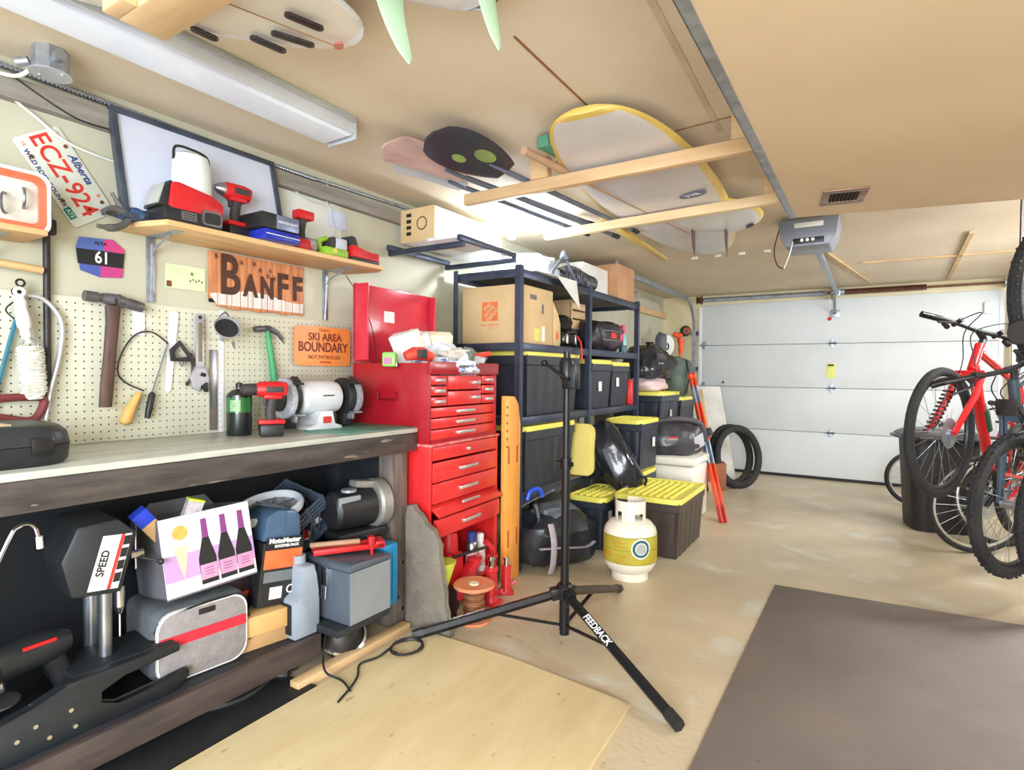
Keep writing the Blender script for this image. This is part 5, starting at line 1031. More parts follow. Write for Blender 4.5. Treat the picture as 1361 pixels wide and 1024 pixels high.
t = thing('floor_jack', 'red trolley jack with dark cross bar under the tool chest', 'jack', (-1.80, 2.40, 0), 80)
g = G(); g.box(-0.17, 0.12, -0.05, -0.035, 0.03, 0.10, 0.004); g.box(-0.17, 0.12, 0.035, 0.05, 0.03, 0.10, 0.004); g.wp([(-0.15, 0.06), (0.05, 0.20), (0.09, 0.20), (0.02, 0.06)], -0.03, 0.03, bev=0.004); obj('frame', g, MATS['jack_red'], t)
g = G(); g.lathe([(0, 0), (0.04, 0), (0.042, 0.012), (0.02, 0.02), (0, 0.02)], 18, T(0.07, 0, 0.20)); obj('saddle', g, MATS['jack_red'], t)
g = G(); g.cyl((-0.14, -0.03, 0.26), (0.16, -0.03, 0.26), 0.008, n=10); g.cyl((-0.14, -0.03, 0.22), (-0.14, -0.03, 0.28), 0.014, n=10, mi=1); g.tube([(0.12, -0.03, 0.29), (0.17, -0.03, 0.25), (0.2, -0.03, 0.19)], 0.016, 10, mi=1); obj('lever', g, [m_dark_metal, MATS['jack_red']], t)
for q in (-0.13, 0.09):
    g = G(); g.cyl((q, -0.07, 0.03), (q, -0.05, 0.03), 0.03, n=16); g.cyl((q, 0.07, 0.03), (q, 0.05, 0.03), 0.03, n=16); obj('wheel', g, m_dark_metal, t)
def can(label, loc, r, h, m1, m2, rot=None):
    t = thing('spray_can', label, 'spray can', loc, rot=rot)
    g = G(); g.lathe([(0, 0), (r, 0), (r, h * 0.72), (r * 0.7, h * 0.78), (0, h * 0.8)], 20); obj('can', g, m1, t)
    g = G(); g.lathe([(r * 0.72, h * 0.77), (r * 0.75, h * 0.97), (r * 0.6, h), (0, h)], 18); obj('cap', g, m2, t)
    g = G(); g.lathe([(r + 0.0008, h * 0.15), (r + 0.0008, h * 0.55), (r, h * 0.56), (r, h * .14)], 20); obj('label', g, mat('can_print', (206, 70, 70), (226, 222, 222), scale=30, rough=0.5), t)
    return t
can('spray can with white and red print on the chest bottom shelf', (-1.83, 2.50, 0.101), 0.033, 0.235, m_metal, m_print_blue)
can('white bottle-shaped spray can behind the jack on the chest shelf', (-1.84, 2.59, 0.101), 0.030, 0.205, m_white_plastic, m_white_plastic)
t = thing('gas_can', 'red plastic fuel can on the bottom shelf of the tool chest', 'fuel can', (-1.87, 2.33, 0.101), 90)
g = G(); g.box(-0.08, 0.08, -0.06, 0.09, 0, 0.16, 0.02); g.lathe([(0.05, 0.15), (0.048, 0.24), (0.04, 0.26), (0, 0.262)], 18, T(0.02, 0, 0)); obj('body', g, m_red_plastic, t)
g = G(); g.tube([(-0.06, 0, 0.15), (-0.055, 0, 0.2), (-0.02, 0, 0.21)], 0.01, 8, smooth=3); obj('handle', g, m_red_plastic, t)
g = G(); g.lathe([(0, 0), (0.02, 0), (0.06, 0.12), (0.062, 0.13), (0, 0.13)], 20); one('funnel', g, mat('funnel_yellow', (214, 232, 90), rough=0.4), 'yellow-green plastic funnel beside the stone slab', 'funnel', (-1.735, 2.14, 0.16), 0)
g = G(); g.box(-0.05, 0.05, -0.05, 0.05, 0, 0.159, 0.003); one('small_block', g, m_dark_metal, 'dark square block on the floor under the yellow funnel', 'block', (-1.735, 2.14, 0), 10)

# ------------------------------------------------------------------ shelving rack
m_rack = mat('rack_blue_glare', (76, 84, 104), (60, 66, 84), scale=6, rough=0.35, metal=0.5)  # dark steel lifted to blue-grey, glare painted into the colour
rk = thing('shelving_rack', 'dark steel two-bay shelving rack against the left wall', 'shelving rack', (-2.045, 3.94, 0), 90)
RYS = (-1.01, -0.02, 1.01)
for i, x in enumerate(RYS):
    for fy_ in (-0.255, 0.245):
        g = G(); sx = 1 if i < 2 else -1
        g.box(x - 0.02, x + 0.02, fy_ - 0.003, fy_, 0, 1.85); g.box(x - 0.02, x - 0.017, fy_, fy_ + (0.035 if fy_ < 0 else -0.035), 0, 1.85)
        obj('post', g, m_rack, rk)
for z in (0.45, 0.93, 1.385, 1.83):
    for (x0, x1) in ((-0.99, -0.04), (0.0, 0.99)):
        g = G(); g.box(x0, x1, -0.252, -0.235, z - 0.05, z, 0.002); obj('front_beam', g, m_rack, rk)
        g = G(); g.box(x0, x1, 0.225, 0.242, z - 0.05, z, 0.002); obj('rear_beam', g, m_rack, rk)
        g = G(); g.box(x0, x1, -0.234, 0.224, z - 0.018, z - 0.004); obj('shelf_board', g, mat('shelf_board_grey', (120, 116, 112), (104, 100, 98), rough=0.7), rk)
    for x in (RYS[0], RYS[2]):
        g = G(); g.box(x - 0.008, x + 0.008, -0.25, 0.24, z - 0.05, z, 0.002); obj('end_beam', g, m_rack, rk)

m_tote = mat('tote_black', (52, 58, 68), (44, 48, 58), scale=3, rough=0.4)
m_lid = mat('tote_lid_yellow', (234, 226, 104), (228, 216, 92), scale=4, rough=0.4)
def tote(label, loc, rz, L_, W_, H_, tag=None, group='black totes with yellow lids', brown=False):
    """local x = long side; front looks to -y"""
    t = thing('storage_tote', label, 'storage tote', loc, rz, group)
    H = H_ - 0.035
    def ring(k, z, rib=0.0):
        a, b2 = L_ / 2 * k, W_ / 2 * k; pts = []
        nx, ny = 20, 14
        def side(p0, p1, n, nor):
            for i in range(n):
                f = i / n; on = (int(f * n) % 4 in (1, 2)); d = rib if on else 0
                pts.append((p0[0] + (p1[0] - p0[0]) * f - nor[0] * d, p0[1] + (p1[1] - p0[1]) * f - nor[1] * d, z))
        side((-a, -b2), (a, -b2), nx, (0, -1)); side((a, -b2), (a, b2), ny, (1, 0)); side((a, b2), (-a, b2), nx, (0, 1)); side((-a, b2), (-a, -b2), ny, (-1, 0))
        return pts
    g = G(); g.rings([ring(0.84, 0.0, 0.004), ring(0.85, 0.01, 0.007), ring(0.925, H * 0.82, 0.008), ring(0.93, H * 0.83, 0.0), ring(0.955, H * 0.84, 0.0), ring(0.96, H, 0.0)]); obj('bin', g, mat('tote_brown_black', (72, 62, 58), (62, 54, 50), rough=0.4) if brown else m_tote, t, ang=25)
    g = G(); rl = rrect(L_, W_, 0.05)
    g.rings([[(x * k, y * k, z) for x, y in rl] for z, k in ((H - 0.006, 1.0), (H + 0.018, 1.0), (H + 0.026, 0.985), (H + 0.026, 0.93), (H + 0.018, 0.915))])
    d = 0.048; nx = int(L_ * 0.86 / d); ny = int(W_ * 0.82 / d)
    for i in range(nx):
        for j in range(ny):
            x = -L_ * 0.43 + d * (i + 0.5) + (L_ * .86 - nx * d) / 2; y = -W_ * 0.41 + d * (j + .5) + (W_ * .82 - ny * d) / 2
            g.raw([(x - d * .46, y, H + .018), (x, y - d * .46, H + .018), (x + d * .46, y, H + .018), (x, y + d * .46, H + .018), (x, y, H + 0.032)], [(0, 1, 4), (1, 2, 4), (2, 3, 4), (3, 0, 4)])
    obj('lid', g, m_lid, t)
    if tag is not None:
        x, z = tag; g = G(); g.cb((x, -W_ / 2 * 0.90 - 0.004, z), (0.06, 0.001, 0.075)); obj('paper_tag', g, m_print_white, t)
    return t
tote('long black tote on the rack shelf level with the chest top', (-2.03, 3.41, 0.932), 90, 0.78, 0.46, 0.42, (0.27, 0.2))
tote('black tote with white tag, nearer of the two in the rack right bay', (-2.02, 4.165, 0.932), 90, 0.40, 0.47, 0.385, (-0.02, 0.17))
tote('black tote with white tag, farther one in the rack right bay', (-2.03, 4.60, 0.932), 90, 0.40, 0.46, 0.375, (-0.06, 0.2))
tote('black tote below the long one, lid askew with a yellow panel behind it', (-2.03, 3.37, 0.452), 90, 0.72, 0.46, 0.425, (0.25, 0.2))
tote('low black tote between the duffel bag and the drybag', (-1.645, 3.80, 0), 90, 0.50, 0.28, 0.37, (-0.12, 0.22))
tote('big dark tote on the floor behind the propane tank', (-1.255, 3.98, 0), 91, 0.72, 0.46, 0.405, None, brown=True)
tote('black tote under the drybag beside the rack end', (-1.635, 4.38, 0.0), 90, 0.42, 0.30, 0.455, None)
tote('black tote standing behind the black drybag, above the cooler', (-1.635, 4.41, 0.456), 90, 0.44, 0.31, 0.40, (0.10, 0.2))
tote('lower black tote of the far stack behind the gym bag', (-1.90, 5.50, 0.0), 90, 0.55, 0.5, 0.62)
tote('black tote carrying the pillow and the rubbish bag', (-1.90, 5.48, 0.621), 90, 0.60, 0.52, 0.42, (0.05, 0.2))
g = G(); g.wp(rrect(0.27, 0.38, 0.06), -0.015, 0.012, T(0, 0, 0.19)); g.wp(rrect(0.21, 0.32, 0.05), -0.019, -0.014, T(0, 0, 0.19))
one('tote_lid', g, mat('lid_pale_yellow', (240, 222, 130), (234, 214, 116), rough=0.4), 'loose pale yellow tote lid standing upright at the rack post', 'tote lid', (-1.84, 3.82, 0.453), 6)

# level 2: moving box, pans, helmet bag
t = thing('moving_box', 'cardboard moving box with an orange square print on the rack', 'box', (-2.05, 3.19, 1.386), 90)
g = G(); g.box(-0.215, 0.20, -0.225, 0.215, 0, 0.36, 0.003); obj('carton', g, mat('box_tan', (216, 186, 140), (204, 174, 128), scale=4, rough=0.8), t)
g = G(); y = -0.2265
g.box(-0.2165, -0.2152, -0.06, 0.06, 0.14, 0.26)
obj('orange_square', g, mat('print_soft_orange', (236, 120, 66), rough=0.8), t)
g = G(m=T(-0.2175, 0.0, 0.20) @ RZ(-90))
g.text('THE\nHOME\nDEPOT', 0.034, T(0, 0, 0) @ RX(90) @ RZ(40), sx=1.0, off=0.001); g.text('SMALL MOVING BOX', 0.014, T(0, 0, -0.085) @ RX(90), mi=1); g.text('1.5 CU FT', 0.012, T(0, 0, -0.105) @ RX(90), mi=1); obj('lettering', g, [mat('box_tan', (216, 186, 140)), MATS['print_soft_orange']], t)
g = G(); g.box(-0.10, -0.02, -0.227, -0.2255, 0.28, 0.31); g.box(0.05, 0.075, -0.227, -0.2255, 0.20, 0.26); obj('side_print', g, mat('print_dim_grey', (120, 116, 120), rough=0.8), t)
g = G(); g.box(-0.05, 0.04, -0.227, -0.2255, 0.02, 0.10, mi=0); g.box(0.05, 0.09, -0.227, -0.2255, 0.02, 0.12, mi=1); obj('tape_label', g, [mat('label_light_yellow', (230, 220, 130), rough=0.7), m_paper], t)
t = thing('cardboard_box', 'slumped pale carton pressed against the moving box', 'box', (-1.95, 3.455, 1.386), 90)
g = G(); g.wp([(-0.045, 0), (0.055, 0), (0.065, 0.03), (0.06, 0.16), (0.02, 0.22), (-0.045, 0.30)], -0.12, 0.12, bev=0.006); obj('carton', g, MATS['box_tan'], t)
g = G(); g.wp(ell(0.022, 0.028, 16, 0.01, 0.07), -0.1215, -0.12); obj('round_print', g, MATS['print_soft_orange'], t)
t = thing('roasting_pan', 'black covered pan stacked on another, beside the moving box', 'pan', (-2.0, 3.66, 1.505), 90)
g = G(); g.lathe([(0, 0), (0.12, 0), (0.15, 0.03), (0.155, 0.05), (0.16, 0.055), (0.15, 0.09), (0.12, 0.11), (0, 0.115)], 28, SC(1, 1.1, 1)); obj('pan', g, m_black_gloss, t)
g = G(); g.lathe([(0, 0.11), (0.015, 0.112), (0.018, 0.14), (0.012, 0.175), (0, 0.178)], 12); obj('knob', g, m_chrome, t)
t = thing('ski_boot_bag', 'dark glossy bag with silver clips below the black pan', 'bag', (-1.99, 3.66, 1.387), 90)
g = G(); g.lump((0, 0, 0.055), (0.30, 0.36, 0.12), 4, 0.12, 2.2, 11); obj('bag', g, m_black_gloss, t)
for q in (-0.08, 0.05):
    g = G(); g.box(q - 0.012, q + 0.012, -0.185, -0.165, 0.02, 0.09, 0.004); obj('clip', g, m_chrome, t)
g = G(); g.tube([(0.07, -0.185, 0.08), (0.075, -0.21, 0.03), (0.06, -0.225, -0.05), (0.055, -0.228, -0.10)], 0.016, 8, smooth=4, flat=0.4); g_ = g; obj('red_strap', g_, m_print_red, t)
g = G(); g.box(-0.07, 0.07, -0.1, 0.2, 0, 0.22, 0.01); one('green_case', g, mat('dark_green_case', (28, 62, 58), (22, 50, 48), rough=0.5), 'dark green case behind the rack middle post', 'case', (-2.06, 3.845, 1.386), 90)
g = G(); g.box(-0.09, 0.09, -0.02, 0.02, 0, 0.1, 0.003); one('cardboard_box', g, mat('brown_carton', (160, 96, 66), rough=.8), 'brown carton on top of the dark green case', 'box', (-2.1, 3.81, 1.607), 90)
t = thing('wooden_crate', 'small wooden slatted crate at the back of the right bay', 'crate', (-2.13, 4.24, 1.56), 90)
g = G()
for k in range(3): g.box(-0.17, 0.17, -0.1, -0.09, 0.015 + 0.07 * k, 0.07 + 0.07 * k, 0.002)
obj('front_slats', g, m_pine_y, t)
for q in (-0.17, 0.155):
    g = G(); g.box(q, q + 0.015, -0.11, 0.1, 0, 0.225, 0.002); obj('end_panel', g, m_pine, t)
g = G(); g.box(-0.17, 0.17, -0.1, 0.1, 0, 0.012); obj('bottom', g, m_pine, t)
g = G(); g.box(-0.2, 0.2, -0.12, 0.12, 0, 0.17, 0.005); one('storage_box', g, m_bdark, 'dark box carrying the wooden crate in the rack', 'box', (-2.13, 4.24, 1.387), 90)
t = thing('sports_bag', 'black rounded sports bag with red and pink patches in the right bay', 'bag', (-1.93, 4.42, 1.387), 90)
g = G(); g.lump((0, 0, 0.12), (0.50, 0.26, 0.25), 3.2, 0.16, 1.7, 21); obj('body', g, mat('bag_black_purple', (52, 44, 54), (34, 30, 38), scale=8, rough=0.4, bump=0.3), t)
g = G(); g.lump((0.16, -0.02, 0.18), (0.20, 0.2, 0.12), 2.6, 0.2, 2, 5); obj('top_roll', g, mat('bag_maroon', (96, 50, 62), (60, 36, 46), scale=12, rough=0.4), t)
g = G(); g.box(-0.07, 0.03, -0.136, -0.115, 0.10, 0.15, 0.004, mi=0); g.box(0.13, 0.19, -0.13, -0.105, 0.09, 0.15, 0.006, mi=1); obj('patch', g, [m_print_red, mat('patch_pink', (226, 80, 120), rough=0.6)], t)
g = G()
for zz in (0.085, 0.16): g.tube([(-0.2, -0.11, zz), (-0.1, -0.134, zz), (0.1, -0.134, zz), (0.22, -0.105, zz)], 0.004, 6, smooth=3)
obj('webbing', g, mat('webbing_grey', (130, 130, 138), rough=.7), t)
t = thing('water_bottle', 'teal bottle with a red top at the rack far post', 'bottle', (-1.90, 4.85, 1.387))
g = G(); g.lathe([(0, 0), (0.035, 0), (0.036, 0.07), (0, 0.07)], 18); g.lathe([(0.036, 0.07), (0.036, 0.14), (0.02, 0.17), (0, 0.17)], 18, mi=1); obj('bottle', g, [mat('teal_dark', (30, 96, 110), rough=.3), mat('teal_pale', (150, 206, 200), rough=.3)], t)
g = G(); g.lathe([(0.022, 0.17), (0.022, 0.23), (0.01, 0.25), (0, 0.25)], 14); obj('cap', g, mat('patch_pink', (226, 80, 120)), t)
t = thing('fire_extinguisher', 'slim red cylinder standing at the far post beside the tagged tote', 'extinguisher', (-1.845, 4.875, 0.932))
g = G(); g.lathe([(0, 0), (0.035, 0), (0.038, 0.01), (0.038, 0.19), (0.02, 0.22), (0, 0.222)], 18); obj('cylinder', g, m_red_plastic, t)
g = G(); g.cyl((0, 0, 0.22), (0, 0, 0.27), 0.012, n=10); g.bar((-0.03, 0, 0.27), (0.03, 0, 0.285), 0.014, 0.01); obj('valve', g, m_black, t)
# rack top: wall shelf with box left of it, sheets, tripod, ribbed bag, cartons
t = thing('bracket_shelf', 'blue-grey metal shelf frame on the wall carrying the long white box', 'shelf', (-2.10, 2.73, 1.86), 90)
for q in (-0.33, 0.18):
    g = G(); g.box(q - 0.012, q + 0.012, -0.28, 0.255, 0.0, 0.03, 0.003); obj('arm', g, m_rack, t)
for q in (-0.28, 0.225):
    g = G(); g.box(-0.36, 0.19, q, q + 0.025, 0.03, 0.06, 0.003); obj('rail', g, m_rack, t)
g = G(); g.box(-0.30, 0.05, -0.2, 0.0, 0.062, 0.08, 0.002); obj('white_panel', g, m_white, t)
t = thing('long_white_box', 'long white box with a printed cardboard end on the wall shelf', 'box', (-2.20, 2.74, 1.942), rot=(0, 0, R(90)))
g = G(); g.box(-0.27, 0.40, -0.12, 0.13, 0, 0.19, 0.003); obj('carton', g, m_paper, t)
g = G(); g.box(-0.274, -0.2705, -0.12, 0.13, 0, 0.19); obj('kraft_end', g, mat('box_tan', (216, 186, 140)), t)
g = G()
for k in range(4): g.box(-0.2755, -0.274, 0.05, 0.085, 0.04 + 0.035 * k, 0.06 + 0.035 * k, mi=0)
g.torus((-0.2748, -0.03, 0.1), 0.035, 0.003, 20, 5, RY(90)); obj('end_print', g, m_print_black, t)
g = G(); g.raw([(-1.775, 3.08, 1.839), (-1.765, 3.62, 1.845), (-2.15, 3.7, 1.846), (-2.2, 3.08, 1.846), (-1.725, 3.60, 1.655), (-1.73, 3.28, 1.83), (-1.775, 3.08, 1.835), (-1.765, 3.62, 1.841), (-2.15, 3.7, 1.842), (-2.2, 3.08, 1.842), (-1.73, 3.60, 1.652), (-1.735, 3.28, 1.826)], [(0, 5, 1, 2, 3), (5, 4, 1), (9, 8, 7, 11, 6), (7, 10, 11), (0, 6, 11, 5), (5, 11, 10, 4), (4, 10, 7, 1), (1, 7, 8, 2), (2, 8, 9, 3), (3, 9, 6, 0)])
one('white_sheet', g, mat('white_sheet_plastic', (226, 228, 224), (214, 216, 212), rough=0.5), 'stiff white sheet hanging in a point over the rack top edge', 'sheet')
g = G(); g.lump((0, 0, 0.08), (0.50, 0.36, 0.17), 2.6, 0.35, 1.6, 31); one('plastic_bag', g, mat('translucent_white_bag', (226, 232, 240), (200, 210, 224), scale=6, rough=0.4, bump=0.4), 'pale crumpled plastic bag on the rack top under the bulb', 'bag', (-2.09, 3.50, 1.865), 90)
t = thing('tripod', 'small grey folding tripod standing on the rack top', 'tripod', (-1.80, 3.50, 1.835))
for k, (x, y) in enumerate(((0.05, -0.27), (0.0, 0.19), (-0.18, 0.02))):
    g = G(); g.cyl((x, y, 0.012), (0, 0, 0.17), 0.010, n=10); g.cyl((x, y, 0.0), (x * .9, y * .9, 0.03), 0.013, n=10); obj('leg', g, mat('tripod_grey', (108, 112, 130), rough=0.4, metal=0.4), t)
g = G(); g.lathe([(0, 0.14), (0.03, 0.14), (0.035, 0.16), (0.02, 0.20), (0, 0.205)], 14); obj('hub', g, MATS['tripod_grey'], t)
t = thing('ribbed_duct_bag', 'black ribbed bag like folded hose on the rack top edge', 'bag', (-1.93, 3.98, 1.835), 90)
g = G()
for k in range(18):
    a = k / 17; g.torus((-0.28 + 0.52 * a, 0, 0.075 + 0.012 * math.sin(a * 7)), 0.050 + 0.028 * math.sin(a * PI), 0.012, 20, 6, RY(90) @ RX(0) @ RY(10 * math.sin(k * 1.3)))
g.tube([(-0.28, 0, 0.055), (0, 0, 0.07), (0.24, 0, 0.06)], 0.04, 12, smooth=3)
obj('folds', g, mat('ribbed_black', (50, 50, 58), (150, 150, 160), scale=30, rough=0.4, lo=0.5, hi=0.75), t)
g = G(); g.box(-0.26, 0.24, -0.17, 0.17, 0, 0.24, 0.004); one('white_box', g, m_paper, 'white carton on the rack top behind the ribbed bag', 'box', (-2.10, 4.33, 1.836), 90)
g = G(); g.box(-0.19, 0.19, -0.22, 0.18, 0, 0.30, 0.004); one('cardboard_box', g, mat('brown_box', (196, 150, 112), (182, 136, 98), rough=.8), 'brown cardboard box on the far end of the rack top', 'box', (-2.06, 4.77, 1.836), 90)
g = G(); g.wp([(-0.1, 0.0), (0.34, 0.05), (0.42, 0.13), (0.06, 0.12)], -0.2, -0.195); g.wp([(-0.1, 0.0), (0.34, 0.05), (0.42, 0.13), (0.06, 0.12)], 0.1, 0.105)
g.free = None
t = thing('wire_basket', 'small wire basket hanging past the far rack post', 'basket', (-1.92, 5.10, 1.80), 90)
g = G()
for k in range(5): g.torus((0, 0, 0.0 + 0.04 * k), 0.075, 0.002, 18, 5)
for k in range(12):
    a = k * PI / 6; g.cyl((0.075 * math.cos(a), 0.075 * math.sin(a), 0), (0.075 * math.cos(a), 0.075 * math.sin(a), 0.16), 0.0018, n=5)
obj('wires', g, m_metal, t)
# ------------------------------------------------------------------ floor group before the rack
m_duf = mat('duffel_black', (44, 48, 54), (32, 35, 40), scale=8, rough=0.32, bump=0.35, bscale=14)
t = thing('duffel_bag', 'black duffel bag with pale straps lying below the rack', 'duffel bag', (-1.73, 3.20, 0), 70)
g = G(); g.lump((0, 0, 0.165), (0.54, 0.42, 0.34), 3.0, 0.22, 1.5, 41); obj('body', g, m_duf, t)
g = G(); g.tube([(-0.15, -0.18, 0.30), (-0.16, -0.222, 0.2), (-0.165, -0.222, 0.08), (-0.165, -0.20, 0.01)], 0.024, 8, smooth=4, flat=0.25); obj('strap', g, mat('strap_pale', (176, 168, 176), (150, 142, 150), rough=0.7), t)
g = G(); g.tube([(-0.25, -0.20, 0.17), (-0.1, -0.228, 0.16), (0.1, -0.225, 0.13), (0.2, -0.20, 0.14)], 0.014, 8, smooth=4, flat=0.4); obj('reflective_band', g, MATS['strap_pale'], t)
g = G(); g.lump((0.02, -0.02, 0.33), (0.28, 0.2, 0.10), 2.4, 0.3, 2, 12); obj('top_flap', g, mat('flap_grey', (92, 98, 104), (74, 80, 86), rough=0.5), t)
t = thing('quick_clamp', 'blue and silver clamp resting on the duffel bag', 'clamp', (-1.76, 3.02, 0.375), 60)
g = G(); g.bar((-0.12, 0, 0.0), (0.16, 0, 0.10), 0.022, 0.006, 0.001); obj('bar', g, m_metal, t)
g = G(); g.tube([(-0.03, 0, 0.05), (-0.01, 0, 0.10), (0.05, 0, 0.11), (0.08, 0, 0.06)], 0.014, 10, smooth=4); obj('grip', g, mat('clamp_blue', (44, 84, 214), (36, 70, 190), rough=0.4), t)
g = G(); g.cyl((0.02, -0.01, 0.02), (0.05, -0.01, -0.08), 0.014, n=12); obj('tube', g, m_metal, t)
# propane tank
t = thing('propane_tank', 'white propane tank with yellow printed wrap on the floor', 'propane tank', (-1.20, 3.22, 0), -8)
m_tank = mat('tank_cream', (236, 232, 216), (226, 220, 202), scale=3, rough=0.3)
g = G(); g.lathe([(0, 0.035), (0.09, 0.035), (0.13, 0.06), (0.152, 0.10), (0.155, 0.13), (0.155, 0.265), (0.148, 0.30), (0.12, 0.335), (0.07, 0.352), (0, 0.358)], 40); obj('vessel', g, m_tank, t)
g = G(); g.lathe([(0.09, 0.0), (0.105, 0.0), (0.107, 0.003), (0.105, 0.05), (0.10, 0.05), (0.10, 0.003)], 36); obj('foot_ring', g, m_tank, t)
g = G(); rr = []; n = 40
def arc(a0, a1, z0, z1, r=0.0845, th=0.004, k=14):
    for i in range(k):
        a = R(a0 + (a1 - a0) * i / k); b_ = R(a0 + (a1 - a0) * (i + 1) / k)
        vs = [(q * math.cos(c_), q * math.sin(c_), z) for z in (z0, z1) for q in (r, r + th) for c_ in (a, b_)]
        g.raw(vs, [(0, 1, 3, 2), (4, 6, 7, 5), (0, 4, 5, 1), (2, 3, 7, 6), (0, 2, 6, 4), (1, 5, 7, 3)])
arc(-170, 130, 0.435, 0.46); arc(-170, -120, 0.345, 0.435); arc(-95, -45, 0.345, 0.435); arc(-5, 60, 0.345, 0.435); arc(80, 130, 0.345, 0.435); arc(-120, -95, 0.40, 0.435, k=4); arc(-45, -5, 0.39, 0.435, k=5)
bmesh.ops.remove_doubles(g.b, verts=g.b.verts, dist=0.0005)
obj('collar', g, m_tank, t)
g = G(); g.cyl((0, 0, 0.35), (0, 0, 0.41), 0.018, n=14); g.cyl((0, 0, 0.41), (0, 0, 0.43), 0.028, n=14); g.cyl((0, -0.02, 0.385), (0, -0.05, 0.385), 0.016, n=12); obj('valve', g, m_black, t)
g = G(); r = 0.1562
g.rings([[(r * math.cos(a), r * math.sin(a), z) for z in (0.115, 0.19, 0.272)] for a in [R(-178 + 6 * k) for k in range(42)]], cap=False); obj('yellow_wrap', g, mat('wrap_yellow', (232, 226, 96), (224, 204, 70), scale=7, rough=0.45), t)
g = G()
for z in (0.117, 0.196, 0.270): g.rings([[((r + .0006) * math.cos(a), (r + .0006) * math.sin(a), zz) for zz in (z - 0.001, z + 0.001)] for a in [R(-178 + 6 * k) for k in range(42)]], cap=False, mi=0)
for k in range(5):
    zz = 0.145 + 0.008 * k; g.rings([[((r + .0006) * math.cos(a), (r + .0006) * math.sin(a), q) for q in (zz - 0.0012, zz + 0.0012)] for a in [R(-150 + 6 * j) for j in range(9)]], cap=False, mi=1)
for z in (0.165, 0.215, 0.240): g.rings([[((r + .0006) * math.cos(a), (r + .0006) * math.sin(a), q) for q in (z - 0.0015, z + 0.0015)] for a in [R(-100 + 6 * j) for j in range(6)]], cap=False, mi=1)
obj('wrap_print', g, [mat('wrap_olive', (120, 110, 50), rough=.6), mat('wrap_orange', (222, 120, 50), rough=.6)], t)
def cdisc(r0, r1, mi):
    for k in range(24):
        pass
g = G(); ac = R(-38); rs = []
def onw(u, z, q=0.0): return ((r + .001 + q) * math.cos(ac + u / r), (r + .001 + q) * math.sin(ac + u / r), z)
def disc(rad, q, mi):
    c = [onw(0, 0.21, q)] + [onw(rad * math.cos(2 * PI * k / 24), 0.21 + rad * math.sin(2 * PI * k / 24), q) for k in range(24)]
    g.raw(c, [(0, k + 1, (k + 1) % 24 + 1) for k in range(24)], mi=mi)
disc(0.058, 0.0, 0); disc(0.050, 0.0006, 1); disc(0.035, 0.0012, 0); disc(0.030, 0.0018, 2)
obj('round_badge', g, [m_print_white, mat('badge_teal', (40, 100, 110), rough=.5), mat('badge_grey', (170, 176, 170), rough=.5)], t)
# papers tag behind tank
# cooler + gym bag + drybag
m_cool = mat('cooler_cream', (240, 236, 224), (230, 226, 212), rough=0.4)
t = thing('camping_cooler', 'cream white cooler box behind the dark tote', 'cooler', (-1.46, 4.89, 0), 90)
g = G(); g.box(-0.22, 0.22, -0.25, 0.25, 0.0, 0.45, 0.02); obj('body', g, m_cool, t)
g = G(); g.box(-0.235, 0.235, -0.265, 0.265, 0.455, 0.52, 0.015); obj('lid', g, m_cool, t)
g = G(); g.box(-0.10, 0.10, -0.272, -0.26, 0.462, 0.478, 0.003); g.cyl((0.15, -0.27, 0.50), (0.15, -0.262, 0.50), 0.012, n=12); obj('handle', g, mat('cooler_grey', (190, 190, 186), rough=.4), t)
t = thing('gym_bag', 'black gym bag with rolled top and pale diamond patch on the cooler', 'gym bag', (-1.44, 4.86, 0.522), 30)
g = G(); g.lump((0, 0, 0.15), (0.52, 0.32, 0.29), 3.0, 0.2, 1.6, 51); obj('body', g, mat('gym_black', (46, 44, 50), (70, 68, 74), scale=7, rough=0.3, bump=0.4, bscale=12), t)
g = G(); g.tube([(-0.26, -0.08, 0.16), (-0.2, -0.12, 0.27), (0.0, -0.13, 0.31), (0.2, -0.10, 0.27), (0.26, -0.05, 0.12)], 0.022, 10, smooth=5); obj('rolled_top', g, mat('gym_grey', (84, 80, 88), (60, 58, 64), rough=0.6), t)
g = G(); g.tube([(-0.27, -0.1, 0.10), (-0.31, -0.12, 0.16), (-0.27, -0.14, 0.25), (-0.22, -0.14, 0.24)], 0.009, 8, smooth=5); obj('rope_handle', g, mat('rope_grey', (110, 112, 120), rough=.7), t)
g = G(); g.wp([(0.14, 0.05), (0.22, 0.10), (0.20, 0.20), (0.13, 0.16)], -0.172, -0.15); obj('pale_patch', g, mat('patch_pale', (190, 190, 200), rough=0.4), t)
g = G(); g.box(-0.08, 0.0, -0.176, -0.16, 0.15, 0.162, mi=0); g.box(-0.08, 0.0, -0.176, -0.16, 0.135, 0.147, mi=1); obj('logo', g, [m_print_red, mat('logo_grey', (150, 160, 150), rough=.5)], t)
t = thing('drybag', 'glossy black drybag slumped on the totes beside the rack', 'drybag', (-1.60, 3.98, 0.42), rot=(R(0), R(0), R(20)))
g = G(); g.lump((0, 0, 0.15), (0.26, 0.30, 0.52), 2.8, 0.22, 1.5, 61, m=RY(-28) @ RX(-8)); obj('bag', g, mat('drybag_black', (28, 30, 36), (38, 40, 48), rough=0.14, bump=0.25, bscale=6), t)
g = G(); g.box(0.13, 0.145, -0.04, 0.02, 0.08, 0.17, 0.004); g.cb((0.115, -0.06, 0.13), (0.05, 0.006, 0.08), RY(-20), 0.002, mi=0); obj('blue_tag', g, mat('tag_blue', (130, 190, 220), rough=0.4), t)
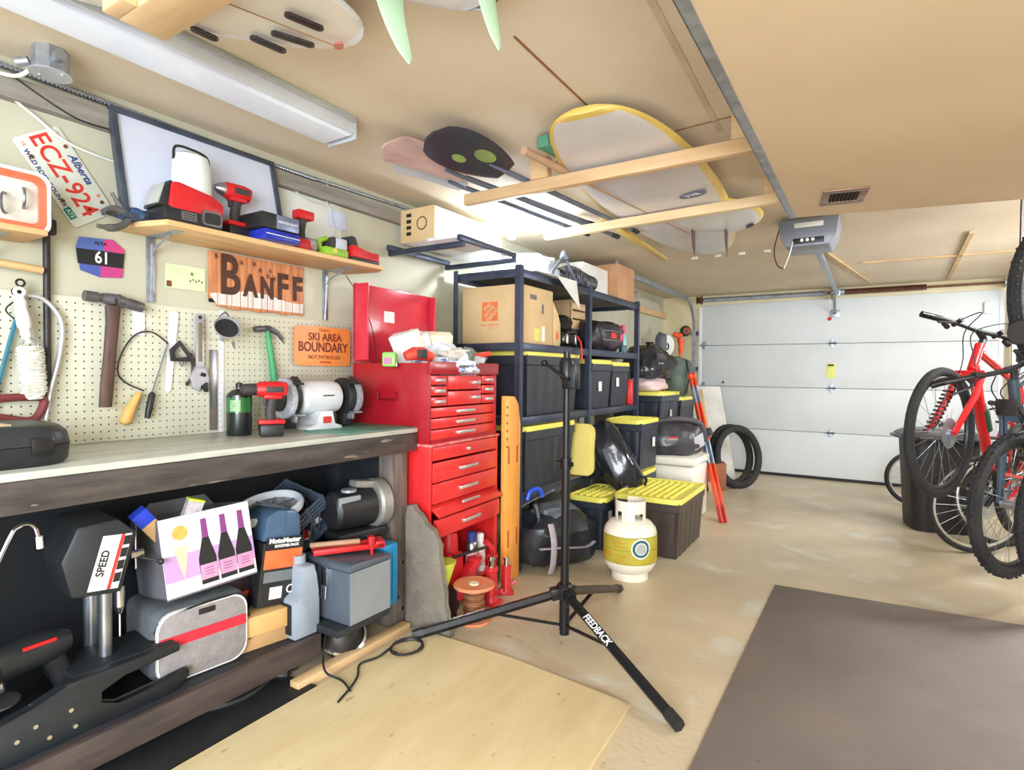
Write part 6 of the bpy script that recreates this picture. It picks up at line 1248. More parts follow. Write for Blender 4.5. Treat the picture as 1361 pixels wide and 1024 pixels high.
g = G(); g.tube([(0.13, -0.08, -0.02), (0.18, -0.10, 0.04), (0.22, -0.10, 0.03), (0.21, -0.09, -0.02)], 0.008, 8, smooth=4); g.tube([(0.03, -0.15, 0.03), (0.05, -0.18, -0.02), (0.09, -0.18, -0.01)], 0.008, 8, smooth=4); obj('buckle_strap', g, m_black_gloss, t)
# far heap
g = G(); g.lump((0, 0, 0.05), (0.50, 0.34, 0.12), 3, 0.2, 1.6, 71); one('pillow', g, mat('pillow_pinkish', (230, 206, 206), (214, 188, 192), scale=4, rough=0.9), 'pinkish white pillow on the far stack of totes', 'pillow', (-1.88, 5.44, 1.045), 90)
t = thing('rubbish_bag', 'shiny black rubbish bag stuffed full on the pillow', 'rubbish bag', (-1.90, 5.55, 1.14), 90)
g = G(); g.lump((0, 0, 0.16), (0.50, 0.42, 0.34), 2.5, 0.34, 2.2, 81); obj('bag', g, mat('bin_liner_black', (34, 34, 38), (60, 60, 66), scale=9, rough=0.2, bump=0.6, bscale=14), t)
g = G(); g.lathe([(0.02, 0), (0.03, 0.05), (0.05, 0.07), (0, 0.06)], 12, T(0.02, 0, 0.31)); obj('knot', g, MATS['bin_liner_black'], t)
t = thing('hiking_backpack', 'grey-green backpack leaning beside the rubbish bag', 'backpack', (-1.84, 6.2, 0.98), 90)
g = G(); g.lump((0, 0, 0.2), (0.36, 0.28, 0.44), 3, 0.16, 1.6, 91); g.lump((0.12, -0.08, 0.30), (0.24, 0.14, 0.16), 2.6, 0.2, 1.6, 92); obj('body', g, mat('pack_green', (96, 110, 98), (72, 84, 76), scale=8, rough=0.7), t)
g = G(); g.tube([(0.0, -0.14, 0.38), (-0.05, -0.18, 0.2), (0.0, -0.14, 0.02)], 0.018, 8, smooth=4, flat=.4); obj('strap', g, m_black, t)
tote('black tote under the grey-green backpack near the wall', (-1.90, 6.18, 0.0), 90, 0.50, 0.46, 0.50)
tote('upper black tote below the grey-green backpack', (-1.90, 6.18, 0.501), 90, 0.50, 0.46, 0.47)
t = thing('race_bib_board', 'small white oval board with a black 0 hung near the corner', 'board', (-2.05, 6.62, 1.42), 25)
g = G(); g.wp(ell(0.085, 0.12, 24), -0.012, 0, T(0, 0, 0.12), bev=0.002); obj('board', g, m_print_white, t)
g = G(); g.wt('0', 0.11, 0, -0.0135, 0.10, off=0.003); obj('number', g, m_print_black, t)
g = G(); g.lump((-0.06, 0.02, 0.13), (0.14, 0.10, 0.26), 2.6, 0.2, 2, 7); obj('grey_bag', g, mat('flap_grey', (92, 98, 104)), t)
t = thing('string_trimmer', 'hot orange tool with a dark round head, standing up near the far left corner', 'trimmer', (-1.93, 6.75, 1.40), 30)
g = G(); g.tube([(0.0, 0, 0.0), (0.01, 0, 0.12), (0.0, 0, 0.22)], [0.015, 0.03, 0.04], 10, smooth=3); g.tube([(-0.08, 0, 0.28), (-0.02, 0, 0.25), (0.05, 0, 0.30)], [0.03, 0.035, 0.03], 10); obj('body', g, mat('hot_orange', (240, 92, 40), (226, 70, 36), scale=10, rough=0.5), t)
g = G(); g.sph((0.055, -0.01, 0.31), (0.065, 0.05, 0.065), 16); g.torus((0.055, -0.05, 0.31), 0.03, 0.008, 16, 6, RX(90), mi=1); obj('round_head', g, [mat('dark_green_plastic', (34, 62, 44), rough=.5), m_print_red], t)
g = G(); g.tube([(0.0, 0, 0.0), (0.02, 0, -0.10), (0.01, 0, -0.25)], [0.018, 0.022, 0.01], 8); obj('shaft', g, m_bag, t)
# skis leaning
t = thing('ski_pair', 'pair of orange, red and blue-grey skis leaning by the cooler', 'skis', (-1.02, 4.80, 0.0))
m_ski = [mat('ski_orange', (242, 84, 38), (236, 66, 34), rough=0.3), mat('ski_blue', (104, 140, 184), (180, 186, 196), scale=14, rough=0.3), m_print_red]
pb, pt = V((0, 0, 0.0)), V((-0.50, 0.88, 1.16))
d = (pt - pb)
for k in (0, 1):
    o_ = V((0.03 * k + 0.0, 0.03 * k, 0))
    g = G()
    for a, b_, mi in ((0, 0.10, 2), (0.10, 0.36, 0), (0.36, 0.52, 1), (0.52, 0.62, 0), (0.62, 0.80, 0), (0.80, 0.93, 1), (0.93, 1.0, 0)):
        g.bar(pb + d * a + o_ * 1.0, pb + d * b_ + o_, 0.012, 0.055, 0, mi, up=(0.55, -0.8, 0.3))
    g.tube([pt + o_, pt + o_ + d * 0.03 + V((0.01, -0.02, 0)), pt + o_ + d * 0.05 + V((0.03, -0.05, 0))], [0.026, 0.022, 0.008], 8, flat=0.4, mi=0)
    obj('ski', g, m_ski, t)
g = G(); g.cb(pb + d * 0.58 + V((0.035, -0.02, 0)), (0.12, 0.05, 0.07), RY(-23), 0.006); obj('strap', g, m_black, t)
# sheets leaning in the corner
g = G(); g.raw([(-1.74, 6.60, 0), (-1.27, 6.72, 0), (-1.57, 7.20, 1.06), (-1.85, 7.12, 1.06), (-1.74, 6.585, 0), (-1.27, 6.705, 0), (-1.57, 7.185, 1.06), (-1.85, 7.105, 1.06)], [(0, 1, 2, 3), (7, 6, 5, 4), (0, 4, 5, 1), (1, 5, 6, 2), (2, 6, 7, 3), (3, 7, 4, 0)])
one('leaning_panel', g, m_cream, 'large pale board leaning in the corner by the garage door', 'board')
g = G(); g.bar((-1.36, 6.05, 0.0), (-1.72, 6.75, 1.02), 0.02, 0.10, 0.002, up=(0.9, .3, 0.2)); one('timber_strip', g, m_pine, 'dark-edged narrow board leaning in front of the pale panel', 'board')
t = thing('cardboard_box', 'small brown cardboard box on the floor beside the leaning tires', 'box', (-1.42, 6.2, 0), 20)
g = G(); g.box(-0.13, 0.13, -0.1, 0.1, 0, 0.28, 0.003); obj('carton', g, mat('brown_carton', (160, 96, 66)), t)
for lab, c, a in (('black mountain bike tire leaning on the pale panel, front one', (-1.16, 6.40, 0.335), 0), ('black mountain bike tire behind the front one on the panel', (-1.24, 6.46, 0.335), 4)):
    g = G(); g.torus((0, 0, 0.335), 0.298, 0.037, 48, 12, RY(90))
    for k in range(72):
        a_ = 2 * PI * k / 72
        for dx in (-0.012, 0.012): g.cb((dx, 0.333 * math.cos(a_), 0.335 + 0.333 * math.sin(a_)), (0.014, 0.012, 0.008), RX(math.degrees(a_) - 90))
    one('bike_tire', g, m_rubber, lab, 'tire', (c[0], c[1], 0.0), 0, group='loose bike tires', rot=(0, R(-9), R(-32 + a)))
# ------------------------------------------------------------------ fluorescent fixture, bulb
t = thing('fluorescent_fixture', 'long white ceiling light fixture above the workbench', 'light fixture', (-1.815, 0.55, CZ - 0.085), 90)
g = G(); g.box(-1.0, 1.03, -0.078, 0.078, 0.018, 0.085, 0.003); obj('housing', g, mat('fixture_white', (214, 218, 226), (204, 208, 218), rough=0.4), t)
g = G(); g.wp([(-1.0, 0.0), (1.0, 0.0), (1.03, 0.018), (-1.0, 0.018)], -0.07, 0.07, bev=0.003); obj('diffuser', g, mat('diffuser_white', (222, 228, 240), (214, 220, 234), rough=0.35, emit=0.06), t)
g = G(); g.box(1.03, 1.038, -0.08, 0.08, -0.002, 0.085, 0.001); obj('end_plate', g, mat('fixture_end_grey', (186, 190, 196), rough=.4), t)
g = G(); g.box(-1.0, 1.03, -0.086, -0.078, 0.06, 0.075, 0.002); obj('edge_lip', g, mat('fixture_end_grey', (186, 190, 196)), t)
t = thing('ceiling_bulb', 'bare glowing bulb in a white porcelain holder above the rack', 'light bulb', (-1.965, 3.09, CZ))
g = G(); g.lathe([(0, -0.03), (0.03, -0.03), (0.055, -0.012), (0.06, 0), (0, 0)], 24); g.cyl((0, 0, -0.055), (0, 0, -0.03), 0.024, n=16); obj('holder', g, m_white, t)
g = G(); g.lathe([(0, -0.15), (0.022, -0.144), (0.032, -0.122), (0.028, -0.098), (0.016, -0.075), (0.014, -0.055), (0, -0.055)], 20); bo = obj('glass_bulb', g, mat('bulb_glow', (255, 255, 255), rough=0.3, emit=5), t); bo.visible_shadow = True
# ------------------------------------------------------------------ ceiling racks of lumber
def beam(label, p0, p1, w, h, m_):
    p0, p1 = V(p0), V(p1); L_ = (p1 - p0).length; g = G(); g.box(0, L_, -w / 2, w / 2, 0, h, 0.003); return one('lumber_beam', g, m_, label, 'beam', (p0.x, p0.y, p0.z - h / 2), math.degrees(math.atan2(p1.y - p0.y, p1.x - p0.x)))
beam('pine beam hung across under the ceiling, nearer to the paddles blades', (-1.77, 2.345, 2.075), (-0.372, 2.335, 2.075), 0.04, 0.055, m_pine_y)
beam('whitish pine beam across the ceiling, second one, nearer the opener', (-1.78, 3.20, 2.075), (-0.372, 3.10, 2.075), 0.04, 0.05, mat('lit_pine', (232, 206, 162), (216, 188, 144), scale=4, stretch=(1, 8, 8), rough=0.6))  # pine lightened, its lit front face is painted into the colour
def block(label, x, y, w, d, z0=2.09):
    g = G(); g.box(x - w / 2, x + w / 2, y - d / 2, y + d / 2, z0, CZ - 0.001, 0.002); return one('wood_block', g, m_pine, label, 'block')
block('pine spacer block at the bulkhead end of the nearer beam', -0.43, 2.34, 0.10, 0.05, 2.103)
block('pine spacer block at the bulkhead end of the farther beam', -0.43, 3.12, 0.10, 0.05, 2.101)
block('pine spacer block between ceiling and beam beside the paddles', -1.33, 2.34, 0.09, 0.045, 2.1035)
g = G(); g.box(-1.52, -0.38, 0.655, 0.76, 2.025, 2.06, 0.003); g.box(-1.52, -1.43, 0.62, 0.655, 2.025, CZ - .001, 0.003)
one('lumber_beam', g, m_pine_y, 'thick pine support across the ceiling top left under the white surfboard', 'beam')
# ------------------------------------------------------------------ surfboards: local y is the length
def board_mesh(L_, W_, th, wide=0.5, nose=0.55, tail=0.4, n=40, k=22, rail=0.9, rock=0.04):
    g = G(); rs = []
    for i in range(n + 1):
        u = 0.5 - 0.5 * math.cos(PI * i / n)
        w = W_ / 2 * max(0.004, (math.sin(PI * min(1, max(0, u)) ** (math.log(0.5) / math.log(wide)))) ** (nose if u < wide else tail))
        tk = th / 2 * (0.35 + 0.65 * min(1, 4 * u * (1 - u) + 0.15)) * (0.2 if i in (0, n) else 1)
        zc = rock * (2 * u - 1) ** 4
        row = []
        for j in range(k):
            a = 2 * PI * j / k
            cx = math.copysign(abs(math.cos(a)) ** 0.6, math.cos(a)); cz = math.copysign(abs(math.sin(a)) ** 0.9, math.sin(a))
            row.append((w * cx, L_ * u, zc + tk * cz))
        rs.append(row)
    g.rings(rs)
    g.b.faces.ensure_lookup_table()
    if rail < 1:
        for f in g.b.faces:
            c = f.calc_center_median(); u = c.y / L_
            w = W_ / 2 * max(0.004, (math.sin(PI * min(1, max(0.001, u)) ** (math.log(0.5) / math.log(wide)))) ** (nose if u < wide else tail))
            if abs(c.x) > rail * w or u < 0.012 or u > 0.988: f.material_index = 1
    return g
def fin(parent, x, y, h, chord, sweep, m_, z=-0.02, rz=0, cant=0):
    """fin hanging down from the underside, tip swept along local y"""
    g = G(m=T(x, y, z) @ RZ(rz) @ RY(cant))
    rs = []
    for i in range(9):
        u = i / 8; c = chord * (1 - 0.45 * u) * (1 - u ** 6) ** 0.5 + 0.004; y0 = sweep * u ** 1.6
        rs.append([(0.0045 * (1 - 0.6 * u) * math.sin(2 * PI * q / 10), y0 + c / 2 * math.cos(2 * PI * q / 10), -h * u) for q in range(10)])
    g.rings(rs); return obj('fin', g, m_, parent)
m_board = mat('surfboard_white', (222, 220, 216), (210, 208, 206), scale=2, rough=0.25)
m_railY = mat('rail_yellow', (226, 196, 108), (218, 184, 92), rough=0.3)
t = thing('surfboard', 'large white surfboard with yellow rails and an oval logo lying on the beams', 'surfboard', (-0.905, 1.90, 2.137), 4)
obj('board', board_mesh(2.75, 0.66, 0.06, wide=0.42, nose=0.40, tail=0.42, rock=0.02), [mat('surfboard_grey_white', (216, 212, 212), (204, 198, 200), scale=2, rough=0.25), m_railY], t)
g = G(); g.prism(ell(0.075, 0.04, 28), -0.0335, -0.031, T(0.19, 1.02, 0) @ RZ(-25)); obj('oval_logo', g, mat('logo_grey_blue', (104, 108, 138), rough=0.5), t)
g = G(); g.text('TYR', 0.045, T(0.19, 1.02, -0.0340) @ RZ(-25) @ RX(180) , off=0.001); obj('logo_lettering', g, m_print_white, t)
t = thing('surfboard', 'white rounded-tail surfboard with two dark fins beyond the second beam', 'surfboard', (-0.78, 3.86, 2.125), 178)
obj('board', board_mesh(0.78, 0.50, 0.05, wide=0.5, nose=0.5, tail=0.5, rock=0.0), [m_board, m_railY], t)
m_fin = mat('fin_brown', (92, 66, 60), (70, 52, 50), rough=0.3)
fin(t, 0.19, 0.20, 0.15, 0.09, -0.03, m_fin); fin(t, 0.015, 0.10, 0.16, 0.085, -0.03, m_fin)
g = G(); g.prism(ell(0.018, 0.05), -0.027, -0.024, T(-0.14, 0.17, 0) @ RZ(30)); obj('fin_plug', g, m_dark_metal, t)
# top left board with fin plugs
t = thing('surfboard', 'white surfboard with five empty black fin plugs, top left under the ceiling', 'surfboard', (-1.215, 1.12, 2.10), 197)
t.rotation_euler = (0, 0, R(180 - 17))
obj('board', board_mesh(1.9, 0.60, 0.055, wide=0.55, nose=0.37, tail=0.6, rail=0.93, rock=0.02), [mat('surfboard_cream', (226, 220, 208), (216, 208, 196), scale=2, rough=0.25), m_white], t)
inv = (M.Translation(t.location) @ t.rotation_euler.to_matrix().to_4x4()).inverted()
m_plug = mat('plug_black', (40, 36, 40), (64, 58, 62), scale=60, rough=0.3)
for (a, b_) in (((-1.487, 0.805), (-1.481, 0.874)), ((-1.393, 0.908), (-1.376, 1.004)), ((-1.330, 0.925), (-1.285, 1.026)), ((-1.232, 0.894), (-1.204, 0.989)), ((-1.10, 0.80), (-1.08, 0.86))):
    p0 = inv @ V((a[0], a[1], 2.072)); p1 = inv @ V((b_[0], b_[1], 2.072)); c = (p0 + p1) / 2; d = p1 - p0
    g = G(); mm = T(c.x, c.y, -0.0285) @ RZ(math.degrees(math.atan2(d.y, d.x)))
    g.prism([(x, y) for x, y in rrect(d.length * 1.0, 0.026, 0.0129)], -0.001, 0.004, mm); g.prism(rrect(d.length * 0.8, 0.009, 0.004), -0.002, 0, mm, mi=1); obj('fin_plug', g, [m_plug, m_black_gloss], t)
g = G(); g.box(-0.0025, 0.0025, 0.05, 1.5, -0.0282, -0.027); obj('stringer', g, mat('stringer_tan', (170, 130, 90), rough=.6), t)
g = G(); g.prism(ell(0.016, 0.012), -0.0265, -0.020, T(0.0, 0.06, 0)); obj('leash_plug', g, mat('plug_pinkish', (190, 110, 100), rough=.5), t)
# top centre board with pale green fins
t = thing('surfboard', 'white surfboard with two big pale green fins at the top centre', 'surfboard', (-0.845, 1.215, 2.125), 170)
t.rotation_euler = (0, 0, R(176))
obj('board', board_mesh(1.9, 0.56, 0.06, wide=0.5, nose=0.42, tail=0.6, rail=0.965, rock=0.02), [mat('surfboard_textured', (216, 214, 212), (198, 196, 196), scale=16, rough=0.4), mat('rail_black', (44, 40, 44), rough=.3)], t)
m_gfin = mat('fin_pale_green', (196, 226, 196), (180, 216, 184), rough=0.2)
fin(t, 0.115, 0.24, 0.155, 0.10, -0.07, m_gfin, rz=0); fin(t, -0.10, 0.15, 0.155, 0.085, -0.06, m_gfin)
# ------------------------------------------------------------------ paddles over the near beam
def paddle(label, tip, tail, bw, bl, m_b, m_s, r=0.013, kind=0, roll=0):
    tip, tail = V(tip), V(tail); d = (tail - tip).normalized(); L_ = (tail - tip).length
    t = thing('paddle', label, 'paddle', tuple(tip), rot=(d.to_track_quat('Y', 'Z')).to_euler(), group='paddles on the ceiling beams')
    g = G(m=RY(roll)); rs = []
    for i in range(15):
        u = i / 14; w = bw / 2 * (math.sin(PI * (0.02 + 0.9 * u ** (0.9 if kind else 0.7))) ** 0.5)
        w = max(w, r)
        if kind == 1: w = bw / 2 * (min(1, (u / 0.12 + .08) ** 0.5)) * (1 - 0.55 * u ** 3)
        rs.append([(w * math.cos(2 * PI * q / 12), bl * u, 0.006 * math.sin(2 * PI * q / 12) + 0.02 * math.sin(PI * u) * kind) for q in range(12)])
    g.rings(rs); blade = obj('blade', g, m_b, t)
    if kind == 0:
        g = G(m=RY(roll)); g.prism(ell(0.03, 0.065, 20, 0.03, 0.30), -0.0085, -0.006); g.prism(ell(0.018, 0.04, 16, -0.035, 0.20), -0.0085, -0.006); obj('green_print', g, mat('paddle_green_print', (150, 170, 90), (110, 130, 90), rough=.4), blade)
    g = G(); g.tube([(0, bl * 0.75, 0), (0, bl * 1.02, 0), (0, L_, 0)], [r * 0.6, r, r], 12); obj('shaft', g, m_s, t)
    g = G(); g.tube([(0, L_ - 0.09, 0), (0, L_, 0), (0, L_ + .01, 0)], [r * 1.15, r * 1.25, r * .8], 12); obj('grip', g, m_dk, t)
    return t
m_pd = mat('paddle_dark_blade', (62, 52, 62), (48, 54, 70), scale=5, rough=0.25); m_pw = mat('paddle_wood_blade', (206, 176, 168), (186, 150, 146), scale=5, stretch=(6, 1, 1), rough=0.3)
m_ps = mat('paddle_shaft_grey', (108, 118, 140), (92, 102, 124), rough=0.35)
paddle('dark broad paddle with green print, largest blade at the ceiling', (-1.47, 1.71, 2.115), (-1.30, 3.55, 2.115), 0.22, 0.48, m_pd, m_ps, kind=0, roll=-24)
paddle('pinkish striped wooden paddle left of the dark broad one', (-1.70, 1.70, 2.12), (-1.46, 3.62, 2.115), 0.16, 0.46, m_pw, m_ps, kind=1, roll=-26)
paddle('pale grey paddle, lowest and leftmost of the ceiling paddles', (-1.80, 1.88, 2.13), (-1.60, 3.45, 2.115), 0.15, 0.42, mat('paddle_pale_blade', (200, 204, 214), (188, 190, 202), rough=0.35), m_ps, kind=1, roll=-20)
paddle('thin tan paddle seen edge-on beside the wooden one', (-1.76, 1.82, 2.15), (-1.52, 3.40, 2.15), 0.10, 0.40, mat('paddle_tan_blade', (186, 168, 148), rough=0.4), m_ps, kind=1, roll=-30)
g = G(); g.cyl((-1.235, 2.03, 2.118), (-1.205, 2.30, 2.118), 0.017, n=14); g.cyl((-1.205, 2.30, 2.118), (-1.02, 3.75, 2.118), 0.013, n=12)
one('wooden_pole', g, mat('pole_wood', (196, 160, 132), (180, 144, 118), rough=0.5), 'round wooden pole resting on the near beam beside the paddles', 'pole')
g = G(); g.cb((-1.17, 2.16, 2.165), (0.06, 0.15, 0.05), RZ(-8), 0.006); one('green_box', g, mat('green_box_teal', (90, 150, 124), rough=.5), 'small green box wedged above the wooden pole at the ceiling', 'box')
g = G(); g.bar((-1.36, 3.15, 2.115), (-1.42, 4.5, 2.115), 0.05, 0.02, 0.003); one('trim_strip', g, m_railY, 'long yellowish strip over the second beam left of the white boards', 'strip')
for k, (x, y) in enumerate(((-0.75, 1.44), (-0.73, 1.50))): pass
t = thing('ceiling_hooks', 'row of small white hooks screwed into the ceiling beyond the surfboards', 'hooks', (-1.3, 4.95, CZ))
for k in range(5):
    g = G(); g.box(-0.02 + 0.19 * k - 0.01, 0.02 + 0.19 * k, -0.01, 0.01, -0.02, 0, 0.003); obj('hook', g, m_white_plastic, t)
# ------------------------------------------------------------------ floor items
m_ply = mat('plywood_sheet', (226, 210, 168), (214, 194, 148), scale=2.2, stretch=(3, 1, 1), rough=0.5, detail=8)
stains(m_ply, [(14.0, (168, 108, 64), 0.66, 0.78), (5.0, (214, 196, 150), 0.55, 0.7)])
g = G(); g.prism([(-1.735, 0.9), (-1.70, 0.2), (-0.64, 0.2), (-0.715, 1.945), (-1.26, 1.99), (-1.757, 1.985)], 0.0, 0.018, bev=0.001)
one('plywood_sheet', g, m_ply, 'bare plywood sheet lying on the floor beside the bench', 'plywood', None)
m_mat = mat('rubber_mat_grey', (132, 121, 115), (116, 108, 105), scale=2.2, rough=0.6, detail=6)
stains(m_mat, [(30.0, (78, 68, 64), 0.74, 0.78)])
g = G(); g.prism([(-0.443, -0.6), (1.2, -0.6), (1.2, 3.72), (0.6, 3.61), (-0.452, 3.528)], 0.0, 0.012, bev=0.002)
one('rubber_floor_mat', g, m_mat, 'big brown-grey rubber mat on the floor at right front', 'floor mat', None)
# black repair stand
m_st = mat('stand_black', (30, 31, 34), (24, 25, 28), rough=0.35, metal=0.3)
t = thing('repair_stand', 'black tripod bicycle repair stand without clamp in the middle of the floor', 'repair stand', (-1.183, 2.34, 0))
g = G(); g.cyl((0, 0, 0.02), (0, 0, 0.20), 0.024, n=20); g.cyl((0, 0, 0.0205), (0, 0, 0.0), 0.022, n=16); obj('lower_sleeve', g, m_st, t)
g = G(); g.cyl((0, 0, 0.14), (0, 0, 0.80), 0.0195, n=20); obj('lower_pole', g, m_st, t)
g = G(); g.cyl((0, 0, 0.80), (0, 0, 1.30), 0.0165, n=20); obj('upper_pole', g, m_st, t)
g = G(); g.cyl((0, 0, 0.765), (0, 0, 0.815), 0.026, n=18); g.cyl((-0.045, -0.01, 0.80), (-0.02, -0.01, 0.80), 0.008, n=8); g.bar((0.02, -0.015, 0.79), (0.045, -0.02, 0.79), 0.01, 0.02); obj('height_collar', g, m_st, t)
g = G(); g.lathe([(0.03, 0.165), (0.038, 0.175), (0.038, 0.225), (0.03, 0.235), (0, 0.235)], 20)
for q in ((0.65, -0.43), (-0.53, -0.43), (0.025, 0.61)):
    v = V((q[0], q[1], 0)).normalized(); g.bar(v * 0.02 + V((0, 0, 0.195)), v * 0.065 + V((0, 0, 0.185)), 0.05, 0.05, 0.004)
obj('leg_hub', g, m_st, t)
g = G(); g.lathe([(0.025, 1.17), (0.036, 1.18), (0.036, 1.25), (0.028, 1.27), (0, 1.27)], 20); g.box(-0.012, 0.055, -0.03, 0.03, 1.13, 1.24, 0.006); obj('clamp_head', g, m_st, t)
g = G(); g.cyl((0.03, -0.045, 1.17), (-0.085, -0.05, 1.245), 0.008, n=10); g.sph((-0.09, -0.05, 1.248), 0.017, 12); obj('clamp_lever', g, m_st, t)
for i, (x, y, Lg) in enumerate(((0.65, -0.435, 1), (-0.53, -0.43, 1), (0.025, 0.61, 1))):
    v = V((x, y, 0)); n_ = v.normalized(); p0 = n_ * 0.05 + V((0, 0, 0.185)); p1 = V((x, y, 0.024))
    g = G(); g.tube([p0, p1], 0.021, 6, m=None); lg = obj('leg', g, m_st if i < 2 else mat('stand_brown_black', (70, 56, 50), rough=.4), t)
    g = G(); g.tube([p0 + (p1 - p0) * 0.93, p1 + (p1 - p0) * 0.01], 0.024, 6); obj('foot_cap', g, m_black, lg, label='black rubber foot cap')
    g = G(); g.bar(V((0, 0, 0.04)), p0 + (p1 - p0) * 0.42 + V((0, 0, -0.012)), 0.016, 0.008); obj('brace', g, m_st, t)
# lettering along the front leg
def leg_text(x, y, txt, f0, size, flip=False):
    v = V((x, y, 0)); n_ = v.normalized(); p0 = n_ * 0.05 + V((0, 0, 0.185)); p1 = V((x, y, 0.024)); d = (p1 - p0).normalized()
    if flip: d2 = -d
    else: d2 = d
    up = V((0, 0, 1)); side = d2.cross(up).normalized(); nor = side.cross(d2).normalized()
    # text lies on the upper left flank of the leg
    nn = (nor * 0.75 - side * (0.66 if flip else -0.66)).normalized(); yy = nn.cross(d2).normalized()
    c = p0 + (p1 - p0) * f0 + nn * 0.0225
    mm = M(((d2.x, yy.x, nn.x, c.x), (d2.y, yy.y, nn.y, c.y), (d2.z, yy.z, nn.z, c.z), (0, 0, 0, 1)))
    g = G(); g.text(txt, size, mm, off=0.0008, ext=0.0004, shear=0.25); obj('lettering', g, m_print_white, t)
leg_text(0.65, -0.435, 'FEEDBACK', 0.33, 0.04)
leg_text(-0.53, -0.43, 'FEEDBACK', 0.62, 0.034, True)
# ------------------------------------------------------------------ rubbish bin
t = thing('rubbish_bin', 'tall black plastic rubbish bin with flat lid behind the bicycles', 'rubbish bin', (0.44, 5.62, 0), 12)
g = G(); g.rings([[(x * k, y * k, z) for x, y in rrect(0.48, 0.46, 0.10)] for z, k in ((0, 0.80), (0.03, 0.82), (0.70, 0.97), (0.72, 0.97))]); obj('body', g, mat('bin_black', (38, 37, 38), (30, 29, 30), rough=0.5), t)
g = G(); g.rings([[(x * k, y * k, z) for x, y in rrect(0.52, 0.50, 0.10)] for z, k in ((0.715, 1.0), (0.74, 1.02), (0.755, 0.96), (0.785, 0.75), (0.79, 0.6))]); g.box(-0.30, -0.24, -0.12, 0.12, 0.715, 0.735, 0.004); obj('lid', g, mat('bin_lid', (60, 62, 66), (48, 50, 54), rough=0.35), t)
g = G(); g.tube([(-0.2, -0.24, 0.70), (-0.2, -0.27, 0.73), (0.2, -0.27, 0.73), (0.2, -0.24, 0.70)], 0.01, 8); obj('handle', g, MATS['bin_black'], t)
# ------------------------------------------------------------------ bicycles: local x forward, wheels in the xz plane, origin under the front hub
def wheel(parent, x, z, r, tr, m_rim, ry=0, ns=24, knob=False, steer=0, tread=None):
    g = G(m=T(x, 0, z) @ RZ(steer)); g.torus((0, 0, 0), r - tr, tr, 44, 10, RX(90))
    if knob:
        for k in range(60):
            a = 2 * PI * k / 60
            for dy in (-0.012, 0.012): g.cb(((r - 0.002) * math.cos(a), dy + 0.004 * (k % 2), (r - 0.002) * math.sin(a)), (0.008, 0.012, 0.010), RY(-math.degrees(a)))
    w = obj('tire', g, tread or m_rubber, parent)
    g = G(m=T(x, 0, z) @ RZ(steer)); g.torus((0, 0, 0), r - 2 * tr - 0.006, 0.011, 44, 8, RX(90)); obj('rim', g, m_rim, w)
    g = G(m=T(x, 0, z) @ RZ(steer)); rr_ = r - 2 * tr
    for k in range(ns):
        a = 2 * PI * k / ns; s_ = 1 if k % 2 else -1
        g.cyl((0.02 * math.cos(a + 0.9 * s_), 0.025 * s_, 0.02 * math.sin(a + 0.9 * s_)), (rr_ * math.cos(a), 0, rr_ * math.sin(a)), 0.0013, n=4)
    obj('spokes', g, m_metal, w)
    g = G(m=T(x, 0, z) @ RZ(steer)); g.cyl((0, -0.05, 0), (0, 0.05, 0), 0.02, n=14); g.lathe([(0.03, 0), (0.08, 0), (0.08, 0.002), (0.03, 0.002)], 24, T(0, 0.04, 0) @ RX(90)); obj('hub', g, m_alu, w)
    return w
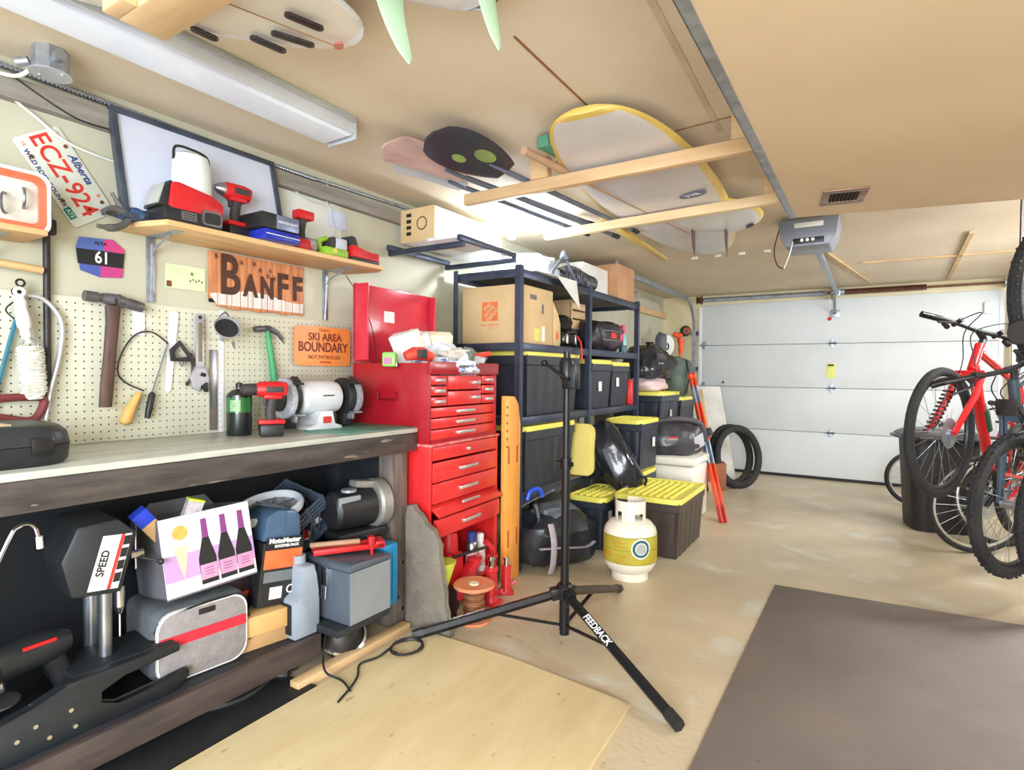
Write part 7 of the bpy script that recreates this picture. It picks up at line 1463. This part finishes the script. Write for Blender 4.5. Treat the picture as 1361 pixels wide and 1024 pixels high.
def bicycle(label, loc, rz, fr, fr2, rim, r=0.345, tr=0.022, knob=False, steer=0, fork=None, bars='flat', bara=0, rear=True, lean=0, wrap=False, bottle=None, front=True, text=None):
    t = thing('bicycle', label, 'bicycle', loc, rz, group='bicycles')
    t.rotation_euler = (M.Rotation(R(rz), 3, 'Z') @ M.Rotation(R(lean), 3, 'X')).to_euler()
    wb_ = -1.06; bbx, bbz = -0.63, r - 0.06
    ht, hb = V((-0.26, 0, r + 0.57)), V((-0.21, 0, r + 0.42))      # head tube top/bottom
    seat = V((-0.80, 0, r + 0.52)); bb = V((bbx, 0, bbz)); ra = V((wb_, 0, r))
    if front: wheel(t, 0, r, r, tr, rim, knob=knob, steer=steer)
    if rear: wheel(t, wb_, r, r, tr, rim, knob=knob)
    g = G(); g.tube([ht + V((0.01, 0, 0.01)), hb], 0.024, 12); g.tube([ht + V((0, 0, -0.03)), seat], [0.022, 0.017], 12); g.tube([hb + V((-0.01, 0, 0.02)), bb], [0.029, 0.024], 12); g.tube([seat + V((0.0, 0, 0.06)), bb], 0.017, 12)
    for s_ in (-1, 1): g.tube([bb + V((0, 0.03 * s_, 0)), ra + V((0, 0.06 * s_, 0))], [0.013, 0.009], 8); g.tube([seat + V((0, 0.015 * s_, 0)), ra + V((0, 0.06 * s_, 0))], [0.011, 0.008], 8)
    obj('frame', g, fr, t)
    sm = RZ(steer)
    g = G(m=T(-0.0, 0, 0)); ax = (ht - hb).normalized(); crown = hb - ax * 0.03
    def st(p):
        p = V(p); q = p - V((0, 0, 0)); return q
    for s_ in (-1, 1): g.tube([crown + V((0, 0.055 * s_, 0)), crown + V((0.05, 0.06 * s_, -0.14)), V((0.0, 0.058 * s_, r))], [0.017, 0.018, 0.014], 10)
    g.bar(crown + V((0, -0.07, 0)), crown + V((0, 0.07, 0)), 0.04, 0.035, 0.006); obj('fork', g, fork or fr2, t)
    if wrap:
        g = G(); p0, p1 = crown + V((0.05, -0.06, -0.1)), V((0.0, -0.058, r)); pts = []
        for k in range(120):
            u = k / 119; a = u * 2 * PI * 11; c = p0 * (1 - u) + p1 * u; pts.append(c + V((0.025 * math.cos(a), 0.025 * math.sin(a), 0)))
        g.tube(pts, 0.005, 5); obj('spiral_wrap', g, m_black, t)
    g = G(); stem = ht + ax * 0.06; hbp = stem + V((0.07, 0, 0.02)); g.tube([ht, stem], 0.017, 10); g.tube([stem, hbp], 0.017, 10); obj('stem', g, m_black, t)
    B_ = T(*hbp) @ RZ(bara) @ T(*(-hbp))
    g = G(m=B_)
    if bars == 'flat': g.tube([hbp + V((-0.04, -0.30, 0.02)), hbp + V((-0.01, -0.15, 0.015)), hbp, hbp + V((-0.01, 0.15, 0.015)), hbp + V((-0.04, 0.30, 0.02))], 0.0125, 10, smooth=3)
    else:
        for s_ in (-1, 1): g.tube([hbp, hbp + V((0, 0.19 * s_, 0)), hbp + V((0.09, 0.21 * s_, 0)), hbp + V((0.10, 0.21 * s_, -0.08)), hbp + V((0.0, 0.215 * s_, -0.13))], 0.013, 10, smooth=3)
    hbr = obj('handlebar', g, m_black, t)
    for s_ in (-1, 1):
        g = G(m=B_); g.cyl(hbp + V((-0.03, 0.20 * s_, 0.02)), hbp + V((-0.041, 0.31 * s_, 0.02)), 0.018, n=12); obj('grip', g, m_black_gloss, hbr)
        g = G(m=B_); g.tube([hbp + V((-0.02, 0.16 * s_, 0.01)), hbp + V((0.04, 0.17 * s_, -0.01)), hbp + V((0.03, 0.26 * s_, -0.03))], 0.007, 8, smooth=3); g.cyl(hbp + V((-0.04, 0.12 * s_, 0.01)), hbp + V((0.02, 0.12 * s_, 0.03)), 0.013, n=10); g.cyl(hbp + V((-0.03, 0.18 * s_, 0.0)), hbp + V((0.0, 0.18 * s_, -0.03)), 0.014, n=10); obj('brake_lever', g, m_dark_metal, hbr)
        g = G(); g.tube([B_ @ (hbp + V((0.02, 0.16 * s_, 0.0))), B_ @ (hbp + V((0.12, 0.10 * s_, 0.05))), hbp + V((0.11, 0.02 * s_, -0.05)), crown + V((0.04, 0.03 * s_, 0.05)), crown + V((0.05, 0.06 * s_, -0.15))], 0.003, 6, smooth=6); obj('brake_cable', g, m_black, hbr)
    if rear:
        g = G(); sp_ = seat + V((-0.04, 0, 0.17)); g.cyl(seat, sp_, 0.0135, n=10); obj('seat_post', g, m_alu, t)
        g = G(); g.rings([[(sp_.x + x, w_ * math.cos(2 * PI * q / 12), sp_.z + 0.02 + h_ * math.sin(2 * PI * q / 12) + zz) for q in range(12)] for x, w_, h_, zz in ((-0.13, 0.065, 0.02, 0.012), (-0.08, 0.075, 0.024, 0.008), (0.0, 0.045, 0.02, 0.0), (0.08, 0.022, 0.016, 0.0), (0.14, 0.016, 0.012, -0.004))]); obj('saddle', g, m_black, t)
        g = G(); g.torus((bb.x, -0.045, bb.z), 0.085, 0.005, 32, 6, RX(90)); g.cyl(bb + V((0, -0.06, 0)), bb + V((0, 0.06, 0)), 0.022, n=14); g.bar(bb + V((0, -0.06, 0)), bb + V((0.12, -0.065, -0.12)), 0.012, 0.02, 0.003); g.bar(bb + V((0, 0.06, 0)), bb + V((-0.12, 0.065, 0.12)), 0.012, 0.02, 0.003); g.cb(bb + V((0.12, -0.11, -0.12)), (0.08, 0.09, 0.018), None, 0.004); g.cb(bb + V((-0.12, 0.11, 0.12)), (0.08, 0.09, 0.018), None, 0.004); obj('crankset', g, m_dark_metal, t)
        g = G(); g.tube([bb + V((0, -0.045, 0.085)), ra + V((0, -0.045, 0.04))], 0.004, 5); g.tube([bb + V((0, -0.045, -0.085)), ra + V((0.03, -0.045, -0.10)), ra + V((0, -0.045, -0.04))], 0.004, 5); obj('chain', g, m_dark_metal, t)
    if bottle:
        c = hb * 0.45 + bb * 0.55 + V((0.015, 0, 0.055)); d = (hb - bb).normalized()
        g = G(); g.tube([c - d * 0.09, c - d * 0.085, c + d * 0.04, c + d * 0.055, c + d * 0.08], [0.03, 0.036, 0.036, 0.028, 0.026], 16); obj('water_bottle', g, bottle[0], t, label='dark green drinking bottle in its cage')
        g = G(); g.tube([c + d * 0.08, c + d * 0.11], [0.018, 0.012], 12); obj('bottle_cap', g, m_black, t)
        c2 = hb * 0.15 + bb * 0.85 + V((0.015, 0, 0.055))
    if text:
        d = (hb - bb).normalized(); c = hb * 0.62 + bb * 0.38
        yv = V((0, -1, 0)); zz = d.cross(yv); nn = yv; up = nn.cross(-d)
        mm = M(((-d.x, up.x, nn.x, c.x), (-d.y, up.y, nn.y, c.y - 0.03), (-d.z, up.z, nn.z, c.z), (0, 0, 0, 1)))
        g = G(); g.text(text, 0.045, mm, off=0.001); obj('lettering', g, m_print_white, t)
    return t
m_fr_red = mat('frame_red', (226, 34, 40), (214, 28, 36), rough=0.25, coat=0.4)
m_fr_gray = mat('frame_slate', (70, 82, 92), (58, 68, 78), rough=0.3)
m_fr_black = mat('frame_black', (30, 31, 34), (24, 25, 28), rough=0.25, coat=0.3)
m_fr_green = mat('frame_dark_green', (40, 60, 52), rough=0.35)
m_rim_b = mat('rim_black', (38, 38, 42), rough=0.4)
m_rim_s = mat('rim_silver', (196, 192, 188), (176, 172, 168), rough=0.3, metal=0.6)
def place_hub(t, hub, rz, pitch=0, lean=0, r=0.345, at=(0, 0, None)):
    m3 = M.Rotation(R(rz), 3, 'Z') @ M.Rotation(R(lean), 3, 'X') @ M.Rotation(R(pitch), 3, 'Y')
    t.rotation_euler = m3.to_euler()
    t.location = V(hub) - m3 @ V((at[0], at[1], r if at[2] is None else at[2]))
b1 = bicycle('red mountain bike hung up with front wheel high and spiral-wrapped fork', (0, 0, 0), 0, m_fr_red, m_fr_red, m_rim_b, tr=0.024, wrap=True, bara=62, bottle=(mat('bottle_green', (40, 84, 66), (34, 72, 58), rough=.35), 1), text='ROCKY')
place_hub(b1, (0.305, 3.75, 0.906), 242, -18)
b2 = bicycle('slate grey mountain bike hung nose-down, its big black tire lowest at right', (0, 0, 0), 0, m_fr_gray, mat('fork_steel_blue', (84, 100, 124), (70, 86, 108), rough=.3), m_rim_b, r=0.36, tr=0.030, knob=True, bara=52)
place_hub(b2, (0.60, 3.74, 0.56), 236, 26, r=0.36)
b3 = bicycle('dark green bike hung upright at the right edge, knobby tire near the ceiling', (0, 0, 0), 0, m_fr_green, m_fr_black, m_rim_s, r=0.35, tr=0.030, knob=True, bars='none')
place_hub(b3, (0.71, 3.66, 1.58), 236, -84, r=0.35)
b4 = bicycle('black city bike standing on the floor with silver wheel rims', (0, 0, 0), 0, m_fr_black, m_fr_black, m_rim_s, r=0.335, tr=0.018)
place_hub(b4, (0.62, 4.95, 0.335), 208, 0, -3, r=0.335)
b5 = bicycle('red hybrid bike on the floor behind the silver-rimmed one', (0, 0, 0), 0, m_fr_red, m_fr_red, m_rim_s, r=0.335, tr=0.018, bars='drop')
place_hub(b5, (0.80, 5.30, 0.335), 200, 0, 3, r=0.335)
b6 = bicycle('small bike behind the rubbish bin with only its front wheel clear', (0, 0, 0), 0, m_fr_black, m_fr_black, m_rim_s, r=0.335, tr=0.024)
place_hub(b6, (0.36, 6.42, 0.26), 184, 0, 0, r=0.335)
b6.scale = (0.78, 0.78, 0.78); b6.location.z = 0.26 - 0.335 * 0.78
# storage hooks from the bulkhead to the hung bikes
for nm, x, y, z in (('steel storage hook carrying the red hung bike', 0.66, 4.10, 1.32), ('steel storage hook carrying the slate grey hung bike', 0.86, 3.62, 1.42), ('steel storage hook carrying the bike at the right edge', 0.71, 3.66, 1.95)):
    g = G(); top = 1.98 if y < 3.2 else CZ
    if z < 1.9: g.tube([(x, y, CZ if y > 3.45 else 1.98), (x, y, z + 0.05), (x + 0.02, y, z), (x + 0.05, y, z + 0.02), (x + 0.05, y, z + 0.05)], 0.006, 8)
    else: g.tube([(x, y, CZ), (x, y, z + 0.03), (x - 0.02, y, z - 0.06), (x - 0.05, y, z - 0.03)], 0.006, 8)
    one('storage_hook', g, m_dark_metal, nm, 'hook')
t = thing('frame_bag', 'black roll bag strapped on a hung bike at the right edge', 'bag', (0.56, 3.36, 1.42), 236)
g = G(); g.cyl((-0.30, 0, 0.0), (0.02, 0, -0.02), 0.055, n=20); obj('roll', g, m_black, t)
g = G(); g.cyl((0.02, 0, -0.02), (0.03, 0, -0.02), 0.05, n=20); obj('end_cap', g, m_dk, t)
